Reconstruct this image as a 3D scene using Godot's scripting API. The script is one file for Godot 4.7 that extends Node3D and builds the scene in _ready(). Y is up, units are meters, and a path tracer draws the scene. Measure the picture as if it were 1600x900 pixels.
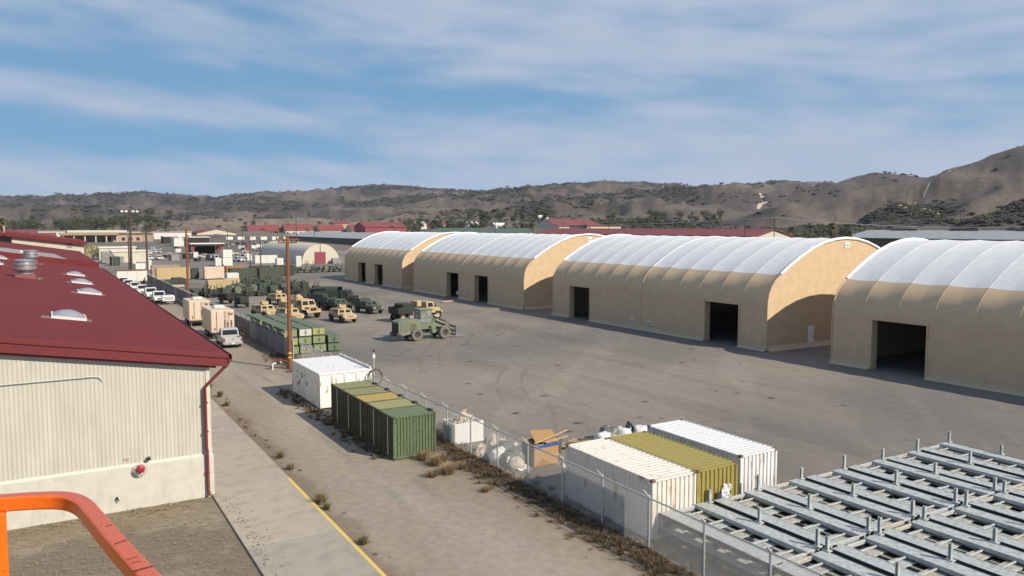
extends Node3D
# A dirt road beside a fenced equipment yard, four arched fabric sheds and dry hills.
# World axes: +x runs across the yard towards the sheds, -z runs away along the road, y is up, metres.

var TX := {}
var MT := {}
var used := {}
var rng := RandomNumberGenerator.new()

class Geo:
	var v := PackedVector3Array()
	var n := PackedVector3Array()
	var c := PackedColorArray()
	var uv := PackedVector2Array()
	var T := Transform3D.IDENTITY
	var col := Color.WHITE
	func tri(a: Vector3, b: Vector3, d: Vector3, na := Vector3.ZERO, nb := Vector3.ZERO, nd := Vector3.ZERO) -> void:
		# a, b, d counter-clockwise seen from outside
		var g := (b - a).cross(d - a)
		if g.length_squared() < 1e-14: return
		g = g.normalized()
		v.append(T * a); v.append(T * d); v.append(T * b)
		var bs := T.basis
		n.append((bs * (g if na == Vector3.ZERO else na)).normalized())
		n.append((bs * (g if nd == Vector3.ZERO else nd)).normalized())
		n.append((bs * (g if nb == Vector3.ZERO else nb)).normalized())
		c.append(col); c.append(col); c.append(col)
	func quad(a: Vector3, b: Vector3, d: Vector3, e: Vector3) -> void:
		tri(a, b, d); tri(a, d, e)
	func hexa(p: Array) -> void:
		# p: bottom 4 (ccw from above) then top 4
		quad(p[3], p[2], p[1], p[0]); quad(p[4], p[5], p[6], p[7])
		for i in 4:
			var j := (i + 1) % 4
			quad(p[i], p[j], p[4 + j], p[4 + i])
	func box(ce: Vector3, s: Vector3) -> void:
		frus(ce.x - s.x / 2, ce.x + s.x / 2, ce.z - s.z / 2, ce.z + s.z / 2, ce.y - s.y / 2, ce.x - s.x / 2, ce.x + s.x / 2, ce.z - s.z / 2, ce.z + s.z / 2, ce.y + s.y / 2)
	func b2(x0: float, x1: float, y0: float, y1: float, z0: float, z1: float) -> void:
		frus(x0, x1, z0, z1, y0, x0, x1, z0, z1, y1)
	func frus(x0: float, x1: float, z0: float, z1: float, y0: float, X0: float, X1: float, Z0: float, Z1: float, y1: float) -> void:
		hexa([Vector3(x0, y0, z1), Vector3(x1, y0, z1), Vector3(x1, y0, z0), Vector3(x0, y0, z0), Vector3(X0, y1, Z1), Vector3(X1, y1, Z1), Vector3(X1, y1, Z0), Vector3(X0, y1, Z0)])
	func rbox(ce: Vector3, s: Vector3, r: float) -> void:
		# box with chamfered edges
		var h := s / 2
		r = minf(r, minf(h.x, minf(h.y, h.z)) * 0.9)
		var P := func(sx, sy, sz, ax): # corner point on face of axis ax
			var q := Vector3(sx * (h.x - r), sy * (h.y - r), sz * (h.z - r))
			q[ax] = [sx, sy, sz][ax] * h[ax]
			return ce + q
		for ax in 3:
			var u := (ax + 1) % 3
			var w := (ax + 2) % 3
			for sg in [-1, 1]:
				var q := []
				for k in [[-1, -1], [1, -1], [1, 1], [-1, 1]]:
					var m := [0, 0, 0]
					m[ax] = sg; m[u] = k[0]; m[w] = k[1]
					q.append(P.call(m[0], m[1], m[2], ax))
				if sg > 0: quad(q[0], q[1], q[2], q[3])
				else: quad(q[3], q[2], q[1], q[0])
			# edges along ax
			for su in [-1, 1]:
				for sw in [-1, 1]:
					var m0 := [0, 0, 0]; m0[ax] = -1; m0[u] = su; m0[w] = sw
					var m1 := m0.duplicate(); m1[ax] = 1
					var a: Vector3 = P.call(m0[0], m0[1], m0[2], u)
					var b: Vector3 = P.call(m1[0], m1[1], m1[2], u)
					var d: Vector3 = P.call(m1[0], m1[1], m1[2], w)
					var e: Vector3 = P.call(m0[0], m0[1], m0[2], w)
					_fix(a, b, d, e, ce)
		for sx in [-1, 1]:
			for sy in [-1, 1]:
				for sz in [-1, 1]:
					_fix3(P.call(sx, sy, sz, 0), P.call(sx, sy, sz, 1), P.call(sx, sy, sz, 2), ce)
	func _fix(a: Vector3, b: Vector3, d: Vector3, e: Vector3, ce: Vector3) -> void:
		if (b - a).cross(d - a).dot((a + d) / 2 - ce) > 0: quad(a, b, d, e)
		else: quad(e, d, b, a)
	func _fix3(a: Vector3, b: Vector3, d: Vector3, ce: Vector3) -> void:
		if (b - a).cross(d - a).dot(a - ce) > 0: tri(a, b, d)
		else: tri(a, d, b)
	func cyl(a: Vector3, b: Vector3, ra: float, rb := -1.0, sides := 10, caps := true) -> void:
		if rb < 0: rb = ra
		tube([a, b], [ra, rb], sides, caps)
	func tube(path: Array, rad, sides := 8, caps := true) -> void:
		var m := path.size()
		var rr: Array = rad if rad is Array else []
		var up := Vector3.UP
		var prev := []
		var pn := []
		var d0: Vector3 = (path[1] - path[0]).normalized()
		if absf(d0.y) > 0.9: up = Vector3.RIGHT
		for i in m:
			var d: Vector3
			if i == 0: d = path[1] - path[0]
			elif i == m - 1: d = path[i] - path[i - 1]
			else: d = (path[i] - path[i - 1]).normalized() + (path[i + 1] - path[i]).normalized()
			d = d.normalized()
			var x := up.cross(d).normalized()
			var y := d.cross(x).normalized()
			up = y
			var r: float = rr[i] if rr.size() else float(rad)
			var ring := []
			var nr := []
			for k in sides:
				var a := TAU * k / sides
				var dir := x * cos(a) + y * sin(a)
				ring.append(path[i] + dir * r); nr.append(dir)
			if i > 0:
				for k in sides:
					var j := (k + 1) % sides
					tri(prev[k], prev[j], ring[j], pn[k], pn[j], nr[j])
					tri(prev[k], ring[j], ring[k], pn[k], nr[j], nr[k])
			if caps and (i == 0 or i == m - 1):
				for k in range(1, sides - 1):
					if i == 0: tri(ring[0], ring[k + 1], ring[k])
					else: tri(ring[0], ring[k], ring[k + 1])
			prev = ring; pn = nr
	func lathe(prof: Array, sides := 16, base := Vector3.ZERO) -> void:
		# prof: Vector2(radius, height), bottom to top
		for i in prof.size() - 1:
			var p: Vector2 = prof[i]
			var q: Vector2 = prof[i + 1]
			var t := (q - p).normalized()
			for k in sides:
				var a := TAU * k / sides
				var b := TAU * (k + 1) / sides
				var na := Vector3(cos(a) * t.y, -t.x, -sin(a) * t.y)
				var nb := Vector3(cos(b) * t.y, -t.x, -sin(b) * t.y)
				var A := base + Vector3(cos(a) * p.x, p.y, -sin(a) * p.x)
				var B := base + Vector3(cos(b) * p.x, p.y, -sin(b) * p.x)
				var C := base + Vector3(cos(b) * q.x, q.y, -sin(b) * q.x)
				var D := base + Vector3(cos(a) * q.x, q.y, -sin(a) * q.x)
				tri(A, B, C, na, nb, nb); tri(A, C, D, na, nb, na)
	func prism(poly: PackedVector2Array, z0: float, z1: float) -> void:
		# polygon in x-y (counter-clockwise) swept from z0 to z1 (z1 > z0)
		var ix := Geometry2D.triangulate_polygon(poly)
		for i in range(0, ix.size(), 3):
			var a := poly[ix[i]]; var b := poly[ix[i + 1]]; var d := poly[ix[i + 2]]
			if (b - a).cross(d - a) < 0:
				var t := b; b = d; d = t
			tri(Vector3(a.x, a.y, z1), Vector3(b.x, b.y, z1), Vector3(d.x, d.y, z1))
			tri(Vector3(a.x, a.y, z0), Vector3(d.x, d.y, z0), Vector3(b.x, b.y, z0))
		for i in poly.size():
			var a := poly[i]
			var b := poly[(i + 1) % poly.size()]
			quad(Vector3(a.x, a.y, z0), Vector3(b.x, b.y, z0), Vector3(b.x, b.y, z1), Vector3(a.x, a.y, z1))
	func grid(pts: Array, smooth := true, flip := false) -> void:
		# rows of points; smooth normals from neighbours
		var R := pts.size()
		var Cn: int = pts[0].size()
		var nm := []
		if smooth:
			for i in R:
				var row := PackedVector3Array()
				for j in Cn:
					var du: Vector3 = pts[mini(i + 1, R - 1)][j] - pts[maxi(i - 1, 0)][j]
					var dv: Vector3 = pts[i][mini(j + 1, Cn - 1)] - pts[i][maxi(j - 1, 0)]
					var g := dv.cross(du).normalized()
					row.append(-g if flip else g)
				nm.append(row)
		for i in R - 1:
			for j in Cn - 1:
				var a: Vector3 = pts[i][j]; var b: Vector3 = pts[i][j + 1]; var d: Vector3 = pts[i + 1][j + 1]; var e: Vector3 = pts[i + 1][j]
				if smooth:
					if flip:
						tri(a, d, b, nm[i][j], nm[i + 1][j + 1], nm[i][j + 1]); tri(a, e, d, nm[i][j], nm[i + 1][j], nm[i + 1][j + 1])
					else:
						tri(a, b, d, nm[i][j], nm[i][j + 1], nm[i + 1][j + 1]); tri(a, d, e, nm[i][j], nm[i + 1][j + 1], nm[i + 1][j])
				elif flip:
					quad(a, e, d, b)
				else:
					quad(a, b, d, e)
	func mesh() -> ArrayMesh:
		var arr := []
		arr.resize(Mesh.ARRAY_MAX)
		arr[Mesh.ARRAY_VERTEX] = v
		arr[Mesh.ARRAY_NORMAL] = n
		arr[Mesh.ARRAY_COLOR] = c
		if uv.size() == v.size(): arr[Mesh.ARRAY_TEX_UV] = uv
		var m := ArrayMesh.new()
		m.add_surface_from_arrays(Mesh.PRIMITIVE_TRIANGLES, arr)
		return m

func P(u: float, h: float, v: float) -> Vector3: return Vector3(u, h, -v)

func part(called: String, g, mat: Material, parent: Node) -> MeshInstance3D:
	var o := MeshInstance3D.new()
	o.name = called
	o.mesh = g.mesh() if g is Geo else g
	o.material_override = mat
	parent.add_child(o, true)
	return o

func numbered(called: String) -> String:
	var k: int = used.get(called, -1) + 1
	used[called] = k
	return called if k == 0 else "%s_%03d" % [called, k]

func thing(called: String, label: String, category: String, at := Vector3.ZERO, turn := 0.0, group := "") -> Node3D:
	var o := Node3D.new()
	o.name = numbered(called)
	add_child(o)
	o.position = at
	o.rotation.y = turn
	tag(o, label, category, group)
	return o

func tag(o: Node, label: String, category: String, group := "") -> void:
	o.set_meta("label", label)
	o.set_meta("category", category)
	if group != "": o.set_meta("group", group)
	elif o.has_meta("group"): o.remove_meta("group")

func single(called: String, g, mat: Material, label: String, category: String, at := Vector3.ZERO, turn := 0.0, group := "") -> MeshInstance3D:
	var o := part(numbered(called), g, mat, self)
	o.position = at
	o.rotation.y = turn
	tag(o, label, category, group)
	return o

func struct(called: String, g, mat: Material, kind := "structure") -> MeshInstance3D:
	var o := part(numbered(called), g, mat, self)
	o.set_meta("kind", kind)
	return o

func dup(src: Node3D, called: String, label: String, at: Vector3, turn := 0.0, group := "", category := "") -> Node3D:
	var o: Node3D = src.duplicate()
	o.name = numbered(called)
	add_child(o)
	o.position = at
	o.rotation = Vector3(0, turn, 0)
	tag(o, label, category if category != "" else str(src.get_meta("category")), group)
	return o

func recolor(o: Node, table: Dictionary) -> void:
	for ch in o.get_children():
		var base := str(ch.name).rstrip("0123456789").trim_suffix("_")
		if ch is MeshInstance3D and table.has(base): ch.material_override = table[base]
		recolor(ch, table)

func noise(seed_: int, freq: float, oct := 4, type := FastNoiseLite.TYPE_SIMPLEX_SMOOTH) -> FastNoiseLite:
	var f := FastNoiseLite.new()
	f.seed = seed_
	f.noise_type = type
	f.frequency = freq
	f.fractal_octaves = oct
	return f

func tex(key: String, freq: float, stops: Array, size := 512, oct := 5, type := FastNoiseLite.TYPE_SIMPLEX_SMOOTH, as_normal := 0.0) -> Texture2D:
	if TX.has(key): return TX[key]
	var t := NoiseTexture2D.new()
	t.width = size; t.height = size
	t.seamless = true
	t.seamless_blend_skirt = 0.3
	t.noise = noise(hash(key) % 1000, freq, oct, type)
	if as_normal > 0:
		t.as_normal_map = true; t.bump_strength = as_normal
	else:
		var gr := Gradient.new()
		var off := PackedFloat32Array(); var cl := PackedColorArray()
		for s in stops:
			off.append(s[0])
			cl.append((s[1] if s[1] is Color else Color(s[1], s[1], s[1])).linear_to_srgb())
		gr.offsets = off; gr.colors = cl
		t.color_ramp = gr
	TX[key] = t
	return t

# base colours are linear, as real surfaces have them
func M(called: String, c: Color, rough := 0.8, metal := 0.0, t: Texture2D = null, scale := Vector3.ONE, t2: Texture2D = null, scale2 := Vector3.ONE, nrm: Texture2D = null, nscale := 0.5, local := false) -> StandardMaterial3D:
	var m := StandardMaterial3D.new()
	m.resource_name = called
	m.albedo_color = c.linear_to_srgb()
	m.roughness = rough
	m.metallic = metal
	if t:
		m.albedo_texture = t
		m.uv1_triplanar = true
		m.uv1_world_triplanar = not local
		m.uv1_scale = scale
	if t2:
		m.detail_enabled = true
		m.detail_blend_mode = BaseMaterial3D.BLEND_MODE_MUL
		m.detail_albedo = t2
		m.detail_uv_layer = BaseMaterial3D.DETAIL_UV_2
		m.uv2_triplanar = true
		m.uv2_world_triplanar = not local
		m.uv2_scale = scale2
	if nrm:
		m.uv1_triplanar = true
		m.uv1_world_triplanar = not local
		if t == null: m.uv1_scale = scale
		m.normal_enabled = true
		m.normal_texture = nrm
		m.normal_scale = nscale
	MT[called] = m
	return m

func materials() -> void:
	var soft := tex("soft", 0.012, [[0.2, 0.9], [0.8, 1.0]])
	var dirty := tex("dirty", 0.018, [[0.15, 0.62], [0.45, 0.9], [0.75, 1.0]], 512, 6)
	var grain := tex("grain", 0.09, [[0.1, 0.7], [0.9, 1.0]], 512, 4)
	var streak := tex("streak", 0.03, [[0.2, 0.72], [0.42, 0.95], [0.7, 1.0]], 512, 5)
	var rust := tex("rust", 0.02, [[0.13, Color(0.45, 0.30, 0.2)], [0.20, Color(0.9, 0.86, 0.8)], [0.4, Color.WHITE]], 512, 6)
	var bark := tex("bark", 0.05, [[0.2, 0.55], [0.8, 1.0]], 256, 5)
	var lumpy := tex("lumpy", 0.02, [], 512, 5, FastNoiseLite.TYPE_SIMPLEX_SMOOTH, 6.0)
	var S := Vector3(0.25, 0.03, 0.25)
	# buildings
	M("cream_siding", Color(0.51, 0.495, 0.435), 0.6, 0.0, soft, Vector3(0.2, 0.06, 0.2), soft, Vector3(0.3, 0.05, 0.3))
	M("cream_plaster", Color(0.53, 0.515, 0.455), 0.85, 0.0, soft, Vector3(0.25, 0.25, 0.25), tex("faint_streak", 0.03, [[0.15, 0.88], [0.4, 1.0]]), Vector3(0.12, 0.02, 0.12))
	M("cream_trim", Color(0.56, 0.545, 0.47), 0.6, 0.0, soft, Vector3.ONE * 0.5)
	M("red_roof", Color(0.165, 0.030, 0.031), 0.75, 0.0, soft, Vector3(0.05, 0.05, 0.02), soft, Vector3(0.6, 0.6, 0.13))
	M("red_trim", Color(0.15, 0.020, 0.024), 0.5, 0.0, soft, Vector3.ONE * 0.4)
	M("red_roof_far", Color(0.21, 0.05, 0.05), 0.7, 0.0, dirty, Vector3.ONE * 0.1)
	M("red_door", Color(0.24, 0.04, 0.055), 0.6, 0.0, soft, Vector3.ONE * 0.3)
	M("dark_opening", Color(0.03, 0.028, 0.026), 0.9)
	M("flashing", Color(0.22, 0.16, 0.15), 0.6, 0.3, dirty, Vector3.ONE)
	M("dome_plastic", Color(0.27, 0.28, 0.31), 0.22, 0.0, soft, Vector3.ONE * 0.6)
	M("white_frame", Color(0.72, 0.70, 0.66), 0.5, 0.0, dirty, Vector3.ONE)
	M("galvanised", Color(0.52, 0.53, 0.55), 0.38, 0.75, grain, Vector3.ONE * 0.8)
	M("far_cream", Color(0.54, 0.50, 0.41), 0.8, 0.0, soft, Vector3.ONE * 0.12)
	M("far_white", Color(0.64, 0.62, 0.58), 0.75, 0.0, soft, Vector3.ONE * 0.15)
	M("far_tan", Color(0.33, 0.26, 0.19), 0.85, 0.0, dirty, Vector3.ONE * 0.1)
	M("far_pink", Color(0.45, 0.33, 0.26), 0.85, 0.0, dirty, Vector3.ONE * 0.1)
	M("far_grey", Color(0.25, 0.25, 0.25), 0.8, 0.0, dirty, Vector3.ONE * 0.1)
	M("grey_roof", Color(0.33, 0.34, 0.35), 0.6, 0.1, dirty, Vector3(0.1, 0.1, 0.03))
	M("green_roof", Color(0.085, 0.13, 0.085), 0.7, 0.0, dirty, Vector3.ONE * 0.06)
	# sheds
	M("shed_white", Color(0.72, 0.73, 0.74), 0.55, 0.0, soft, Vector3.ONE * 0.15, tex("weave", 0.03, [[0.2, 0.93], [0.8, 1.0]]), Vector3(0.5, 0.5, 0.12))
	M("shed_tan", Color(0.605, 0.455, 0.295), 0.62, 0.0, soft, Vector3.ONE * 0.12, tex("weave", 0.03, []), Vector3(0.4, 0.08, 0.4))
	M("shed_tan_light", Color(0.54, 0.42, 0.285), 0.7, 0.0, dirty, Vector3.ONE * 0.6)
	M("shed_rim", Color(0.84, 0.84, 0.84), 0.5)
	# ground
	M("concrete", Color(0.44, 0.385, 0.315), 0.9, 0.0, tex("concrete_blotch", 0.012, [[0.15, 0.78], [0.5, 0.95], [0.85, 1.0]], 512, 6), Vector3.ONE * 0.13, grain, Vector3.ONE * 0.7, lumpy, 0.15)
	M("yellow_paint", Color(0.62, 0.46, 0.13), 0.7, 0.0, tex("worn", 0.03, [[0.25, Color(0.8, 0.85, 1.0)], [0.45, Color.WHITE]], 512, 6), Vector3.ONE * 0.6)
	# vehicles, metal, cloth
	M("white_paint", Color(0.70, 0.71, 0.72), 0.28, 0.0, soft, Vector3.ONE * 0.5)
	M("silver_paint", Color(0.50, 0.51, 0.53), 0.28, 0.2, soft, Vector3.ONE * 0.5)
	M("dark_paint", Color(0.035, 0.037, 0.045), 0.3)
	M("car_glass", Color(0.02, 0.024, 0.028), 0.08)
	M("rubber", Color(0.022, 0.021, 0.02), 0.85, 0.0, dirty, Vector3.ONE * 2)
	M("dusty_rubber", Color(0.17, 0.155, 0.135), 0.9, 0.0, dirty, Vector3.ONE * 1.5)
	M("wheel_metal", Color(0.40, 0.40, 0.41), 0.4, 0.6)
	M("black_metal", Color(0.022, 0.022, 0.022), 0.6, 0.0, dirty, Vector3.ONE)
	M("lamp_glass", Color(0.6, 0.6, 0.58), 0.1)
	M("tail_lamp", Color(0.30, 0.02, 0.02), 0.2)
	M("olive_paint", Color(0.105, 0.118, 0.068), 0.65, 0.0, dirty, Vector3.ONE * 0.5)
	M("army_green", Color(0.055, 0.070, 0.048), 0.7, 0.0, dirty, Vector3.ONE * 0.6)
	M("army_green_dark", Color(0.036, 0.046, 0.036), 0.7, 0.0, dirty, Vector3.ONE * 0.6)
	M("army_green_pale", Color(0.15, 0.165, 0.115), 0.7, 0.0, dirty, Vector3.ONE * 0.6)
	M("loader_green", Color(0.18, 0.20, 0.135), 0.62, 0.0, dirty, Vector3.ONE * 0.4)
	M("desert_tan", Color(0.48, 0.36, 0.20), 0.7, 0.0, dirty, Vector3.ONE * 0.6)
	M("shelter_tan", Color(0.60, 0.48, 0.385), 0.7, 0.0, soft, Vector3.ONE * 0.4)
	M("rusty_steel", Color(0.16, 0.09, 0.055), 0.85, 0.0, dirty, Vector3.ONE)
	# containers
	M("container_white", Color(0.68, 0.64, 0.575), 0.6, 0.0, rust, Vector3(0.16, 0.05, 0.16), soft, Vector3.ONE * 0.35)
	M("container_bright", Color(0.66, 0.67, 0.68), 0.55, 0.0, soft, Vector3(0.22, 0.05, 0.22), rust, Vector3(0.5, 0.09, 0.5))
	M("container_olive", Color(0.28, 0.235, 0.058), 0.6, 0.0, soft, Vector3.ONE * 0.3, rust, Vector3(0.6, 0.12, 0.6))
	M("box_white", Color(0.76, 0.76, 0.75), 0.55, 0.0, soft, Vector3.ONE * 0.3, rust, Vector3(0.35, 0.1, 0.35))
	M("container_green", Color(0.105, 0.145, 0.075), 0.65, 0.0, streak, Vector3(0.4, 0.08, 0.4), rust, Vector3(0.5, 0.5, 0.5))
	M("container_drab", Color(0.21, 0.215, 0.105), 0.7, 0.0, streak, Vector3(0.4, 0.08, 0.4), dirty, Vector3.ONE * 0.5)
	M("container_mustard", Color(0.36, 0.27, 0.085), 0.7, 0.0, streak, Vector3(0.4, 0.1, 0.4), dirty, Vector3.ONE * 0.5)
	M("container_pale_green", Color(0.255, 0.26, 0.125), 0.7, 0.0, streak, Vector3(0.4, 0.1, 0.4), dirty, Vector3.ONE * 0.5)
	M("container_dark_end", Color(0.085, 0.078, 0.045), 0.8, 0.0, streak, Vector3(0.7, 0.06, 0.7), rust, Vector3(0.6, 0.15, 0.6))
	M("crate_green", Color(0.115, 0.155, 0.10), 0.65, 0.0, dirty, Vector3.ONE * 0.5)
	M("crate_door", Color(0.22, 0.265, 0.135), 0.65, 0.0, dirty, Vector3.ONE * 0.7)
	M("crate_door_yellow", Color(0.34, 0.34, 0.12), 0.65, 0.0, dirty, Vector3.ONE * 0.7)
	M("crate_door_white", Color(0.48, 0.50, 0.44), 0.65, 0.0, rust, Vector3.ONE * 0.6)
	# steel frames
	M("deck_steel", Color(0.45, 0.475, 0.475), 0.55, 0.05, dirty, Vector3.ONE * 0.35, soft, Vector3.ONE * 0.9)
	M("deck_steel_warm", Color(0.46, 0.44, 0.39), 0.6, 0.1, rust, Vector3.ONE * 0.5, dirty, Vector3.ONE * 0.4)
	M("deck_edge", Color(0.03, 0.033, 0.036), 0.7)
	M("fence_steel", Color(0.58, 0.58, 0.57), 0.5, 0.2, grain, Vector3.ONE)
	M("privacy_cloth", Color(0.16, 0.165, 0.185), 0.9, 0.0, dirty, Vector3.ONE * 0.4)
	M("pole_wood", Color(0.25, 0.095, 0.040), 0.85, 0.0, bark, Vector3(1.6, 0.09, 1.6))
	M("pole_wood_dark", Color(0.085, 0.062, 0.048), 0.9, 0.0, bark, Vector3(1.6, 0.09, 1.6))
	M("yellow_band", Color(0.75, 0.42, 0.05), 0.5)
	M("cable_black", Color(0.02, 0.02, 0.02), 0.7)
	M("orange_paint", Color(0.80, 0.145, 0.008), 0.33, 0.0, tex("scuff", 0.03, [[0.14, Color(0.25, 0.2, 0.2)], [0.17, Color(0.92, 0.88, 0.88)], [0.45, Color.WHITE]], 512, 6), Vector3.ONE * 4)
	M("orange_faded", Color(0.52, 0.11, 0.055), 0.42, 0.0, tex("scuff", 0.03, []), Vector3.ONE * 5)
	M("tarp_beige", Color(0.50, 0.44, 0.345), 0.8, 0.0, dirty, Vector3.ONE * 0.8)
	M("bag_white", Color(0.66, 0.66, 0.66), 0.5, 0.0, dirty, Vector3.ONE * 0.8)
	M("bag_grey", Color(0.13, 0.14, 0.13), 0.45, 0.0, dirty, Vector3.ONE)
	M("bag_black", Color(0.016, 0.018, 0.028), 0.35)
	M("skip_white", Color(0.80, 0.80, 0.80), 0.5, 0.0, soft, Vector3.ONE)
	M("osb", Color(0.46, 0.27, 0.105), 0.85, 0.0, tex("chips", 0.06, [[0.2, 0.72], [0.8, 1.0]], 256, 3, FastNoiseLite.TYPE_CELLULAR), Vector3.ONE * 1.2)
	M("osb_dark", Color(0.12, 0.10, 0.075), 0.9, 0.0, dirty, Vector3.ONE)
	M("board_wood", Color(0.58, 0.42, 0.24), 0.8, 0.0, bark, Vector3(1, 1, 0.2))
	M("blue_board", Color(0.03, 0.10, 0.36), 0.5)
	M("dry_twig", Color(0.16, 0.115, 0.065), 0.95)
	M("green_twig", Color(0.10, 0.105, 0.04), 0.95)
	MT["red_roof"].metallic_specular = 0.25
	for k in ["shed_tan", "shed_white"]: MT[k].metallic_specular = 0.3
	var leafy := M("leafy", Color(0.95, 0.95, 0.95), 0.8)
	leafy.vertex_color_use_as_albedo = true
	leafy.backlight_enabled = true
	leafy.backlight = Color(0.25, 0.25, 0.2)
	var vc := M("vertex_tinted", Color(1, 1, 1), 0.95)
	vc.vertex_color_use_as_albedo = true

# ------------------------------------------------------------------ sky, ground, hills
func sky_picture() -> ImageTexture:
	var W := 2048
	var H := 1024
	var im := Image.create(W, H, false, Image.FORMAT_RGBF)
	im.fill(Color(0.17, 0.15, 0.13))
	var n1 := noise(11, 0.035, 5)
	var n2 := noise(12, 0.11, 4)
	var n3 := noise(13, 0.02, 3)
	var n4 := noise(14, 0.22, 4)
	for y in range(0, 524):
		var el := 90.0 - 180.0 * (y + 0.5) / H
		var e := maxf(el, 0.0)
		var clear: Color
		if e < 5.0: clear = Color(0.30, 0.455, 0.59).lerp(Color(0.175, 0.335, 0.525), e / 5.0)
		elif e < 18.0: clear = Color(0.175, 0.335, 0.525).lerp(Color(0.128, 0.262, 0.45), (e - 5.0) / 13.0)
		else: clear = Color(0.128, 0.262, 0.45).lerp(Color(0.06, 0.14, 0.30), minf(1.0, (e - 18.0) / 60.0))
		for x in W:
			var az := 360.0 * (x + 0.5) / W
			var X := az - 31.0
			if X > 180.0: X -= 360.0
			var ca := cos(deg_to_rad(az)) * 57.3 * cos(deg_to_rad(e))
			var sa := sin(deg_to_rad(az)) * 57.3 * cos(deg_to_rad(e))
			var warp := n3.get_noise_3d(ca, e * 2.0, sa) * 1.8
			# long streaks, nearly level, drooping a little to one side
			var Y := e + 0.035 * X + warp
			var a := n1.get_noise_3d(ca * 0.75, Y * 4.2, sa * 0.75)
			var b := n2.get_noise_3d(ca * 1.1, (Y + 0.04 * X) * 5.0, sa * 1.1)
			var d := n4.get_noise_3d(ca * 0.55, (Y + 0.03 * X) * 3.4, sa * 0.55)
			var cov := 0.58 + 0.55 * a + 0.30 * b + 0.30 * d + 0.12 * smoothstep(6.0, 0.0, e)
			if absf(X) < 60.0:
				var fade := smoothstep(60.0, 40.0, absf(X))
				var edge := 9.2 if X > -2.4 else 9.2 + (-2.4 - X) * 0.49
				var s := e - edge + warp * 0.5
				cov += 0.22 * smoothstep(-0.6, 3.0, s) * fade
				var q1 := (e - (6.2 - 0.045 * (X + 33.0))) / 1.3
				cov -= 0.75 * exp(-q1 * q1) * smoothstep(-5.0, -14.0, X) * fade
				var q2 := (e - (8.1 - 0.055 * (X + 33.0))) / 0.8
				cov += 0.26 * exp(-q2 * q2) * fade
				var q3 := (e - (10.3 - 0.03 * (X + 33.0))) / 0.7
				cov -= 0.42 * exp(-q3 * q3) * smoothstep(10.0, 0.0, X) * fade
				cov += 0.28 * smoothstep(5.0, 22.0, X) * smoothstep(13.0, 1.0, e) * fade
			cov = smoothstep(-0.02, 1.08, cov)
			var cl := Color(0.36, 0.43, 0.555).lerp(Color(0.40, 0.46, 0.575), clampf(b + 0.5, 0, 1))
			im.set_pixel(x, y, clear.lerp(cl, cov * 0.9))
	return ImageTexture.create_from_image(im)

var RIDGE := {}
var ridge_pts := []
func ridges() -> void:
	var R := {
		"back": [[-583, 91, 3033], [-272, 101, 2964], [-105, 107, 2863], [46, 103, 2772], [150, 107, 2768], [223, 115, 2783], [296, 123, 2738], [362, 113, 2699], [522, 101, 2720], [704, 100, 2611], [776, 123, 2567], [867, 133, 2512], [904, 143, 2373], [948, 149, 2347], [1026, 141, 2300], [1113, 133, 2248], [1136, 122, 2118], [1200, 122, 2067], [1255, 122, 1923], [1287, 108, 1794], [1262, 117, 1686], [1301, 136, 1668], [1374, 124, 1624], [1379, 104, 1505], [1389, 104, 1382], [1379, 110, 1272], [1448, 116, 1230], [1504, 112, 1196], [1592, 110, 1143], [1840, 127, 1111], [2146, 125, 1044], [2425, 117, 876]],
		"mid": [[785, 26, 870], [887, 34, 867], [993, 50, 862], [1096, 70, 858], [1141, 89, 831], [1181, 103, 807], [1213, 101, 788], [1297, 98, 795], [1385, 91, 801]],
		"near": [[620, 18, 444], [705, 33, 463], [764, 48, 474], [841, 67, 487], [870, 81, 469], [890, 91, 457], [910, 101, 445], [957, 118, 417], [1027, 130, 375], [1212, 140, 322]],
		"spur": [[575, 12, 409], [610, 24, 410], [647, 33, 416], [668, 27, 408], [672, 14, 390]],
		"spur2": [[545, 10, 293], [575, 20, 293], [606, 31, 292], [686, 48, 288]],
		"tan": [[148, 16, 961], [183, 23, 998], [235, 26, 1025], [277, 24, 1000], [319, 20, 975], [347, 15, 958]],
		"foot1": [[-149, 33, 1606], [-45, 57, 1777], [28, 52, 1733], [91, 42, 1695], [175, 45, 1645], [248, 40, 1601]],
		"foot2": [[521, 48, 1437], [645, 60, 1479], [657, 52, 1355], [682, 40, 1224], [814, 57, 1261], [877, 48, 1223], [909, 55, 1145], [1024, 52, 1135]]}
	var Wd := {"back": 1350.0, "mid": 420.0, "near": 330.0, "spur": 68.0, "spur2": 70.0, "tan": 260.0, "foot1": 480.0, "foot2": 430.0}
	for k in R:
		var p := PackedVector3Array()
		var lo := Vector2(1e9, 1e9)
		var hi := -lo
		for q in R[k]:
			p.append(Vector3(q[0], q[1], q[2]))
			lo = lo.min(Vector2(q[0], q[2])); hi = hi.max(Vector2(q[0], q[2]))
		ridge_pts.append([k, p, float(Wd[k]), lo - Vector2.ONE * float(Wd[k]), hi + Vector2.ONE * float(Wd[k])])

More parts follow.
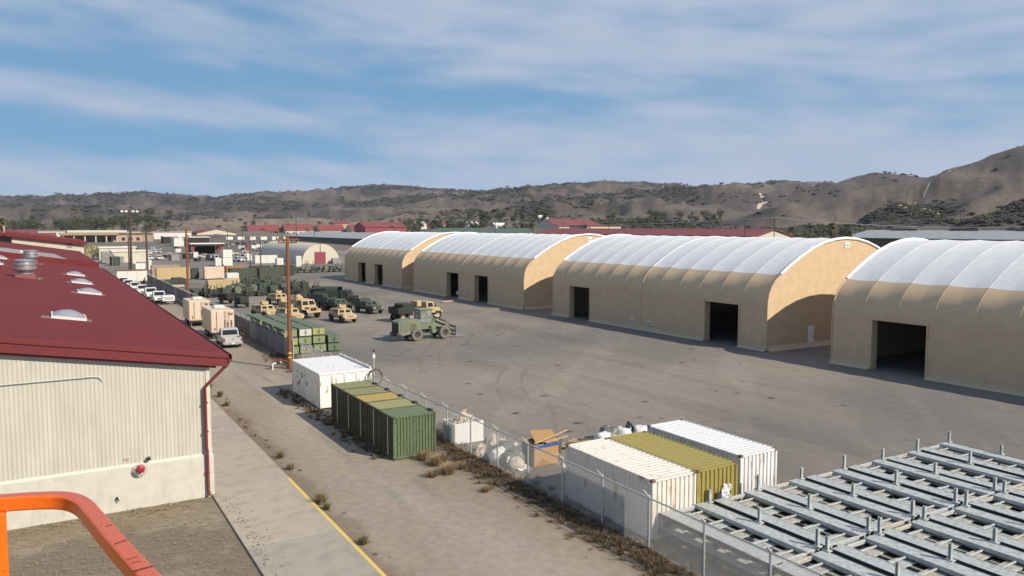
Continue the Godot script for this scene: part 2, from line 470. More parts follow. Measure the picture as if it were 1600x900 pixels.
var hn1 := noise(21, 0.004, 5)
var hn2 := noise(22, 0.018, 4)
var hn3 := noise(23, 0.0026, 4)
var near_dark := 0.0
var near_tan := 0.0
func terrain(u: float, v: float) -> float:
	near_dark = 0.0
	near_tan = 0.0
	var r := sqrt(u * u + v * v)
	if r < 330.0: return 0.0
	var h := 0.0
	var near_crest := 0.0
	for rp in ridge_pts:
		var lo: Vector2 = rp[3]
		var hi: Vector2 = rp[4]
		if u < lo.x or v < lo.y or u > hi.x or v > hi.y: continue
		var w: float = rp[2]
		var p: PackedVector3Array = rp[1]
		var best := 0.0
		var bf := 0.0
		for i in p.size() - 1:
			var ax := p[i].x; var az := p[i].z
			var dx := p[i + 1].x - ax; var dz := p[i + 1].z - az
			var t := clampf(((u - ax) * dx + (v - az) * dz) / (dx * dx + dz * dz), 0.0, 1.0)
			var ex := u - ax - dx * t; var ez := v - az - dz * t
			var d := ex * ex + ez * ez
			if d < w * w:
				var f := 1.0 - sqrt(d) / w
				var hh := lerpf(p[i].y, p[i + 1].y, t) * f * sqrt(f) * (1.0 + 0.5 * (1.0 - f))
				if hh > best: best = hh; bf = f
		if best > h: h = best; near_crest = bf
		if rp[0] == "spur" or rp[0] == "spur2": near_dark = maxf(near_dark, best / 24.0)
		if rp[0] == "tan": near_tan = best / 26.0
	var m := clampf(h / 34.0, 0.0, 1.0)
	var right_hill := smoothstep(650.0, 850.0, u) * smoothstep(950.0, 700.0, v)
	var wu := u + 60.0 * hn1.get_noise_2d(v * 0.7 + 300.0, u * 0.7)
	var wv := v + 60.0 * hn1.get_noise_2d(u * 0.7, v * 0.7 + 900.0)
	var g := 1.0 - absf(hn3.get_noise_2d(wu, wv)) * 2.4
	var crest := 1.0 - smoothstep(0.72, 1.0, near_crest)
	h += m * ((g * 26.0 - 15.0) * crest * (1.0 - 0.65 * right_hill) * smoothstep(1.0, 0.5, near_dark) + hn2.get_noise_2d(u, v) * 4.5 * (0.35 + 0.65 * crest) + hn1.get_noise_2d(u * 2.0, v * 2.0) * 7.0 * (1.0 - right_hill))
	# the valley floor rises gently towards the hills
	return maxf(h, smoothstep(420.0, 1100.0, r) * 5.0)

func hills() -> void:
	ridges()
	var az := []
	var a := -180.0
	while a < 180.0:
		az.append(deg_to_rad(31.0 + a))
		a += 0.14 if absf(a + 0.01) < 41.0 else 3.0
	var rad := [0.0, 120.0, 330.0]
	var r := 380.0
	while r < 3700.0:
		rad.append(r)
		r *= 1.0235
	rad.append(6000.0)
	var patch := noise(31, 0.0022, 4)
	var patch2 := noise(32, 0.011, 5)
	var verts := PackedVector3Array()
	var cols := PackedColorArray()
	var na := az.size()
	for i in rad.size():
		for j in na:
			var u: float = sin(az[j]) * rad[i]
			var v: float = cos(az[j]) * rad[i]
			var h := 0.0 if rad[i] < 340.0 or rad[i] > 5000.0 else terrain(u, v)
			verts.append(Vector3(u, h, -v))
			var dry := Color(0.097, 0.077, 0.068)
			var sc := Color(0.034, 0.034, 0.028)
			var p := patch.get_noise_2d(u, v) * 0.9 + patch2.get_noise_2d(u, v) * 0.9
			var k := smoothstep(0.02, 0.18, p + 0.14 * smoothstep(70.0, 105.0, h) * smoothstep(1500.0, 2200.0, v) + 0.34 * smoothstep(850.0, 1000.0, u) * smoothstep(60.0, 85.0, h) * smoothstep(1000.0, 1150.0, v))
			var right := smoothstep(650.0, 800.0, u) * smoothstep(1000.0, 800.0, v)
			var c := dry.lerp(sc, k * (0.85 - 0.45 * right))
			c = c.lerp(Color(0.165, 0.132, 0.105), smoothstep(0.1, 0.4, -p) * 0.7)
			if rad[i] > 340.0:
				c = c.lerp(Color(0.040, 0.040, 0.036), clampf(near_dark * 2.2 - 0.7, 0, 0.9))
				c = c.lerp(Color(0.24, 0.19, 0.135).lerp(dry, smoothstep(-0.1, 0.4, patch2.get_noise_2d(u * 2.5, v * 2.5)) * 0.6), clampf(near_tan * 1.8, 0, 1))
				if h < 7.0: c = Color(0.17, 0.142, 0.112).lerp(sc, smoothstep(0.0, 0.5, p) * 0.5)
			else: c = Color(0.20, 0.168, 0.135)
			cols.append(c)
	var idx := PackedInt32Array()
	var nrm := PackedVector3Array()
	nrm.resize(verts.size())
	for i in rad.size() - 1:
		for j in na:
			var k := (j + 1) % na
			var A := i * na + j; var B := i * na + k; var C := (i + 1) * na + k; var D := (i + 1) * na + j
			if i == 0:
				idx.append_array(PackedInt32Array([A, D, C]))
			else:
				idx.append_array(PackedInt32Array([A, D, C, A, C, B]))
			var f := (verts[D] - verts[B]).cross(verts[C] - verts[A])
			if f.y < 0: f = -f
			for q in [A, B, C, D]: nrm[q] += f
	for i in nrm.size(): nrm[i] = nrm[i].normalized() if nrm[i].length() > 0 else Vector3.UP
	# Godot draws clockwise faces; check one and turn all if needed
	var fa := (verts[idx[3 * na + 1]] - verts[idx[3 * na]]).cross(verts[idx[3 * na + 2]] - verts[idx[3 * na]])
	if fa.y > 0:
		for t in range(0, idx.size(), 3):
			var s := idx[t + 1]
			idx[t + 1] = idx[t + 2]; idx[t + 2] = s
	var arr := []
	arr.resize(Mesh.ARRAY_MAX)
	arr[Mesh.ARRAY_VERTEX] = verts; arr[Mesh.ARRAY_NORMAL] = nrm; arr[Mesh.ARRAY_COLOR] = cols; arr[Mesh.ARRAY_INDEX] = idx
	var m := ArrayMesh.new()
	m.add_surface_from_arrays(Mesh.PRIMITIVE_TRIANGLES, arr)
	var mat := M("hill_ground", Color(1, 1, 1), 0.95, 0.0, tex("scrub", 0.03, [[0.25, 0.6], [0.5, 0.95], [0.8, 1.0]], 512, 6), Vector3.ONE * 0.009, tex("dirty", 0.018, []), Vector3.ONE * 0.045)
	mat.vertex_color_use_as_albedo = true
	struct("ground", m, mat)
	# worn tracks on the slopes
	var tm := M("trail_dirt", Color(0.40, 0.34, 0.27), 0.95)
	var trails := [[[742, 650], [770, 672], [806, 690], [838, 730], [846, 752], [884, 768], [902, 800], [935, 822], [960, 850]], [[705, 440], [741, 452], [790, 468], [830, 478], [858, 470], [876, 460]], [[300, 1150], [330, 1120], [365, 1110], [400, 1060]], [[640, 413], [652, 400], [662, 385]]]
	var widths := [7.0, 1.7, 6.0, 3.0]
	for t in trails.size():
		var rows := []
		var pl: Array = trails[t]
		for i in pl.size() - 1:
			for s in 8:
				var f := s / 8.0
				var pu := lerpf(pl[i][0], pl[i + 1][0], f) + hn2.get_noise_1d(i * 80.0 + s * 9.0) * 9.0
				var pv := lerpf(pl[i][1], pl[i + 1][1], f)
				var d := Vector2(pl[i + 1][0] - pl[i][0], pl[i + 1][1] - pl[i][1]).normalized()
				var wd: float = widths[t] * (0.7 + 0.5 * absf(hn2.get_noise_1d(s * 31.0 + i * 77.0)))
				var row := []
				for k in 4:
					var o := (k - 1.5) / 3.0 * wd
					var q := Vector2(pu + d.y * o, pv - d.x * o)
					row.append(P(q.x, terrain(q.x, q.y) + 0.6, q.y))
				rows.append(row)
		var g := Geo.new()
		g.grid(rows, true, false)
		struct("dirt_path", g, tm)

func shrubs() -> void:
	# low chaparral: clumps nobody could count
	var g := Geo.new()
	var rr := RandomNumberGenerator.new()
	rr.seed = 5
	for k in 9:
		var d := Vector3(rr.randf_range(-0.8, 0.8), rr.randf_range(0.1, 0.7), rr.randf_range(-0.8, 0.8))
		var s := rr.randf_range(0.35, 0.6)
		var top := d + Vector3(rr.randf_range(-0.1, 0.1), s * 0.8, rr.randf_range(-0.1, 0.1))
		var ring := []
		for i in 5:
			var a := TAU * i / 5 + rr.randf() * 0.6
			ring.append(d + Vector3(cos(a) * s, rr.randf_range(-0.3, 0.1) * s, sin(a) * s))
		for i in 5:
			g._fix3(ring[i], ring[(i + 1) % 5], top, d - Vector3(0, s, 0))
	var mat := M("chaparral", Color(1, 1, 1), 0.95)
	mat.vertex_color_use_as_albedo = true
	var mask := noise(31, 0.0022, 4)
	var mask2 := noise(32, 0.011, 5)
	var pos := []
	var tries := 0
	while pos.size() < 20000 and tries < 110000:
		tries += 1
		var a := deg_to_rad(31.0 + rr.randf_range(-37.0, 37.0))
		var r := 480.0 + 2500.0 * pow(rr.randf(), 1.3)
		var u := sin(a) * r
		var v := cos(a) * r
		var p := mask.get_noise_2d(u, v)
		var p2 := mask2.get_noise_2d(u, v)
		if rr.randf() > smoothstep(-0.02, 0.35, p + 0.5 * p2) + 0.03: continue
		var h := terrain(u, v)
		if h < 6.0 or near_tan > 0.3 and rr.randf() < 0.85: continue
		if u > 620 and v < 900 and near_dark < 0.1 and rr.randf() < 0.8: continue
		pos.append([Vector3(u, h, -v), rr.randf_range(1.0, 3.0) * (1.0 + r / 4500.0), rr.randf() * TAU, rr.randf()])
	# the two dark spurs at the foot of the steep hill are thick with brush
	tries = 0
	while tries < 13000:
		tries += 1
		var u := rr.randf_range(490.0, 760.0)
		var v := rr.randf_range(220.0, 480.0)
		var h := terrain(u, v)
		if near_dark > 0.42 + 0.3 * rr.randf(): pos.append([Vector3(u, h, -v), rr.randf_range(1.0, 2.4), rr.randf() * TAU, rr.randf() * 0.9])
	var mm := MultiMesh.new()
	mm.transform_format = MultiMesh.TRANSFORM_3D
	mm.use_colors = true
	mm.mesh = g.mesh()
	mm.instance_count = pos.size()
	for i in pos.size():
		var q = pos[i]
		mm.set_instance_transform(i, Transform3D(Basis(Vector3.UP, q[2]).scaled(Vector3(q[1], q[1] * 0.75, q[1])), q[0]))
		mm.set_instance_color(i, Color(0.030, 0.033, 0.024).lerp(Color(0.062, 0.060, 0.042), q[3]))
	var o := MultiMeshInstance3D.new()
	o.name = "hillside_shrubbery"
	o.multimesh = mm
	o.material_override = mat
	o.set_meta("kind", "stuff")
	o.set_meta("label", "dark chaparral shrubs scattered over the dry brown hillsides")
	o.set_meta("category", "shrubbery")
	add_child(o)

func sheet(called: String, u0: float, u1: float, v0: float, v1: float, y: float, mat: Material, nu := 1, nv := 1) -> MeshInstance3D:
	var g := Geo.new()
	for i in nu:
		for j in nv:
			var a := lerpf(u0, u1, float(i) / nu); var b := lerpf(u0, u1, float(i + 1) / nu)
			var c := lerpf(v0, v1, float(j) / nv); var d := lerpf(v0, v1, float(j + 1) / nv)
			g.quad(P(a, y, c), P(b, y, c), P(b, y, d), P(a, y, d))
			for q in [[a, c], [b, d], [b, c], [a, c], [a, d], [b, d]]:
				g.uv.append(Vector2((q[0] - u0) / (u1 - u0), (q[1] - v0) / (v1 - v0)))
	return struct(called, g, mat)

func ground_picture(called: String, u0: float, u1: float, v0: float, v1: float, size: Vector2i, f: Callable, detail: Texture2D, dscale: float, rough := 0.95) -> StandardMaterial3D:
	var im := Image.create(size.x, size.y, false, Image.FORMAT_RGB8)
	for y in size.y:
		for x in size.x:
			var c: Color = f.call(lerpf(u0, u1, (x + 0.5) / size.x), lerpf(v0, v1, (y + 0.5) / size.y))
			im.set_pixel(x, y, c.linear_to_srgb())
	if called == "yard_asphalt": tyre_marks(im, u0, u1, v0, v1)
	var m := StandardMaterial3D.new()
	m.resource_name = called
	m.albedo_texture = ImageTexture.create_from_image(im)
	m.texture_repeat = false
	m.roughness = rough
	m.detail_enabled = true
	m.detail_blend_mode = BaseMaterial3D.BLEND_MODE_MUL
	m.detail_albedo = detail
	m.detail_uv_layer = BaseMaterial3D.DETAIL_UV_2
	m.uv2_triplanar = true
	m.uv2_world_triplanar = true
	m.uv2_scale = Vector3.ONE * dscale
	return m

func ground_surfaces() -> void:
	var a := noise(51, 0.03, 5)
	var b := noise(52, 0.14, 4)
	var c := noise(53, 0.5, 3)
	var s := noise(54, 0.05, 4)
	var gravel := tex("gravel", 0.16, [[0.1, 0.72], [0.5, 0.93], [0.9, 1.0]], 512, 4)
	# fenced yard: worn dusty asphalt with wheel tracks and oil spots
	var yard := func(u, v):
		var dust: float = a.get_noise_2d(u, v) * 0.9 + 0.35 * b.get_noise_2d(u * 0.7, v * 0.25)
		var k := smoothstep(-0.5, 0.5, dust + (0.18 if u < 40.0 else 0.18 - (u - 40.0) * 0.016))
		var col := Color(0.155, 0.142, 0.131).lerp(Color(0.235, 0.202, 0.168), k)
		# sweeping tracks along and across the yard
		var tr: float = s.get_noise_2d(u * 3.2 + 3.0 * a.get_noise_2d(u, v * 0.3), v * 0.16)
		col = col * (1.0 - 0.13 * smoothstep(0.12, 0.42, tr))
		var tr2: float = s.get_noise_2d((u + v) * 0.35 + 80.0, (v - u) * 2.2)
		col = col * (1.0 + 0.10 * smoothstep(0.15, 0.4, tr2))
		var spot: float = c.get_noise_2d(u * 0.55, v * 0.55)
		col = col * (1.0 - 0.55 * smoothstep(0.62, 0.72, spot))
		# hairline cracks, patched squares
		var cr: float = absf(s.get_noise_2d(u * 2.2 + 40.0, v * 2.2))
		col = col * (1.0 - 0.16 * smoothstep(0.022, 0.006, cr) * smoothstep(-0.1, 0.3, b.get_noise_2d(u * 0.3, v * 0.3)))
		var pu: float = floor(u / 6.7)
		var pv: float = floor(v / 11.3)
		var hs: float = fposmod(sin(pu * 12.9 + pv * 78.2) * 437.5, 1.0)
		if hs > 0.86: col = col * (0.93 + 0.1 * (hs - 0.86) / 0.14)
		return col * (0.99 + 0.09 * c.get_noise_2d(u * 2.0, v * 1.4) + 0.06 * c.get_noise_2d(u * 6.0, v * 3.0))
	sheet("yard_pavement", 20.6, 100.0, 4.0, 215.0, 0.006, ground_picture("yard_asphalt", 20.6, 100.0, 4.0, 215.0, Vector2i(1000, 1900), yard, gravel, 0.35))
	var lot := func(u, v):
		var k := smoothstep(-0.3, 0.4, a.get_noise_2d(u * 0.6, v * 0.6))
		var col := Color(0.172, 0.154, 0.138).lerp(Color(0.225, 0.195, 0.16), k)
		return col * (0.97 + 0.1 * b.get_noise_2d(u * 1.4, v * 0.7))
	sheet("far_yard_pavement", 11.0, 260.0, 215.0, 660.0, 0.006, ground_picture("far_yard_asphalt", 11.0, 260.0, 215.0, 660.0, Vector2i(400, 500), lot, gravel, 0.2))
	# dirt road, paler gravel in the middle
	var road := func(u, v):
		var mid: float = exp(-pow((u - 14.6 + a.get_noise_1d(v) * 2.0) / 2.6, 2.0))
		var col := Color(0.262, 0.213, 0.163).lerp(Color(0.33, 0.29, 0.238), clampf(mid * 0.8 + b.get_noise_2d(u, v * 0.4) * 0.5, 0, 1))
		var rut: float = exp(-pow((absf(u - 15.2 + a.get_noise_1d(v * 0.7) * 1.2) - 0.9) / 0.28, 2.0))
		col = col * (1.0 - 0.20 * rut * smoothstep(-0.3, 0.3, b.get_noise_1d(v * 0.5)))
		var line := exp(-pow((u - 18.9 + 0.5 * a.get_noise_1d(v * 1.5)) / 0.07, 2.0)) + 0.6 * exp(-pow((u - 19.5 + 0.4 * a.get_noise_1d(v * 2.0 + 50.0)) / 0.06, 2.0))
		col = col * (1.0 - 0.35 * line * smoothstep(42.0, 36.0, v))
		var edge := smoothstep(18.2, 20.2, u + 1.2 * b.get_noise_2d(u, v * 0.6))
		col = col.lerp(Color(0.125, 0.088, 0.06), edge * 0.8)
		col = col.lerp(Color(0.17, 0.125, 0.085), smoothstep(11.6, 10.6, u + b.get_noise_2d(u * 2.0, v)) * 0.7)
		return col * (0.985 + 0.17 * c.get_noise_2d(u * 3.0, v * 3.0) + 0.14 * b.get_noise_2d(u * 1.5, v * 0.3))
	sheet("dirt_road", 10.0, 20.6, -20.0, 215.0, 0.010, ground_picture("dirt_road", 10.0, 20.6, -20.0, 215.0, Vector2i(240, 1800), road, gravel, 0.5))
	# dry lawn
	var lawn := func(u, v):
		var k := smoothstep(-0.3, 0.35, b.get_noise_2d(u, v) + 0.5 * c.get_noise_2d(u, v))
		var col := Color(0.175, 0.142, 0.106).lerp(Color(0.265, 0.22, 0.165), k)
		col = col.lerp(Color(0.19, 0.155, 0.085), smoothstep(35.5, 39.0, v + 2.0 * b.get_noise_2d(u * 2.0, v)) * 0.6)
		return col * (0.99 + 0.16 * c.get_noise_2d(u * 3.0, v * 3.0))
	sheet("dry_lawn", -30.0, 6.6, 6.0, 39.2, 0.008, ground_picture("dry_lawn", -30.0, 6.6, 6.0, 39.2, Vector2i(480, 440), lawn, gravel, 0.6))
	# concrete walk in slabs
	var holder := Node3D.new()
	holder.name = "concrete_path"
	holder.set_meta("kind", "structure")
	add_child(holder)
	var v := 8.0
	var shade := [M("concrete_b", Color(0.385, 0.345, 0.30), 0.9, 0.0, TX["concrete_blotch"], Vector3.ONE * 0.13, TX["grain"], Vector3.ONE * 0.7), MT["concrete"], M("concrete_c", Color(0.415, 0.365, 0.31), 0.9, 0.0, TX["concrete_blotch"], Vector3.ONE * 0.13, TX["grain"], Vector3.ONE * 0.7)]
	var k := 0
	while v < 134.0:
		var g := Geo.new()
		var L := 7.9
		g.rbox(P(8.5, 0.03, v + L / 2), Vector3(3.9, 0.14, L - 0.012), 0.012)
		part("slab", g, shade[(k * 7 + 1) % 3], holder)
		v += L
		k += 1
	var kb := Geo.new()
	kb.rbox(P(10.36, 0.055, 25.8), Vector3(0.2, 0.115, 27.6), 0.02)
	struct("yellow_kerb", kb, MT["yellow_paint"])

func stain(im: Image, x: int, y: int, k: float) -> void:
	if x < 0 or y < 0 or x >= im.get_width() or y >= im.get_height(): return
	var c := im.get_pixel(x, y)
	im.set_pixel(x, y, Color(c.r * k, c.g * k, c.b * k))

func tyre_marks(im: Image, u0: float, u1: float, v0: float, v1: float) -> void:
	# worn wheel tracks on the asphalt, and oil spots
	var r := RandomNumberGenerator.new()
	r.seed = 91
	var sx := im.get_width() / (u1 - u0)
	var sy := im.get_height() / (v1 - v0)
	for t in 46:
		var p := Vector2(r.randf_range(24.0, 62.0), r.randf_range(22.0, 150.0))
		var head := PI / 2 + r.randfn(0.0, 0.35) if r.randf() < 0.6 else r.randf() * TAU
		var bend := r.randfn(0.0, 0.028)
		var k := 1.0 - r.randf_range(0.05, 0.14)
		if r.randf() < 0.3: k = 1.0 + r.randf_range(0.03, 0.08)
		var n := int(r.randf_range(200, 620))
		var half := r.randf_range(0.85, 1.15)
		for i in n:
			head += bend * 0.1
			p += Vector2(cos(head), sin(head)) * 0.1
			var sd := Vector2(-sin(head), cos(head))
			if i % 90 > 70 and t % 3 == 0: continue
			var f := minf(1.0, minf(i, n - i) / 60.0)
			for w in [-half, half]:
				var q: Vector2 = p + sd * w
				for d in [-0.1, 0.0, 0.1]:
					stain(im, int((q.x + sd.x * d - u0) * sx), int((q.y + sd.y * d - v0) * sy), lerpf(1.0, k, f * 0.75))
	var spots := [[32.7, 49.5, 0.42], [27.9, 45.9, 0.36], [29.9, 41.4, 0.42], [28.1, 40.0, 0.38], [28.7, 52.6, 0.3], [41.0, 60.0, 0.35], [38.0, 44.0, 0.3], [47.0, 40.0, 0.35], [35.0, 66.0, 0.4], [44.0, 72.0, 0.3], [52.0, 55.0, 0.35], [33.0, 71.0, 0.5], [39.5, 76.0, 0.4], [46.5, 80.5, 0.45]]
	for s in spots:
		for i in 120:
			var a := r.randf() * TAU
			var d: float = r.randf() * s[2] * 0.95
			stain(im, int((s[0] + cos(a) * d * 1.2 - u0) * sx), int((s[1] + sin(a) * d * 0.7 - v0) * sy), 0.86)

# ------------------------------------------------------------------ the long building with the red roof
func roof_h(u: float) -> float: return 6.9 + 0.16 * (7.3 - u)

func tilted(o: Node3D, u: float, v: float, lift := 0.0) -> void:
	# stands on the roof slope
	o.position = P(u, roof_h(u) + lift, v)
	o.rotation.z = -atan(0.16)

func left_building() -> void:
	var t := thing("metal_building", "long cream metal building with dark red roof beside the concrete path", "building")
	var u0 := -16.0
	var g := Geo.new()
	# corrugated siding on the gable: one profile of flat ribs
	var pts := []
	var u := u0
	while u < 6.42:
		for q in [[0.0, 0.0], [0.055, 0.0], [0.08, 0.014], [0.135, 0.014], [0.16, 0.0]]:
			pts.append(Vector2(u + q[0], 39.2 - q[1]))
		u += 0.17
	pts.append(Vector2(6.45, 39.2))
	for i in pts.size() - 1:
		var a: Vector2 = pts[i]
		var b: Vector2 = pts[i + 1]
		if b.x - a.x < 0.0005: continue
		g.quad(P(a.x, 2.05, a.y), P(b.x, 2.05, b.y), P(b.x, roof_h(b.x) - 0.25, b.y), P(a.x, roof_h(a.x) - 0.25, a.y))
	part("siding", g, MT["cream_siding"], t)
	g = Geo.new()
	g.b2(6.44, 6.62, 2.1, roof_h(6.6) - 0.3, -131.0, -39.14)
	g.b2(u0, 6.44, 2.0, 6.0, -131.0, -39.35)
	part("wall", g, MT["cream_trim"], t)
	g = Geo.new()
	g.b2(u0, 6.68, -0.3, 2.02, -131.0, -39.06)
	g.frus(u0, 6.68, -39.3, -39.06, 2.02, u0, 6.64, -39.3, -39.17, 2.13)
	part("plinth_wall", g, MT["cream_plaster"], t)
	# roof: thin sheet
	g = Geo.new()
	var ua := u0
	var ub := 7.42
	g.hexa([P(ua, roof_h(ua) - 0.1, 38.9), P(ub, roof_h(ub) - 0.1, 38.9), P(ub, roof_h(ub) - 0.1, 130.6), P(ua, roof_h(ua) - 0.1, 130.6), P(ua, roof_h(ua), 38.9), P(ub, roof_h(ub), 38.9), P(ub, roof_h(ub), 130.6), P(ua, roof_h(ua), 130.6)])
	part("roof", g, MT["red_roof"], t)
	# rake fascia in two steps, and the shadow gap below it
	g = Geo.new()
	for q in [[0.03, -0.17, 38.74, 38.9], [-0.17, -0.60, 38.80, 38.9]]:
		g.hexa([P(ua, roof_h(ua) + q[1], q[2]), P(ub, roof_h(ub) + q[1], q[2]), P(ub, roof_h(ub) + q[1], q[3]), P(ua, roof_h(ua) + q[1], q[3]), P(ua, roof_h(ua) + q[0], q[2]), P(ub, roof_h(ub) + q[0], q[2]), P(ub, roof_h(ub) + q[0], q[3]), P(ua, roof_h(ua) + q[0], q[3])])
	part("fascia", g, MT["red_trim"], t)
	g = Geo.new()
	g.hexa([P(ua, roof_h(ua) - 0.72, 39.0), P(6.9, roof_h(6.9) - 0.72, 39.0), P(6.9, roof_h(6.9) - 0.72, 39.18), P(ua, roof_h(ua) - 0.72, 39.18), P(ua, roof_h(ua) - 0.3, 39.0), P(6.9, roof_h(6.9) - 0.3, 39.0), P(6.9, roof_h(6.9) - 0.3, 39.18), P(ua, roof_h(ua) - 0.3, 39.18)])
	g.b2(6.62, 7.42, 6.33, 6.42, -131.0, -38.95)
	part("soffit", g, MT["red_trim"], t)
	g = Geo.new()
	g.prism(PackedVector2Array([Vector2(7.42, 6.87), Vector2(7.42, 6.55), Vector2(7.54, 6.5), Vector2(7.60, 6.62), Vector2(7.60, 6.87), Vector2(7.57, 6.87), Vector2(7.57, 6.66), Vector2(7.45, 6.66), Vector2(7.45, 6.87)]), -130.6, -38.74)
	part("gutter", g, MT["red_trim"], t)
	g = Geo.new()
	var path := [P(7.46, 6.55, 38.9), P(7.40, 6.38, 38.92), P(6.60, 5.62, 38.98), P(6.36, 5.36, 39.0), P(6.36, 5.1, 39.0), P(6.36, 2.5, 39.0), P(6.38, 2.2, 38.94), P(6.38, 0.35, 38.94), P(6.42, 0.14, 38.8)]
	g.tube(path, 0.075, 6)
	part("downspout", g, MT["red_trim"], t)
	for h in [4.6, 3.2, 1.2]:
		g = Geo.new()
		g.b2(6.26, 6.47, h, h + 0.05, -39.08, -38.9)
		part("downspout_strap", g, MT["red_trim"], t)
	# fixtures on the gable
	g = Geo.new()
	g.tube([P(-3.4, 6.31, 39.1), P(1.72, 6.33, 39.1), P(1.95, 6.29, 39.1), P(2.09, 6.12, 39.1)], 0.022, 6)
	single("wall_conduit", g, MT["cream_trim"], "thin cream conduit running level under the roof edge and hooking down", "conduit")
	var bl := thing("fire_alarm_bell", "red alarm gong in a spoked ring on the cream plinth wall", "alarm bell", P(3.45, 1.93, 39.06))
	g = Geo.new()
	var prof := []
	for i in 7:
		var a := PI / 2 * i / 6.0
		prof.append(Vector2(0.19 * cos(a) + 0.001, 0.03 + 0.10 * sin(a)))
	g.T = Transform3D(Basis(Vector3.RIGHT, PI / 2), Vector3(0, 0, 0.28))
	g.lathe([Vector2(0.02, 0.0), Vector2(0.19, 0.0)] + prof, 20)
	part("gong", g, M("bell_red", Color(0.32, 0.02, 0.03), 0.35), bl)
	g = Geo.new()
	g.cyl(Vector3(0, 0, -0.02), Vector3(0, 0, 0.32), 0.04, 0.04, 10)
	part("pipe_stub", g, MT["galvanised"], bl)
	g = Geo.new()
	var ring := []
	for i in 25: ring.append(Vector3(0.27 * cos(TAU * i / 24), 0.27 * sin(TAU * i / 24) - 0.05, 0.2))
	g.tube(ring, 0.018, 6, false)
	for i in 3:
		var a := TAU * i / 6 + 0.3
		g.cyl(Vector3(0.27 * cos(a), 0.27 * sin(a) - 0.05, 0.2), Vector3(-0.27 * cos(a), -0.27 * sin(a) - 0.05, 0.2), 0.012, 0.012, 6)
	part("spoked_ring", g, MT["fence_steel"], bl)
	var lf := thing("wall_light", "small grey floodlight above the red gong", "wall light", P(3.82, 2.3, 39.1))
	g = Geo.new()
	g.rbox(Vector3(0, 0, 0.03), Vector3(0.14, 0.16, 0.06), 0.01)
	part("back_box", g, MT["galvanised"], lf)
	g = Geo.new()
	g.T = Transform3D(Basis(Vector3.RIGHT, 0.6), Vector3(0, 0.0, 0.14))
	g.rbox(Vector3.ZERO, Vector3(0.17, 0.12, 0.14), 0.02)
	part("lamp_head", g, MT["black_metal"], lf)
	g = Geo.new()
	g.cyl(Vector3(0, 0, 0.0), Vector3(0, 0, 0.12), 0.05, 0.05, 10)
	g.cyl(Vector3(0, 0, 0.1), Vector3(0.06, -0.12, 0.16), 0.03, 0.03, 8)
	g.cyl(Vector3(0, 0.0, 0.1), Vector3(0, 0.08, 0.1), 0.06, 0.02, 10)
	single("hose_tap", g, MT["black_metal"], "dark hose tap low on the cream plinth wall", "tap", P(2.46, 0.66, 39.06))
	var sg := thing("wall_notice", "tiny white notice with red lines beside the red gong", "sign", P(2.94, 2.40, 39.14))
	g = Geo.new()
	g.rbox(Vector3.ZERO, Vector3(0.24, 0.13, 0.02), 0.004)
	part("plate", g, MT["white_frame"], sg)
	g = Geo.new()
	for h in [-0.03, 0.0, 0.03]: g.box(Vector3(0, h, 0.012), Vector3(0.18, 0.016, 0.004))
	part("red_lines", g, MT["tail_lamp"], sg)
	# skylights and ventilators
	var sp := [[1.1, 50.4, "white framed domed skylight on the red roof, nearest the gable"], [3.13, 72.5, "second domed skylight from the gable, on the lower red roof slope"], [3.1, 85.9, "third domed skylight from the gable, on the lower red roof slope"], [3.06, 100.1, "fourth and farthest domed skylight along the lower red roof slope"], [-4.9, 122.6, "domed skylight up the red roof, farther of the two left of the ventilators"], [-4.75, 105.8, "domed skylight up the red roof, nearer of the two left of the ventilators"]]
	var proto: Node3D = null
	for s in sp:
		if proto == null:
			proto = thing("skylight", s[2], "skylight", Vector3.ZERO, 0, "domed skylights on the red roof")
			g = Geo.new()
			for q in [[-0.86, -0.80, -1.25, 1.25], [0.80, 0.86, -1.25, 1.25], [-0.8, 0.8, -1.25, -1.19], [-0.8, 0.8, 1.19, 1.25]]:
				g.b2(q[0], q[1], -0.02, 0.14, q[2], q[3])
			part("curb_frame", g, MT["white_frame"], proto)
			g = Geo.new()
			var rows := []
			for i in 13:
				var row := []
				for j in 9:
					var x := lerpf(-0.8, 0.8, i / 12.0)
					var z := lerpf(-1.19, 1.19, j / 8.0)
					var k := maxf(0.0, 1.0 - pow(absf(x / 0.8), 2.2)) * maxf(0.0, 1.0 - pow(absf(z / 1.19), 4.0))
					row.append(Vector3(x, 0.12 + 0.30 * k, z))
				rows.append(row)
			g.grid(rows, true, true)
			part("dome", g, MT["dome_plastic"], proto)
			g = Geo.new()
			g.frus(-1.35, -0.86, 0.3, 1.3, -0.02, -1.3, -0.86, 0.35, 1.25, 0.035)
			part("flashing", g, MT["flashing"], proto)
			g = Geo.new()
			g.frus(0.86, 1.15, 0.5, 1.35, -0.02, 0.86, 1.1, 0.55, 1.3, 0.035)
			part("flashing", g, MT["flashing"], proto)
			tilted(proto, s[0], s[1])
		else:
			var o := dup(proto, "skylight", s[2], Vector3.ZERO, 0, "domed skylights on the red roof")
			tilted(o, s[0], s[1])
	var vents := [[-1.45, 84.6, "larger looking ribbed steel roof ventilator, the nearer of the two"], [-1.35, 117.5, "ribbed steel roof ventilator on the red roof behind the nearer one"]]
	var vp: Node3D = null
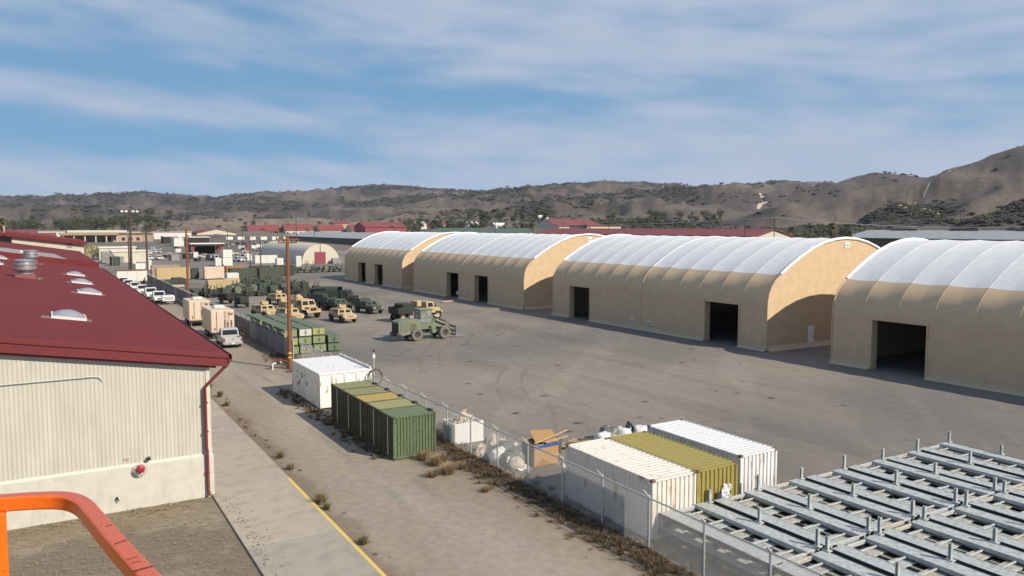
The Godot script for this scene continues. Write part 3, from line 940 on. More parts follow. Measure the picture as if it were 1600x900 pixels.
	for s in vents:
		if vp == null:
			vp = thing("roof_ventilator", s[2], "roof ventilator", Vector3.ZERO, 0, "steel roof ventilators")
			g = Geo.new()
			g.frus(-0.95, 0.95, -0.95, 0.95, -0.3, -0.75, 0.75, -0.75, 0.75, 0.38)
			part("base_curb", g, MT["red_trim"], vp)
			g = Geo.new()
			g.lathe([Vector2(0.66, 0.30), Vector2(0.7, 0.36), Vector2(0.7, 0.46), Vector2(0.52, 0.5), Vector2(0.52, 0.6), Vector2(0.86, 0.68), Vector2(0.94, 0.78), Vector2(0.94, 1.0), Vector2(0.80, 1.06), Vector2(0.80, 1.14), Vector2(0.88, 1.16), Vector2(0.88, 1.3), Vector2(0.76, 1.34), Vector2(0.76, 1.5), Vector2(0.83, 1.54), Vector2(0.83, 1.62), Vector2(0.6, 1.72), Vector2(0.02, 1.76)], 28)
			part("hood", g, MT["galvanised"], vp)
			g = Geo.new()
			g.b2(-1.6, -0.95, -0.12, -0.02, 0.2, 0.9)
			part("flashing", g, MT["flashing"], vp)
			g = Geo.new()
			g.b2(0.95, 1.35, -0.16, 0.0, 0.3, 0.95)
			part("flashing", g, MT["flashing"], vp)
			vp.position = P(s[0], roof_h(s[0]), s[1])
		else:
			dup(vp, "roof_ventilator", s[2], P(s[0], roof_h(s[0]), s[1]), 0, "steel roof ventilators")
	second_buildings()

func second_buildings() -> void:
	# next red roof: a raised step, then the same slope on towards a taller gable
	var t := thing("red_roof_annex", "red roofed annex with a stepped end joining the long building", "building")
	var g := Geo.new()
	var f := func(u: float): return roof_h(u) + 0.05
	for q in [[0.62, -0.6, 130.7, 130.95], [0.52, 0.3, 130.95, 199.5]]:
		g.hexa([P(-22, f.call(-22.0) + q[1], q[2]), P(7.1, f.call(7.1) + q[1], q[2]), P(7.1, f.call(7.1) + q[1], q[3]), P(-22, f.call(-22.0) + q[1], q[3]), P(-22, f.call(-22.0) + q[0], q[2]), P(7.1, f.call(7.1) + q[0], q[2]), P(7.1, f.call(7.1) + q[0], q[3]), P(-22, f.call(-22.0) + q[0], q[3])])
	part("roof", g, MT["red_roof"], t)
	g = Geo.new()
	g.b2(-22, 6.6, 0, 6.9, -199.0, -131.05)
	part("wall", g, MT["cream_plaster"], t)
	g = Geo.new()
	g.hexa([P(-22, f.call(-22.0) + 0.5, 133), P(3.2, f.call(3.2) + 0.5, 133), P(1.8, f.call(1.8) + 0.5, 152), P(-22, f.call(-22.0) + 0.5, 152), P(-22, f.call(-22.0) + 0.57, 133.3), P(3.0, f.call(3.0) + 0.57, 133.3), P(1.7, f.call(1.7) + 0.57, 151.7), P(-22, f.call(-22.0) + 0.57, 151.7)])
	part("grey_roof_panel", g, M("weathered_panel", Color(0.30, 0.285, 0.275), 0.7, 0.0, TX["dirty"], Vector3.ONE * 0.2), t)
	for q in [[-6.0, 136.0], [-2.2, 140.0]]:
		g = Geo.new()
		g.b2(q[0] - 0.7, q[0] + 0.7, f.call(q[0]) + 0.5, f.call(q[0]) + 0.9, -q[1] - 1, -q[1] + 1)
		part("roof_hatch", g, MT["white_frame"], t)
	var b := thing("tall_gable_building", "cream gable end with red roof rising behind the long red roof", "building")
	g = Geo.new()
	var pr := func(x0: float, x1: float, top0: float, top1: float, v0: float, v1: float):
		var gg := Geo.new()
		gg.hexa([P(x0, 0, v0), P(x1, 0, v0), P(x1, 0, v1), P(x0, 0, v1), P(x0, top0, v0), P(x1, top1, v0), P(x1, top1, v1), P(x0, top0, v1)])
		return gg
	part("wall", pr.call(-5.6, 8.0, 11.0, 9.2, 200.0, 250.0), MT["far_cream"], b)
	part("recessed_wall", pr.call(-22.0, -5.6, 13.0, 10.9, 203.5, 250.0), MT["far_cream"], b)
	g = Geo.new()
	var R := func(x: float): return 9.4 + 0.135 * (8.6 - x)
	g.hexa([P(-24, R.call(-24.0) - 0.5, 199.2), P(8.6, R.call(8.6) - 0.5, 199.2), P(8.6, R.call(8.6) - 0.5, 251), P(-24, R.call(-24.0) - 0.5, 251), P(-24, R.call(-24.0) + 0.2, 199.2), P(8.6, R.call(8.6) + 0.2, 199.2), P(8.6, R.call(8.6) + 0.2, 251), P(-24, R.call(-24.0) + 0.2, 251)])
	part("roof", g, MT["red_roof"], b)
	g = Geo.new()
	g.b2(4.7, 5.7, 8.3, 9.2, -200.0, -199.93)
	part("wall_vent", g, MT["far_grey"], b)
	g = Geo.new()
	g.b2(-6.9, -6.8, 11.0, 13.2, -199.3, -199.2)
	part("vent_pipe", g, MT["white_frame"], b)
	# farther red roofs on the same side
	for q in [[-24.0, 6.0, 262.0, 300.0, 9.5, "low red roof with pale ridge directly beyond the tall cream gable"], [-40.0, 4.0, 312.0, 352.0, 10.5, "second low red roof beyond the tall cream gable"], [-60.0, -2.0, 372.0, 430.0, 11.5, "third and farthest red roof beyond the tall cream gable"]]:
		gable("red_roof_house", q[5], q[0], q[1], q[2], q[3], q[4] - 3.2, q[4], true, MT["far_cream"], MT["red_roof_far"], "red roofed buildings behind the long building")

# gabled building; ridge along x when along_x
func gable(called: String, label: String, u0: float, u1: float, v0: float, v1: float, eave: float, ridge: float, along_x: bool, wall: Material, roof: Material, group := "", doors := []) -> Node3D:
	var t := thing(called, label, "building", Vector3.ZERO, 0, group)
	var g := Geo.new()
	var um := (u0 + u1) / 2
	var vm := (v0 + v1) / 2
	g.b2(u0, u1, 0, eave, -v1, -v0)
	if along_x:
		g.T = Transform3D(Basis(Vector3.UP, PI / 2), Vector3.ZERO)
		# local x = -world z ... build gable triangles directly instead
		g.T = Transform3D.IDENTITY
		for u in [[u0, false], [u1, true]]:
			var a := P(u[0], eave, v0); var b := P(u[0], eave, v1); var c := P(u[0], ridge - 0.1, vm)
			if u[1]: g.tri(a, b, c)
			else: g.tri(b, a, c)
	else:
		for v in [[v0, true], [v1, false]]:
			var a := P(u0, eave, v[0]); var b := P(u1, eave, v[0]); var c := P(um, ridge - 0.1, v[0])
			if v[1]: g.tri(a, b, c)
			else: g.tri(b, a, c)
	part("wall", g, wall, t)
	g = Geo.new()
	var o := 0.6
	var th := 0.25
	if along_x:
		var sl := (ridge - eave) / (vm - v0)
		for s in [-1.0, 1.0]:
			var ve: float = vm + s * (vm - v0 + o)
			var he: float = eave - sl * o
			var A := [P(u0 - o, he, ve), P(u1 + o, he, ve), P(u1 + o, ridge, vm), P(u0 - o, ridge, vm)]
			if s > 0: A.reverse()
			g.hexa([A[0], A[1], A[2], A[3], A[0] + Vector3(0, th, 0), A[1] + Vector3(0, th, 0), A[2] + Vector3(0, th, 0), A[3] + Vector3(0, th, 0)])
	else:
		var sl := (ridge - eave) / (um - u0)
		for s in [-1.0, 1.0]:
			var ue: float = um + s * (um - u0 + o)
			var he: float = eave - sl * o
			var A := [P(ue, he, v1 + o), P(ue, he, v0 - o), P(um, ridge, v0 - o), P(um, ridge, v1 + o)]
			if s > 0: A.reverse()
			g.hexa([A[0], A[1], A[2], A[3], A[0] + Vector3(0, th, 0), A[1] + Vector3(0, th, 0), A[2] + Vector3(0, th, 0), A[3] + Vector3(0, th, 0)])
	part("roof", g, roof, t)
	for d in doors: # [name, u0, u1, h0, h1, material], on the face towards the yard
		var dg := Geo.new()
		dg.b2(d[1], d[2], d[3], d[4], -v0 - 0.05, -v0 + 0.06)
		part(d[0], dg, MT[d[5]], t)
	return t

# ------------------------------------------------------------------ arched fabric sheds
var SHED_PROF := []
func shed_profile() -> void:
	# offset from the front wall and height, from the ground over the ridge and down
	var key := [Vector2(0, 0), Vector2(0, 1.2), Vector2(0, 2.6), Vector2(0, 4.55), Vector2(0.05, 5.2), Vector2(0.22, 6.05), Vector2(0.62, 6.8), Vector2(1.2, 7.45), Vector2(1.95, 8.0), Vector2(3.3, 8.85), Vector2(4.9, 9.72), Vector2(6.8, 10.6), Vector2(8.7, 11.22), Vector2(10.6, 11.58), Vector2(12.5, 11.7)]
	SHED_PROF = key.duplicate()
	for i in range(key.size() - 2, -1, -1):
		SHED_PROF.append(Vector2(25.0 - key[i].x, key[i].y))

func shed(label: String, v0: float, v1: float, bays: int, doors: Array, extras: bool) -> void:
	var t := thing("arched_fabric_shed", label, "shed", Vector3.ZERO, 0, "arched tan and white storage sheds")
	var U := 64.3
	# columns along v: bay seams, points inside bays, door edges
	var vs := []
	var L := (v1 - v0) / bays
	for b in bays:
		for k in 6: vs.append(v0 + (b + k / 6.0) * L)
	vs.append(v1)
	for d in doors: vs.append(d[0]); vs.append(d[1])
	vs.sort()
	var white := Geo.new()
	var tan := Geo.new()
	var np := SHED_PROF.size()
	var pt := func(i: int, v: float) -> Vector3:
		var p: Vector2 = SHED_PROF[i]
		var f := fposmod((v - v0) / L, 1.0)
		if v >= v1 - 0.001 or v <= v0 + 0.001: f = 0.0
		var sag := 0.0
		if p.y > 5.0:
			var s := smoothstep(5.0, 7.2, p.y)
			# the cloth hangs hollow between arches, tightest right at them
			sag = lerpf(0.15, 0.06, smoothstep(7.2, 9.0, p.y)) * s * (1.0 - pow(absf(2.0 * f - 1.0), 1.6))
		var a: Vector2 = SHED_PROF[maxi(i - 1, 0)]
		var c: Vector2 = SHED_PROF[mini(i + 1, np - 1)]
		var nn := Vector2(-(c.y - a.y), c.x - a.x).normalized()
		var q := p - nn * sag
		return P(U + q.x, q.y, v)
	var nrm := func(i: int, v: float) -> Vector3:
		var du: Vector3 = pt.call(mini(i + 1, np - 1), v) - pt.call(maxi(i - 1, 0), v)
		var e := 0.12
		var dv: Vector3 = pt.call(i, minf(v + e, v1)) - pt.call(i, maxf(v - e, v0))
		var g := du.cross(dv).normalized()
		if g.y < -0.05 or SHED_PROF[i].x < 12.0 and g.x > 0.2: g = -g
		return g
	for k in vs.size() - 1:
		var a: float = vs[k]
		var b: float = vs[k + 1]
		if b - a < 0.002: continue
		var inside := false
		for d in doors:
			if a >= d[0] - 0.001 and b <= d[1] + 0.001: inside = true
		# normals are taken just inside the strip so that each arch stays a crease
		var ma := a + minf(0.13, (b - a) * 0.4)
		var mb := b - minf(0.13, (b - a) * 0.4)
		for i in np - 1:
			if inside and i < 3: continue
			var g := white if SHED_PROF[i].y >= 7.99 and SHED_PROF[i + 1].y >= 7.99 else tan
			var A: Vector3 = pt.call(i, b); var B: Vector3 = pt.call(i, a); var C: Vector3 = pt.call(i + 1, a); var D: Vector3 = pt.call(i + 1, b)
			var nA: Vector3 = nrm.call(i, mb); var nB: Vector3 = nrm.call(i, ma); var nC: Vector3 = nrm.call(i + 1, ma); var nD: Vector3 = nrm.call(i + 1, mb)
			g.tri(A, B, C, nA, nB, nC)
			g.tri(A, C, D, nA, nC, nD)
	part("side_cover", tan, MT["shed_tan"], t)
	part("roof_cover", white, MT["shed_white"], t)
	# end walls
	var poly := PackedVector2Array()
	for p in SHED_PROF: poly.append(Vector2(U + p.x, p.y))
	poly.reverse()
	for e in [[v0, "end_wall"], [v1, "end_wall"]]:
		var g := Geo.new()
		var s: float = 0.06 if e[0] == v0 else -0.06
		g.prism(poly, -(e[0] + s) - 0.03, -(e[0] + s) + 0.03)
		part(e[1], g, MT["shed_tan"], t)
	# white rim over the top of the end arches
	for e in [v0, v1]:
		var g := Geo.new()
		var path := []
		for p in SHED_PROF:
			if p.y >= 7.9: path.append(P(U + p.x, p.y + 0.02, e + (0.02 if e == v0 else -0.02)))
		g.tube(path, 0.16, 8)
		part("rim", g, MT["shed_rim"], t)
		g = Geo.new()
		path = []
		for i in 9: path.append(P(U + SHED_PROF[i].x, SHED_PROF[i].y, e))
		g.tube(path, 0.07, 6)
		part("edge_rope", g, MT["shed_tan"], t)
	# seam over the arches, raised a little; the middle one is doubled and runs to the ground
	for b in range(1, bays):
		var g := Geo.new()
		var g2 := Geo.new()
		var v := v0 + b * L
		var r := 0.022 if b * 2 != bays else 0.07
		var path := []
		var low := []
		for i in np:
			var p: Vector2 = SHED_PROF[i]
			if p.y >= 7.99: path.append(P(U + p.x, p.y, v))
			elif i < 10 and (p.y > 6.0 or b * 2 == bays): low.append(P(U + p.x, p.y, v))
		low.append(path[0])
		g.tube(path, r, 6)
		part("seam", g, MT["shed_white"], t)
		g2.tube(low, r * 0.8, 6)
		part("seam", g2, MT["shed_tan_light"] if b * 2 == bays else MT["shed_tan"], t)
	# skirt: loose cloth lying in folds along the foot of the walls
	var sk := noise(int(v0), 0.35, 3)
	var runs := [[v0, v0]]
	var dd := doors.duplicate()
	dd.sort()
	runs = []
	var at := v0
	for d in dd:
		runs.append([at, d[0] - 0.1]); at = d[1] + 0.1
	runs.append([at, v1])
	for r in runs:
		var g := Geo.new()
		var rows := []
		var n := int((r[1] - r[0]) / 0.4) + 2
		for i in n:
			var v: float = lerpf(r[0], r[1], float(i) / (n - 1))
			var a := sk.get_noise_1d(v * 2.0)
			var b := sk.get_noise_1d(v * 5.0 + 90.0)
			rows.append([P(U - 0.02, 0.42 + 0.16 * a, v), P(U - 0.10 - 0.05 * b, 0.33 + 0.12 * a, v), P(U - 0.09 - 0.09 * a, 0.19 + 0.05 * b, v), P(U - 0.22 - 0.12 * b, 0.07, v), P(U - 0.38 - 0.2 * a, 0.012, v)])
		g.grid(rows, true, false)
		part("skirt", g, MT["shed_tan_light"], t)
	var g3 := Geo.new()
	var rows3 := []
	for i in 60:
		var u := U + 25.0 * i / 59.0
		var a := sk.get_noise_1d(u * 2.0)
		rows3.append([P(u, 0.5 + 0.14 * a, v0 + 0.0), P(u, 0.36, v0 - 0.12 - 0.05 * a), P(u, 0.12, v0 - 0.25 - 0.1 * a), P(u, 0.012, v0 - 0.5 - 0.2 * a)])
	g3.grid(rows3, true, true)
	part("skirt", g3, MT["shed_tan_light"], t)
	# doorway jambs and heads
	for d in doors:
		var g := Geo.new()
		g.b2(U - 0.06, U + 0.8, 0, 4.56, -d[0] - 0.0, -d[0] + 0.14)
		g.b2(U - 0.06, U + 0.8, 0, 4.56, -d[1] - 0.14, -d[1])
		g.b2(U - 0.06, U + 0.8, 4.56, 4.72, -d[1] - 0.14, -d[0] + 0.14)
		part("door_frame", g, MT["shed_tan"], t)
	# vents low beside the middle seam
	var mid := (v0 + v1) / 2
	for s in [-1.6, 1.6]:
		var g := Geo.new()
		g.rbox(P(U - 0.04, 1.0, mid + s), Vector3(0.1, 0.55, 0.75), 0.02)
		var o := part("wall_vent", g, MT["white_frame"], t)
		g = Geo.new()
		g.box(P(U - 0.095, 1.0, mid + s), Vector3(0.02, 0.25, 0.4))
		part("vent_grille", g, MT["far_grey"], o)
	if extras:
		var g := Geo.new()
		g.rbox(P(71.25, 1.1, v0 - 0.02), Vector3(0.95, 2.2, 0.1), 0.02)
		var o := part("door", g, M("door_white", Color(0.75, 0.75, 0.76), 0.5), t)
		g = Geo.new()
		g.box(P(71.6, 1.05, v0 - 0.09), Vector3(0.05, 0.16, 0.06))
		part("handle", g, MT["black_metal"], o)
	var gs := Geo.new()
	gs.rbox(P(U + 12.7, 10.95, v0 + 0.0), Vector3(0.85, 0.6, 0.08), 0.01)
	var sg := part("gable_sign", gs, M("sign_white", Color(0.78, 0.78, 0.78), 0.5), t)
	gs = Geo.new()
	gs.box(P(U + 12.7, 10.9, v0 - 0.045), Vector3(0.5, 0.16, 0.012))
	part("lettering_bar", gs, MT["far_grey"], sg)
	# steel arches inside, seen through the doorways
	for b in [0, bays / 2, bays]:
		var g := Geo.new()
		var path := []
		for i in range(0, np, 2):
			var p: Vector2 = SHED_PROF[i]
			path.append(P(U + 12.5 + (p.x - 12.5) * 0.965, p.y * 0.965, v0 + 0.3 + b * (v1 - v0 - 0.6) / bays))
		g.tube(path, 0.08, 5)
		part("arch", g, MT["galvanised"], t)

func sheds() -> void:
	shed_profile()
	shed("arched tan and white shed at the far end of the row, smallest looking", 151.6, 187.6, 10, [[162.5, 167.4], [173.2, 178.0]], false)
	shed("second arched tan and white shed from the far end, two doorways close together", 103.4, 145.8, 12, [[114.9, 119.6], [125.8, 130.6]], false)
	shed("arched shed with its whole sunlit end and small white door in view", 55.5, 95.3, 12, [[59.4, 64.4], [86.3, 91.0]], true)
	shed("nearest arched shed, cut off by the right edge of the picture", 8.0, 47.7, 12, [[38.4, 43.5], [14.0, 19.0]], false)

# ------------------------------------------------------------------ containers
func ribbed(g: Geo, a: Vector3, along: Vector3, up: Vector3, out: Vector3, length: float, height: float, pitch := 0.28, depth := 0.036) -> void:
	# trapezoid ribs on a panel that starts at a; (along, up, out) right-handed: along x up = out
	var x := 0.0
	var pts := []
	while x < length - 0.01:
		for q in [[0.0, 0.0], [0.28, 0.0], [0.40, 1.0], [0.78, 1.0], [0.90, 0.0]]:
			var xx: float = x + q[0] * pitch
			if xx < length: pts.append(Vector2(xx, -depth * q[1]))
		x += pitch
	pts.append(Vector2(length, 0))
	for i in pts.size() - 1:
		var p: Vector2 = pts[i]
		var q: Vector2 = pts[i + 1]
		if q.x - p.x < 0.001: continue
		var A := a + along * p.x + out * p.y
		var B := a + along * q.x + out * q.y
		g.quad(A, B, B + up * height, A + up * height)

# local: length along z, +z end towards the camera; ribbed end or doors
func container(called: String, label: String, L: float, W: float, H: float, mat: Material, pos: Vector3, group := "", opt := {}) -> Node3D:
	var t := thing(called, label, "container", pos, opt.get("turn", 0.0), group)
	var hx := W / 2
	var hz := L / 2
	var side: Material = opt.get("side", mat)
	var g := Geo.new()
	var r := 0.09
	for sx in [-1, 1]:
		for sz in [-1, 1]:
			g.b2(sx * hx - (r if sx > 0 else 0.0), sx * hx + (0.0 if sx > 0 else r), 0.0, H, sz * hz - (r if sz > 0 else 0.0), sz * hz + (0.0 if sz > 0 else r))
	for y in [[0.02, 0.16], [H - 0.1, H - 0.012]]:
		for sx in [-1, 1]: g.b2(sx * (hx - 0.035) - 0.03, sx * (hx - 0.035) + 0.03, y[0], y[1], -hz + r, hz - r)
		for sz in [-1, 1]: g.b2(-hx + r, hx - r, y[0], y[1], sz * (hz - 0.035) - 0.03, sz * (hz - 0.035) + 0.03)
	part("corner_frame", g, opt.get("frame", mat), t)
	for sx in [-1, 1]:
		g = Geo.new()
		if sx > 0: ribbed(g, Vector3(hx - 0.02, 0.14, hz - r), Vector3(0, 0, -1), Vector3.UP, Vector3(1, 0, 0), L - 2 * r, H - 0.22)
		else: ribbed(g, Vector3(-hx + 0.02, 0.14, -hz + r), Vector3(0, 0, 1), Vector3.UP, Vector3(-1, 0, 0), L - 2 * r, H - 0.22)
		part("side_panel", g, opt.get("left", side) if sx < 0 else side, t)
	g = Geo.new()
	ribbed(g, Vector3(-hx + 0.05, H - 0.02, hz - 0.06), Vector3(0, 0, -1), Vector3(1, 0, 0), Vector3(0, 1, 0), L - 0.12, W - 0.1, opt.get("roof_pitch", 0.29), 0.022)
	part("roof", g, opt.get("roof", mat), t)
	g = Geo.new()
	if opt.get("doors", false):
		for s in [-1, 1]:
			var dg := Geo.new()
			dg.rbox(Vector3(s * (hx - r) / 2.0, H / 2 + 0.03, hz - 0.05), Vector3(hx - r - 0.02, H - 0.28, 0.05), 0.012)
			var d := part("door", dg, opt.get("door_mat", mat), t)
			for k in [0.3, 0.75]:
				var rg := Geo.new()
				rg.cyl(Vector3(s * (hx - r) * k, 0.14, hz - 0.0), Vector3(s * (hx - r) * k, H - 0.1, hz - 0.0), 0.018, 0.018, 6)
				part("lock_rod", rg, MT["galvanised"] if not opt.has("rod") else opt.rod, d)
	else:
		ribbed(g, Vector3(-hx + r, 0.14, hz - 0.02), Vector3(1, 0, 0), Vector3.UP, Vector3(0, 0, 1), W - 2 * r, H - 0.22, opt.get("end_pitch", 0.25), 0.05)
		part("end_panel", g, opt.get("end", mat), t)
	g = Geo.new()
	ribbed(g, Vector3(hx - r, 0.14, -hz + 0.02), Vector3(-1, 0, 0), Vector3.UP, Vector3(0, 0, -1), W - 2 * r, H - 0.22, 0.25, 0.05)
	part("end_panel", g, mat, t)
	g = Geo.new()
	g.b2(-hx + 0.03, hx - 0.03, 0.03, 0.14, -hz + 0.03, hz - 0.03)
	part("floor", g, MT["black_metal"], t)
	for sx in [-1, 1]:
		for sz in [-1, 1]:
			for y in [0.0, H - 0.118]:
				g = Geo.new()
				g.rbox(Vector3(sx * (hx - 0.08), y + 0.06, sz * (hz - 0.08)), Vector3(0.178, 0.122, 0.178), 0.014)
				part("corner_casting", g, opt.get("casting", MT["rusty_steel"]), t)
	return t

func yard_containers() -> void:
	container("shipping_container", "cream white shipping container with rust marks, against the fence, nearest the road", 6.2, 2.43, 2.59, MT["container_white"], P(22.23, 0.05, 26.9), "three containers by the steel frames", {"casting": MT["rusty_steel"]})
	container("shipping_container", "mustard olive shipping container between a cream one and a white one", 6.2, 2.43, 2.59, MT["container_olive"], P(24.72, 0.05, 26.9), "three containers by the steel frames")
	container("shipping_container", "bright white shipping container standing farthest from the fence", 6.4, 2.43, 2.59, MT["container_bright"], P(27.98, 0.05, 27.6), "three containers by the steel frames")
	# torn sheet hanging at a hole in the olive end
	var g := Geo.new()
	var rows := []
	for i in 8:
		var row := []
		for j in 6:
			var x := lerpf(-0.2, 0.2, j / 5.0) * (1.0 - 0.4 * absf(i / 7.0 - 0.4))
			row.append(Vector3(x + 0.06 * sin(i * 1.3), i * 0.13, 0.05 * sin(i * 2.1 + j * 1.7) + 0.03 * j))
		rows.append(row)
	g.grid(rows, true, false)
	single("torn_sheet", g, MT["bag_white"], "white torn plastic sheet caught on the olive container end", "plastic sheet", P(25.1, 0.95, 23.72))
	g = Geo.new()
	g.rbox(Vector3.ZERO, Vector3(0.3, 0.5, 0.06), 0.02)
	single("vent_box", g, MT["black_metal"], "dark square vent box on the olive container end beside the torn sheet", "vent", P(24.75, 1.25, 23.76))
	# row of five short containers across the road edge
	var mats := [["container_green", "container_green", "deep green short container at the near end of the row beside the road"], ["container_pale_green", "container_pale_green", "short container with pale green ribbed roof, second from the near end"], ["container_mustard", "container_mustard", "short container with yellow mustard ribbed roof in the middle of the green row"], ["container_drab", "container_drab", "drab green short container, second from the white storage box"], ["container_drab", "container_drab", "drab green short container touching the white storage box end of the row"]]
	for i in 5:
		var m: Array = mats[i]
		var flat := i != 1 and i != 2
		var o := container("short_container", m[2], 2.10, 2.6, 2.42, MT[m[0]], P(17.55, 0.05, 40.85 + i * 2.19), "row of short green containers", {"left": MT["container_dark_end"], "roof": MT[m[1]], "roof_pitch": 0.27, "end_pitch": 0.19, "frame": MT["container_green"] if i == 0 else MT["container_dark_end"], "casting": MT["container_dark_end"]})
		# door bars on the road side
		for z in [-0.75, -0.35, 0.3, 0.7]:
			g = Geo.new()
			g.cyl(Vector3(-1.33, 0.15, z), Vector3(-1.33, 2.3, z), 0.025, 0.025, 6)
			part("lock_rod", g, MT["container_dark_end"] if z != 0.3 else MT["white_frame"], o)
		g = Geo.new()
		g.rbox(Vector3(1.25, 2.45, 0.4), Vector3(0.25, 0.06, 0.5), 0.02)
		part("roof_lug", g, MT["black_metal"], o)
	# the broad white storage box
	var t := thing("white_storage_box", "broad white steel storage box with peeling paint at the end of the green row", "storage box", P(18.35, 0.05, 57.2))
	g = Geo.new()
	var W := 3.9
	var L := 7.0
	var H := 2.52
	g.b2(-W / 2, W / 2, 0.1, H - 0.06, -L / 2, L / 2)
	part("body", g, MT["box_white"], t)
	g = Geo.new()
	g.rbox(Vector3(0, H, 0), Vector3(W + 0.1, 0.12, L + 0.1), 0.02)
	part("roof", g, MT["box_white"], t)
	for x in [-1.9, -1.0, -0.1, 0.8, 1.86]:
		g = Geo.new()
		g.rbox(Vector3(x, H / 2, L / 2 + 0.03), Vector3(0.1, H - 0.2, 0.07), 0.01)
		part("stiffener", g, MT["box_white"], t)
	for z in [-3.4, -1.7, 0.0, 1.7, 3.4]:
		g = Geo.new()
		g.rbox(Vector3(-W / 2 - 0.02, H / 2, z), Vector3(0.06, H - 0.2, 0.1), 0.01)
		part("stiffener", g, MT["box_white"], t)
	var rr := RandomNumberGenerator.new()
	rr.seed = 3
	for k in 12:
		g = Geo.new()
		var z := rr.randf_range(-2.8, 0.9)
		g.box(Vector3(-W / 2 - 0.008, rr.randf_range(0.9, 1.9), z), Vector3(0.02, rr.randf_range(0.08, 0.28), rr.randf_range(0.06, 0.2)))
		part("peeled_patch", g, MT["black_metal"] if k % 3 else MT["rusty_steel"], t)
	g = Geo.new()
	g.tube([Vector3(W / 2 - 0.05, H + 0.16, -L / 2), Vector3(W / 2 - 0.05, H + 0.16, L / 2 - 0.1)], 0.09, 8)
	part("roof_pipe", g, MT["box_white"], t)
	for z in [-2.5, 0.0, 2.4]:
		g = Geo.new()
		g.rbox(Vector3(W / 2 - 0.05, H + 0.16, z), Vector3(0.24, 0.24, 0.12), 0.02)
		part("pipe_clamp", g, MT["galvanised"], t)
	# lamp post with coiled hose
	var lp := thing("camera_post", "thin grey post with a small dark head beside the white storage box", "post", P(20.42, 0, 53.6))
	g = Geo.new()
	g.cyl(Vector3.ZERO, Vector3(0, 3.85, 0), 0.045, 0.04, 10)
	part("pole", g, MT["fence_steel"], lp)
	g = Geo.new()
	g.rbox(Vector3(0, 3.55, 0), Vector3(0.2, 0.3, 0.16), 0.03)
	part("junction_box", g, MT["white_frame"], lp)
	g = Geo.new()
	g.rbox(Vector3(0, 3.95, 0.03), Vector3(0.13, 0.16, 0.2), 0.03)
	part("dark_head", g, MT["black_metal"], lp)
	g = Geo.new()
	var pth := []
	for i in 110:
		var a := i * 0.36
		var rad := 0.52 + 0.05 * sin(i * 0.9)
		pth.append(Vector3(cos(a) * rad, sin(a) * (rad + 0.12), 0.10 + 0.05 * sin(i * 0.37)))
	g.tube(pth, 0.022, 5)
	single("coiled_hose", g, MT["cable_black"], "coil of dark hose hung on the post by the white storage box", "hose", P(20.42, 2.0, 53.5))

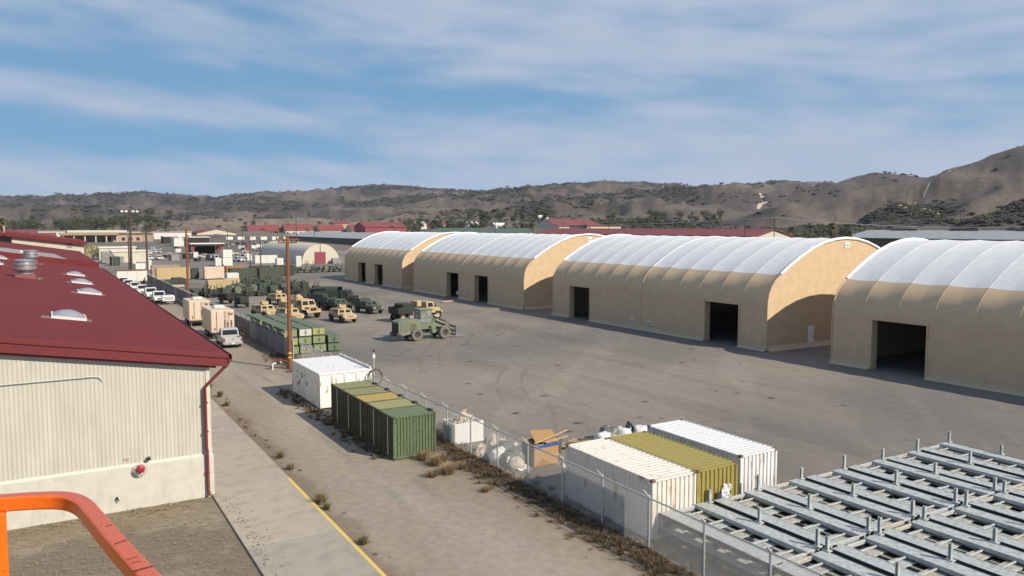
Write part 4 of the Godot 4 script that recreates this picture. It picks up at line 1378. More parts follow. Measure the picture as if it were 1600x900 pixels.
# ------------------------------------------------------------------ steel deck frames stacked two high
func deck_frames() -> void:
	var L := 5.7
	var W := 2.72
	var proto := thing("steel_deck_frame", "x", "steel frame", Vector3.ZERO)
	var g: Geo
	for s in [-1, 1]:
		g = Geo.new()
		g.rbox(Vector3(s * (W / 2 - 0.36), -0.05, 0), Vector3(0.70, 0.10, L), 0.015)
		g.b2(s * (W / 2 - 0.36) - 0.05, s * (W / 2 - 0.36) + 0.05, -0.36, -0.1, -L / 2, L / 2)
		part("side_plate", g, MT["deck_steel"], proto)
		for e in [-1, 1]:
			g = Geo.new()
			g.b2(s * (W / 2 - 0.36) + e * 0.36 - 0.022, s * (W / 2 - 0.36) + e * 0.36 + 0.022, -0.15, 0.012, -L / 2, L / 2)
			part("edge_channel", g, MT["deck_edge"] if e == s else MT["deck_steel"], proto)
	for k in 5:
		g = Geo.new()
		var z := lerpf(-L / 2 + 0.55, L / 2 - 0.55, k / 4.0)
		g.rbox(Vector3(0, -0.12, z), Vector3(W - 1.44, 0.06, 0.07), 0.01)
		part("rung", g, MT["deck_steel_warm"] if k == 2 else MT["deck_steel"], proto)
	for k in 5:
		g = Geo.new()
		var z := lerpf(-L / 2 + 0.3, L / 2 - 0.9, k / 4.0) + 0.3
		g.T = Transform3D(Basis(Vector3.UP, 0.0), Vector3(0, -0.25, z))
		g.rbox(Vector3.ZERO, Vector3(W - 1.0, 0.05, 0.62), 0.01)
		part("cross_plate", g, MT["deck_steel"] if k % 2 else MT["deck_steel_warm"], proto)
	for s in [-1, 1]:
		g = Geo.new()
		g.rbox(Vector3(0, -0.12, s * (L / 2 - 0.05)), Vector3(W - 1.44, 0.16, 0.1), 0.015)
		part("end_beam", g, MT["deck_steel"], proto)
	for z in [-L / 2 + 0.2, 0.0, L / 2 - 0.2]:
		for s in [-1, 1]:
			g = Geo.new()
			g.b2(s * (W / 2 - 0.36) - 0.09, s * (W / 2 - 0.36) + 0.09, -0.56, -0.34, z - 0.09, z + 0.09)
			part("foot", g, MT["deck_edge"], proto)
	# upright stakes: only the upper frames carry them
	var rows := [[20.95, "row touching the containers"], [15.03, "middle row"], [9.1, "row nearest the camera"]]
	var ords := ["first", "second", "third", "fourth", "fifth", "sixth", "seventh"]
	var rr := RandomNumberGenerator.new()
	rr.seed = 17
	var first := true
	for r in rows.size():
		for i in 7:
			if r == 2 and i < 2: continue
			for tier in 2:
				var u := 22.72 + 3.02 * i + rr.randf_range(-0.04, 0.04)
				var v: float = rows[r][0] + rr.randf_range(-0.06, 0.06)
				var lab := "%s grey steel deck frame, %s from the fence in the %s" % ["upper" if tier else "lower", ords[i], rows[r][1]]
				var at := P(u, 1.2 if tier else 0.56, v)
				var o: Node3D
				if first:
					proto.position = at
					tag(proto, lab, "steel frame", "stacked steel deck frames")
					o = proto
					first = false
				else:
					o = dup(proto, "steel_deck_frame", lab, at, rr.randf_range(-0.006, 0.006), "stacked steel deck frames")
				if rr.randf() < 0.3:
					recolor(o, {"cross_plate": MT["deck_steel_warm"], "end_beam": MT["deck_steel_warm"]})
	# stakes are added after copying so that lower frames stay bare
	for o in get_children():
		if str(o.name).begins_with("steel_deck_frame") and o.position.y > 1.0:
			var zs := [-L / 2 + 0.12, 0.0, L / 2 - 0.12]
			for k in 3:
				g = Geo.new()
				var h := 0.62 + 0.08 * sin(o.position.x * 3.0 + k)
				for e in [-0.045, 0.045]:
					g.b2(W / 2 + 0.02 - 0.06, W / 2 + 0.02 + 0.06, -0.5, h, zs[k] + e - 0.012, zs[k] + e + 0.012)
				g.b2(W / 2 + 0.02 - 0.012, W / 2 + 0.02 + 0.012, -0.5, h, zs[k] - 0.045, zs[k] + 0.045)
				part("stake", g, MT["deck_steel"], o)
				g = Geo.new()
				g.rbox(Vector3(W / 2 + 0.02, 0.02, zs[k]), Vector3(0.24, 0.06, 0.3), 0.012)
				part("stake_socket", g, MT["deck_steel"], o)

# ------------------------------------------------------------------ fence
func fences() -> void:
	var t := thing("chain_link_fence", "galvanised chain link fence with angled barbed wire arms along the dirt road", "fence")
	var U := 20.45
	var H := 2.15
	var wire := Geo.new()
	var pitch := 0.078
	var span := 3.05
	var k := -H
	while k < span:
		for s in [0, 1]:
			# a wire rising at 45 degrees, clipped to the panel
			var z0 := maxf(k, 0.0)
			var z1 := minf(k + H, span)
			if z1 - z0 > 0.02:
				var y0 := z0 - k + 0.04
				var y1 := z1 - k + 0.04
				if s: y0 = H + 0.08 - y0; y1 = H + 0.08 - y1
				var o := 0.003 if s else -0.003
				wire.tube([Vector3(o, y0, -z0), Vector3(o, y1, -z1)], 0.004, 3, false)
		k += pitch
	var wm := wire.mesh()
	var post := Geo.new()
	post.cyl(Vector3(0, 0, 0), Vector3(0, H + 0.06, 0), 0.046, 0.046, 8)
	post.lathe([Vector2(0.045, H + 0.04), Vector2(0.045, H + 0.09), Vector2(0.002, H + 0.12)], 8)
	var pmesh := post.mesh()
	var arm := Geo.new()
	arm.hexa([Vector3(-0.03, H + 0.04, 0.025), Vector3(0.03, H + 0.04, 0.025), Vector3(0.03, H + 0.04, -0.025), Vector3(-0.03, H + 0.04, -0.025), Vector3(-0.34, H + 0.40, 0.012), Vector3(-0.31, H + 0.41, 0.012), Vector3(-0.31, H + 0.41, -0.012), Vector3(-0.34, H + 0.40, -0.012)])
	var am := arm.mesh()
	var v := 11.15
	while v < 74.0:
		part("post", pmesh, MT["fence_steel"], t).position = P(U, 0, v)
		part("barbed_wire_arm", am, MT["fence_steel"], t).position = P(U, 0, v)
		if v < 71.0: part("wire_mesh", wm, MT["fence_steel"], t).position = P(U, 0, v)
		v += 3.05
	var v1 := v - 3.05
	var g := Geo.new()
	g.cyl(P(U, H, 11.15), P(U, H, v1), 0.032, 0.032, 8)
	part("top_rail", g, MT["fence_steel"], t)
	for q in [[-0.11, H + 0.15], [-0.22, H + 0.27], [-0.32, H + 0.39]]:
		g = Geo.new()
		var pth := []
		var n := 43
		for i in n:
			var vv := lerpf(11.15, v1, float(i) / (n - 1))
			pth.append(P(U + q[0], q[1] - 0.03 * absf(sin(PI * (vv - 11.15) / 3.05)), vv))
		g.tube(pth, 0.004, 3, false)
		part("barbed_wire", g, MT["fence_steel"], t)
	# farther stretch with privacy cloth
	var f := thing("screened_fence", "chain link fence hung with grey privacy cloth beside the parked shelters", "fence")
	var sag := Geo.new()
	var rows := []
	for i in 9:
		var row := []
		for j in 5:
			row.append(Vector3(0.05 * sin(i * 0.9) * sin(j * 1.1) - 0.05, 0.08 + (1.95 - 0.05 * sin(PI * i / 8.0)) * j / 4.0, -3.05 * i / 8.0))
		rows.append(row)
	sag.grid(rows, true, true)
	var sm := sag.mesh()
	v = v1
	k = 0
	var first := v
	while v < 196.0:
		var pm := pmesh
		part("post", pm, MT["fence_steel"], f).position = P(U, 0, v + 0.02)
		part("barbed_wire_arm", am, MT["fence_steel"], f).position = P(U, 0, v + 0.02)
		if v > 73.0: part("privacy_screen", sm, MT["privacy_cloth"] if int(k) % 5 != 1 else MT["far_grey"], f).position = P(U, 0, v)
		v += 3.05
		k += 1
	g = Geo.new()
	g.cyl(P(U, H, first), P(U, H, v - 3.05), 0.024, 0.024, 8)
	part("top_rail", g, MT["fence_steel"], f)

# ------------------------------------------------------------------ the orange guard rail of the lift basket
func guard_rail() -> void:
	var t := thing("guard_rail", "orange square tube guard rail of the lift basket, close to the camera", "guard rail")
	var y := 12.25
	# centre line of the tube in plan (x, -z), with a rounded corner
	var ctrl := [Vector2(-1.15, 2.95), Vector2(-0.40, 2.655), Vector2(-0.13, 2.563), Vector2(-0.03, 2.527), Vector2(0.03, 2.485), Vector2(0.066, 2.41), Vector2(0.088, 2.29), Vector2(0.123, 2.07), Vector2(0.162, 1.85), Vector2(0.30, 1.05)]
	var line := []
	for i in ctrl.size() - 1:
		var p0: Vector2 = ctrl[maxi(i - 1, 0)]
		var p3: Vector2 = ctrl[mini(i + 2, ctrl.size() - 1)]
		for s in 6: line.append(ctrl[i].cubic_interpolate(ctrl[i + 1], p0, p3, s / 6.0) if i > 1 and i < 7 else ctrl[i].lerp(ctrl[i + 1], s / 6.0))
	line.append(ctrl[-1])
	var g := Geo.new()
	var rnd := 0.007
	var w := 0.021
	# rounded square section
	var sec := []
	for q in 4:
		for s in 4:
			var a := PI / 2 * q + PI / 2 * s / 3.0
			var cx: float = (w - rnd) * (1 if q == 0 or q == 3 else -1)
			var cy: float = (w - rnd) * (1 if q < 2 else -1)
			sec.append([Vector2(cx + rnd * cos(a), cy + rnd * sin(a)), Vector2(cos(a), sin(a))])
	var top := Geo.new()
	for i in line.size() - 1:
		var fr := []
		for j in [i, i + 1]:
			var d: Vector2 = (line[mini(j + 1, line.size() - 1)] - line[maxi(j - 1, 0)]).normalized()
			fr.append([line[j], Vector2(d.y, -d.x)])
		for k in sec.size():
			var m := (k + 1) % sec.size()
			var q := []
			var nn := []
			for e in [[0, k], [1, k], [1, m], [0, m]]:
				var c: Vector2 = fr[e[0]][0]; var rt: Vector2 = fr[e[0]][1]
				var s2: Vector2 = sec[e[1]][0]; var n2: Vector2 = sec[e[1]][1]
				q.append(P(c.x + rt.x * s2.x, y + s2.y - w, c.y + rt.y * s2.x))
				nn.append(Vector3(rt.x * n2.x, n2.y, -rt.y * n2.x))
			var gg := top if sec[k][1].y > 0.6 and sec[m][1].y > 0.6 else g
			if (q[1] - q[0]).cross(q[2] - q[0]).dot(nn[0] + nn[2]) > 0:
				gg.tri(q[0], q[1], q[2], nn[0], nn[1], nn[2]); gg.tri(q[0], q[2], q[3], nn[0], nn[2], nn[3])
			else:
				gg.tri(q[0], q[2], q[1], nn[0], nn[2], nn[1]); gg.tri(q[0], q[3], q[2], nn[0], nn[3], nn[2])
	part("rail", g, MT["orange_paint"], t)
	var o := part("rail_top", top, MT["orange_faded"], t)
	o.set_meta("label", "sun faded top face of the rail")
	g = Geo.new()
	g.rbox(P(-0.137, y - 0.58, 2.548), Vector3(0.04, 1.08, 0.04), 0.006)
	part("post", g, MT["orange_paint"], t)
	g = Geo.new()
	g.rbox(P(0.30, y - 0.58, 1.05), Vector3(0.04, 1.08, 0.04), 0.006)
	part("post", g, MT["orange_paint"], t)
	g = Geo.new()
	g.tube([P(-1.15, y - 0.55, 2.95), P(-0.137, y - 0.55, 2.56)], 0.015, 8)
	part("mid_rail", g, MT["orange_paint"], t)
	# scuffs and a weld band across the top
	var sc := M("scuff_dark", Color(0.05, 0.02, 0.015), 0.7)
	for q in [[0.1315, 2.03, 0.0030, 0.030, 0.28], [0.146, 1.915, 0.0013, 0.022, 0.1], [0.151, 1.888, 0.0012, 0.020, -0.1], [0.1155, 2.16, 0.0016, 0.018, 0.3], [0.160, 1.842, 0.0045, 0.043, 0.0]]:
		g = Geo.new()
		g.T = Transform3D(Basis(Vector3.UP, 0.176 + q[4]), P(q[0], y + 0.0006, q[1]))
		g.box(Vector3.ZERO, Vector3(q[3], 0.0014, q[2]))
		part("scuff", g, sc, t)

# ------------------------------------------------------------------ vehicles; local +z is the front
var wheels := {}
func wheel(t: Node, x: float, y: float, z: float, r: float, w: float, tyre: Material, rim: Material) -> void:
	var key := "wheel%.2f_%.2f" % [r, w]
	if not wheels.has(key):
		var g := Geo.new()
		g.T = Transform3D(Basis(Vector3.FORWARD, -PI / 2), Vector3.ZERO)
		g.lathe([Vector2(r * 0.5, -w * 0.42), Vector2(r * 0.62, -w * 0.5), Vector2(r * 0.92, -w * 0.48), Vector2(r, -w * 0.34), Vector2(r, w * 0.34), Vector2(r * 0.92, w * 0.48), Vector2(r * 0.62, w * 0.5), Vector2(r * 0.5, w * 0.42)], 18)
		var h := Geo.new()
		h.T = g.T
		h.lathe([Vector2(0.01, -w * 0.3), Vector2(r * 0.3, -w * 0.34), Vector2(r * 0.56, -w * 0.44), Vector2(r * 0.56, w * 0.44), Vector2(r * 0.34, w * 0.30), Vector2(r * 0.2, w * 0.42), Vector2(0.01, w * 0.44)], 14)
		wheels[key] = [g.mesh(), h.mesh()]
	var o := part("wheel", wheels[key][0], tyre, t)
	o.position = Vector3(x, y, z)
	if x < 0: o.rotation.y = PI
	part("rim", wheels[key][1], rim, o)

func pane(t: Node, called: String, a: Vector3, b: Vector3, c: Vector3, d: Vector3, mat: Material) -> void:
	# a thin pane lying just outside the face a-b-c-d (counter-clockwise)
	var n := (b - a).cross(d - a).normalized() * 0.012
	var g := Geo.new()
	g.hexa([a - n, b - n, b + n, a + n, d - n, c - n, c + n, d + n] if false else [a + n, b + n, b - n, a - n, d + n, c + n, c - n, d - n])
	part(called, g, mat, t)

# mode: pickup, suv, van
func road_vehicle(called: String, label: String, mode: String, paint: Material, pos: Vector3, turn: float, group := "") -> Node3D:
	var t := thing(called, label, {"pickup": "pickup truck", "suv": "car", "van": "van"}[mode], pos, turn, group)
	var W := 1.96
	var L: float = {"pickup": 5.7, "suv": 4.7, "van": 5.6}[mode]
	var h := L / 2
	var g := Geo.new()
	var belt := 1.12 if mode == "pickup" else (0.98 if mode == "suv" else 1.15)
	var top: float = {"pickup": 1.88, "suv": 1.68, "van": 2.25}[mode]
	var cab_front := h - (1.75 if mode == "pickup" else (1.35 if mode == "suv" else 0.75))
	var cab_back: float = {"pickup": h - 3.75, "suv": -h + 0.35, "van": -h + 0.1}[mode]
	var hw := W / 2
	# lower body with a side profile
	var prof := PackedVector2Array([Vector2(-h + 0.06, 0.42), Vector2(h - 0.05, 0.38), Vector2(h, 0.55), Vector2(h, 0.85), Vector2(h - 0.12, belt - 0.08), Vector2(cab_front, belt), Vector2(cab_back, belt)])
	if mode == "pickup": prof.append_array(PackedVector2Array([Vector2(cab_back, 0.7), Vector2(-h + 0.1, 0.7), Vector2(-h + 0.02, 0.7)]))
	else: prof.append_array(PackedVector2Array([Vector2(-h + 0.03, belt), Vector2(-h, 0.7)]))
	g.T = Transform3D(Basis(Vector3.UP, -PI / 2), Vector3.ZERO)
	var mirror := PackedVector2Array()
	for p in prof: mirror.append(Vector2(p.x, p.y))
	g.prism(mirror, -hw, hw)
	g.T = Transform3D.IDENTITY
	part("body", g, paint, t)
	if mode == "pickup":
		for s in [-1, 1]:
			g = Geo.new()
			g.rbox(Vector3(s * (hw - 0.06), 0.92, (cab_back - h) / 2), Vector3(0.12, 0.48, cab_back + h - 0.06), 0.03)
			part("bed_side", g, paint, t)
		g = Geo.new()
		g.rbox(Vector3(0, 0.9, -h + 0.05), Vector3(W - 0.08, 0.46, 0.09), 0.025)
		var tg := part("tailgate", g, paint, t)
		g = Geo.new()
		g.box(Vector3(0, 1.02, -h - 0.003), Vector3(0.26, 0.07, 0.02))
		part("handle", g, MT["black_metal"], tg)
		g = Geo.new()
		g.box(Vector3(0, 0.71, (cab_back - h) / 2), Vector3(W - 0.24, 0.02, cab_back + h - 0.12))
		part("bed_floor", g, MT["black_metal"], t)
	# cabin
	var ins := 0.14
	var sl := 0.62 if mode != "van" else 0.45
	var bs := 0.12 if mode == "pickup" else (0.4 if mode == "suv" else 0.05)
	g = Geo.new()
	g.frus(-hw + 0.04, hw - 0.04, cab_back, cab_front, belt, -hw + ins, hw - ins, cab_back + bs, cab_front - sl, top)
	part("cabin", g, paint, t)
	var P4 := func(x: float, z: float, y: float) -> Vector3:
		# a point on the cabin walls at share y of its height
		var xx := lerpf(hw - 0.04, hw - ins, y) * x
		var zz := lerpf(lerpf(cab_back, cab_front, z), lerpf(cab_back + bs, cab_front - sl, z), y)
		return Vector3(xx, lerpf(belt, top, y), zz)
	pane(t, "windscreen", P4.call(-0.9, 1.0, 0.08), P4.call(0.9, 1.0, 0.08), P4.call(0.88, 1.0, 0.88), P4.call(-0.88, 1.0, 0.88), MT["car_glass"])
	if mode != "van":
		pane(t, "rear_window", P4.call(0.88, 0.0, 0.14), P4.call(-0.88, 0.0, 0.14), P4.call(-0.85, 0.0, 0.84), P4.call(0.85, 0.0, 0.84), MT["car_glass"])
	var cuts := [[0.07, 0.47], [0.53, 0.9]] if mode != "van" else [[0.72, 0.95]]
	for s in [-1, 1]:
		for c in cuts:
			if s > 0: pane(t, "side_window", P4.call(1.0, c[1], 0.1), P4.call(1.0, c[0], 0.1), P4.call(1.0, c[0], 0.84), P4.call(1.0, c[1] - 0.03, 0.84), MT["car_glass"])
			else: pane(t, "side_window", P4.call(-1.0, c[0], 0.1), P4.call(-1.0, c[1], 0.1), P4.call(-1.0, c[1] - 0.03, 0.84), P4.call(-1.0, c[0], 0.84), MT["car_glass"])
		g = Geo.new()
		g.rbox(Vector3(s * (hw + 0.1), belt + 0.12, cab_front - 0.35), Vector3(0.2, 0.2, 0.09), 0.03)
		part("mirror", g, MT["black_metal"], t)
		g = Geo.new()
		g.rbox(Vector3(s * (hw - 0.27), 0.82, h - 0.01), Vector3(0.42, 0.2, 0.08), 0.03)
		part("headlight", g, MT["lamp_glass"], t)
		g = Geo.new()
		g.rbox(Vector3(s * (hw - 0.09), 0.93 if mode == "pickup" else 0.9, -h + 0.02), Vector3(0.16, 0.38, 0.08), 0.02)
		part("tail_light", g, MT["tail_lamp"], t)
		for z in [h - 1.0, -h + 1.25]:
			g = Geo.new()
			g.T = Transform3D(Basis(Vector3.FORWARD, -PI / 2), Vector3(s * (hw - 0.12), 0.42, z))
			g.lathe([Vector2(0.001, -0.13), Vector2(0.46, -0.13), Vector2(0.46, 0.13), Vector2(0.001, 0.13)], 16)
			part("wheel_arch", g, MT["black_metal"], t)
			wheel(t, s * (hw - 0.11), 0.385, z, 0.385, 0.26, MT["rubber"], MT["wheel_metal"])
	g = Geo.new()
	g.rbox(Vector3(0, 0.78, h), Vector3(1.0, 0.26, 0.05), 0.02)
	part("grille", g, MT["black_metal"], t)
	for s in [-1, 1]:
		g = Geo.new()
		g.rbox(Vector3(0, 0.5, s * (h + 0.05)), Vector3(W - 0.1, 0.2, 0.14), 0.04)
		part("bumper", g, MT["wheel_metal"] if mode == "pickup" else paint, t)
	g = Geo.new()
	g.box(Vector3(0, 0.54, -h - 0.125), Vector3(0.32, 0.15, 0.01))
	part("number_plate", g, MT["white_frame"], t)
	return t

# broad low military utility truck
func utility_truck(label: String, paint: Material, pos: Vector3, turn: float, group: String, turret: bool, soft_back := false) -> Node3D:
	var t := thing("military_utility_truck", label, "military truck", pos, turn, group)
	var g := Geo.new()
	g.T = Transform3D(Basis(Vector3.UP, -PI / 2), Vector3.ZERO)
	g.prism(PackedVector2Array([Vector2(-2.3, 0.62), Vector2(2.2, 0.62), Vector2(2.32, 0.8), Vector2(2.28, 1.02), Vector2(0.78, 1.26), Vector2(-2.32, 1.26)]), -0.86, 0.86)
	part("body", g, paint, t)
	g = Geo.new()
	g.frus(-1.06, 1.06, 0.8, 2.26, 0.86, -0.98, 0.98, 0.8, 2.14, 1.06)
	g.frus(-0.95, 0.95, 0.78, 2.2, 1.06, -0.8, 0.8, 0.78, 1.9, 1.24)
	part("bonnet", g, paint, t)
	g = Geo.new()
	g.frus(-1.06, 1.06, -0.95, 0.78, 0.86, -1.06, 1.06, -0.95, 0.78, 1.26)
	g.frus(-1.06, 1.06, -0.95, 0.78, 1.26, -0.86, 0.86, -0.9, 0.5, 1.82)
	part("cabin", g, paint, t)
	g = Geo.new()
	if soft_back: g.frus(-1.04, 1.04, -2.34, -0.95, 0.86, -0.98, 0.98, -2.34, -0.92, 2.15)
	else: g.frus(-1.06, 1.06, -2.34, -0.95, 0.86, -0.88, 0.88, -2.1, -0.9, 1.74)
	part("rear_cover", g, paint, t)
	for s in [-1, 1]:
		pane(t, "windscreen", Vector3(s * 0.47 - 0.36, 1.33, 0.745), Vector3(s * 0.47 + 0.36, 1.33, 0.745), Vector3(s * 0.44 + 0.33, 1.7, 0.565), Vector3(s * 0.44 - 0.33, 1.7, 0.565), MT["car_glass"])
		for z in [[-0.82, -0.1], [0.02, 0.58]]:
			var x0: float = s * 1.055
			var x1: float = s * 0.9
			if s > 0: pane(t, "side_window", Vector3(x0 - 0.02, 1.34, z[1]), Vector3(x0 - 0.02, 1.34, z[0]), Vector3(x1 + 0.01, 1.70, z[0]), Vector3(x1 + 0.01, 1.70, z[1] - 0.06), MT["car_glass"])
			else: pane(t, "side_window", Vector3(x0 + 0.02, 1.34, z[0]), Vector3(x0 + 0.02, 1.34, z[1]), Vector3(x1 - 0.01, 1.70, z[1] - 0.06), Vector3(x1 - 0.01, 1.70, z[0]), MT["car_glass"])
			g = Geo.new()
			g.rbox(Vector3(s * 1.075, 1.06, (z[0] + z[1]) / 2), Vector3(0.03, 0.42, z[1] - z[0] + 0.06), 0.01)
			var d := part("door", g, paint, t)
			g = Geo.new()
			g.box(Vector3(s * 1.1, 1.16, z[0] + 0.1), Vector3(0.03, 0.04, 0.12))
			part("handle", g, MT["black_metal"], d)
		g = Geo.new()
		g.rbox(Vector3(s * 1.2, 1.5, 0.72), Vector3(0.16, 0.28, 0.06), 0.02)
		part("mirror", g, MT["black_metal"], t)
		g = Geo.new()
		g.cyl(Vector3(s * 0.72, 0.92, 2.22), Vector3(s * 0.72, 0.92, 2.33), 0.12, 0.11, 12)
		part("headlight", g, MT["lamp_glass"], t)
		for z in [1.55, -1.65]:
			wheel(t, s * 0.92, 0.47, z, 0.47, 0.32, MT["rubber"], MT["army_green_dark"] if paint != MT["desert_tan"] else MT["rubber"])
			g = Geo.new()
			g.b2(s * 0.93 - 0.16, s * 0.93 + 0.16, 0.55, 1.0, z - 0.56, z + 0.56)
			part("wheel_arch", g, MT["black_metal"], t)
	g = Geo.new()
	for k in 7: g.box(Vector3(-0.42 + k * 0.14, 0.9, 2.29), Vector3(0.06, 0.2, 0.03))
	part("grille", g, MT["black_metal"], t).set_meta("kind", "stuff")
	g = Geo.new()
	g.rbox(Vector3(0, 0.66, 2.38), Vector3(1.7, 0.18, 0.16), 0.03)
	part("bumper", g, paint, t)
	if turret:
		g = Geo.new()
		g.lathe([Vector2(0.5, 1.78), Vector2(0.5, 1.92), Vector2(0.42, 1.94), Vector2(0.02, 1.9)], 16, Vector3(0, 0, -0.25))
		part("turret_ring", g, paint, t)
		for q in [[0.0, 0.28, 0.72, 0.05], [-0.46, -0.3, 0.05, 0.7], [0.46, -0.3, 0.05, 0.7], [0.0, -0.72, 0.5, 0.05]]:
			g = Geo.new()
			g.rbox(Vector3(q[0], 2.12, q[1]), Vector3(q[2], 0.44, q[3]), 0.015)
			part("turret_shield", g, paint, t)
	else:
		g = Geo.new()
		g.tube([Vector3(0.9, 1.3, -2.2), Vector3(0.92, 2.2, -2.22), Vector3(0.95, 3.2, -2.3)], 0.015, 5)
		part("aerial", g, MT["black_metal"], t)
	return t

# heavy six-wheeled cargo truck
func cargo_truck(label: String, paint: Material, pos: Vector3, turn: float, group: String, cargo := "") -> Node3D:
	var t := thing("military_cargo_truck", label, "military truck", pos, turn, group)
	var g := Geo.new()
	g.b2(-0.45, 0.45, 0.75, 1.05, -3.7, 3.4)
	part("chassis", g, MT["black_metal"], t)
	g = Geo.new()
	g.frus(-1.2, 1.2, 1.05, 2.55, 1.0, -1.15, 1.15, 1.05, 2.5, 1.75)
	g.frus(-1.15, 1.15, 1.05, 2.5, 1.75, -1.02, 1.02, 1.1, 2.2, 2.55)
	part("cabin", g, paint, t)
	g = Geo.new()
	g.frus(-0.75, 0.75, 2.5, 3.7, 0.95, -0.68, 0.68, 2.5, 3.6, 1.62)
	part("bonnet", g, paint, t)
	for s in [-1, 1]:
		pane(t, "windscreen", Vector3(s * 0.54 - 0.46, 1.84, 2.47), Vector3(s * 0.54 + 0.46, 1.84, 2.47), Vector3(s * 0.5 + 0.4, 2.4, 2.26), Vector3(s * 0.5 - 0.4, 2.4, 2.26), MT["car_glass"])
		if s > 0: pane(t, "side_window", Vector3(1.14, 1.85, 2.2), Vector3(1.14, 1.85, 1.3), Vector3(1.05, 2.4, 1.3), Vector3(1.05, 2.4, 2.05), MT["car_glass"])
		else: pane(t, "side_window", Vector3(-1.14, 1.85, 1.3), Vector3(-1.14, 1.85, 2.2), Vector3(-1.05, 2.4, 2.05), Vector3(-1.05, 2.4, 1.3), MT["car_glass"])
		g = Geo.new()
		g.rbox(Vector3(s * 1.0, 1.25, 3.0), Vector3(0.55, 0.1, 1.3), 0.03)
		part("mudguard", g, paint, t)
		g = Geo.new()
		g.cyl(Vector3(s * 1.0, 1.1, 3.55), Vector3(s * 1.0, 1.1, 3.72), 0.13, 0.13, 10)
		part("headlight", g, MT["lamp_glass"], t)
		for z in [2.95, -1.5, -2.85]:
			wheel(t, s * 1.02, 0.6, z, 0.6, 0.42, MT["rubber"], MT["army_green_dark"] if paint != MT["desert_tan"] else MT["desert_tan"])
		g = Geo.new()
		g.rbox(Vector3(s * 1.2, 1.66, -1.5), Vector3(0.06, 0.78, 4.4), 0.02)
		part("bed_side", g, paint, t)
		g = Geo.new()
		g.rbox(Vector3(s * 1.32, 2.0, 2.45), Vector3(0.16, 0.4, 0.06), 0.02)
		part("mirror", g, MT["black_metal"], t)
	g = Geo.new()
	g.rbox(Vector3(0, 1.2, -1.5), Vector3(2.4, 0.14, 4.4), 0.03)
	part("bed_floor", g, paint, t)
	for z in [-3.68, 0.68]:
		g = Geo.new()
		g.rbox(Vector3(0, 1.66, z), Vector3(2.4, 0.78, 0.06), 0.02)
		part("bed_gate", g, paint, t)
	g = Geo.new()
	g.rbox(Vector3(0, 0.95, 3.78), Vector3(2.3, 0.26, 0.16), 0.03)
	part("bumper", g, paint, t)
	g = Geo.new()
	g.box(Vector3(0, 1.3, 3.66), Vector3(1.0, 0.45, 0.06))
	part("grille", g, MT["black_metal"], t)
	if cargo == "boom":
		g = Geo.new()
		g.tube([Vector3(-0.3, 1.3, 0.3), Vector3(-0.3, 2.9, 0.3), Vector3(0.1, 3.3, -2.8)], [0.3, 0.22, 0.14], 8)
		part("crane_boom", g, MT["army_green_dark"], t)
		g = Geo.new()
		g.rbox(Vector3(0.3, 1.95, -1.6), Vector3(1.5, 1.1, 2.4), 0.05)
		part("load_crate", g, MT["army_green_dark"], t)
	elif cargo == "armour":
		g = Geo.new()
		g.frus(-1.1, 1.1, -1.2, 1.0, 1.3, -1.0, 1.0, -1.0, 0.9, 2.6)
		part("crew_box", g, paint, t)
		g = Geo.new()
		g.lathe([Vector2(0.55, 2.58), Vector2(0.55, 2.9), Vector2(0.3, 3.05), Vector2(0.02, 3.05)], 14, Vector3(0, 0, -0.1))
		part("turret", g, paint, t)
		g = Geo.new()
		g.rbox(Vector3(-0.3, 3.0, 0.3), Vector3(0.7, 0.5, 0.08), 0.02)
		part("turret_shield", g, paint, t)
		g = Geo.new()
		g.cyl(Vector3(0.7, 1.9, -2.6), Vector3(0.7, 1.9, -2.25), 0.6, 0.6, 16)
		part("spare_wheel", g, MT["rubber"], t)
	elif cargo == "tank":
		for x in [-0.6, 0.6]:
			g = Geo.new()
			g.rbox(Vector3(x, 1.9, -1.9), Vector3(1.0, 1.2, 1.9), 0.12)
			part("fuel_tank", g, MT["black_metal"], t)
		g = Geo.new()
		g.rbox(Vector3(0, 2.3, 0.1), Vector3(1.6, 0.9, 0.8), 0.1)
		part("winch_housing", g, paint, t)
	else:
		for k in 4:
			g = Geo.new()
			var z := -3.5 + k * 1.35
			g.tube([Vector3(-1.18, 2.0, z), Vector3(-1.15, 2.75, z), Vector3(-0.8, 3.0, z), Vector3(0.8, 3.0, z), Vector3(1.15, 2.75, z), Vector3(1.18, 2.0, z)], 0.03, 6)
			part("bow", g, MT["black_metal"], t)
		g = Geo.new()
		var rows := []
		for i in 9:
			var z := lerpf(-3.7, 0.65, i / 8.0)
			var row := []
			for q in [Vector2(-1.2, 1.95), Vector2(-1.19, 2.76), Vector2(-0.8, 3.04), Vector2(0, 3.06), Vector2(0.8, 3.04), Vector2(1.19, 2.76), Vector2(1.2, 1.95)]:
				row.append(Vector3(q.x, q.y - 0.05 * absf(sin(i * 2.3)), z))
			rows.append(row)
		g.grid(rows, true, true)
		part("canvas_cover", g, MT["army_green_dark"], t)
	return t

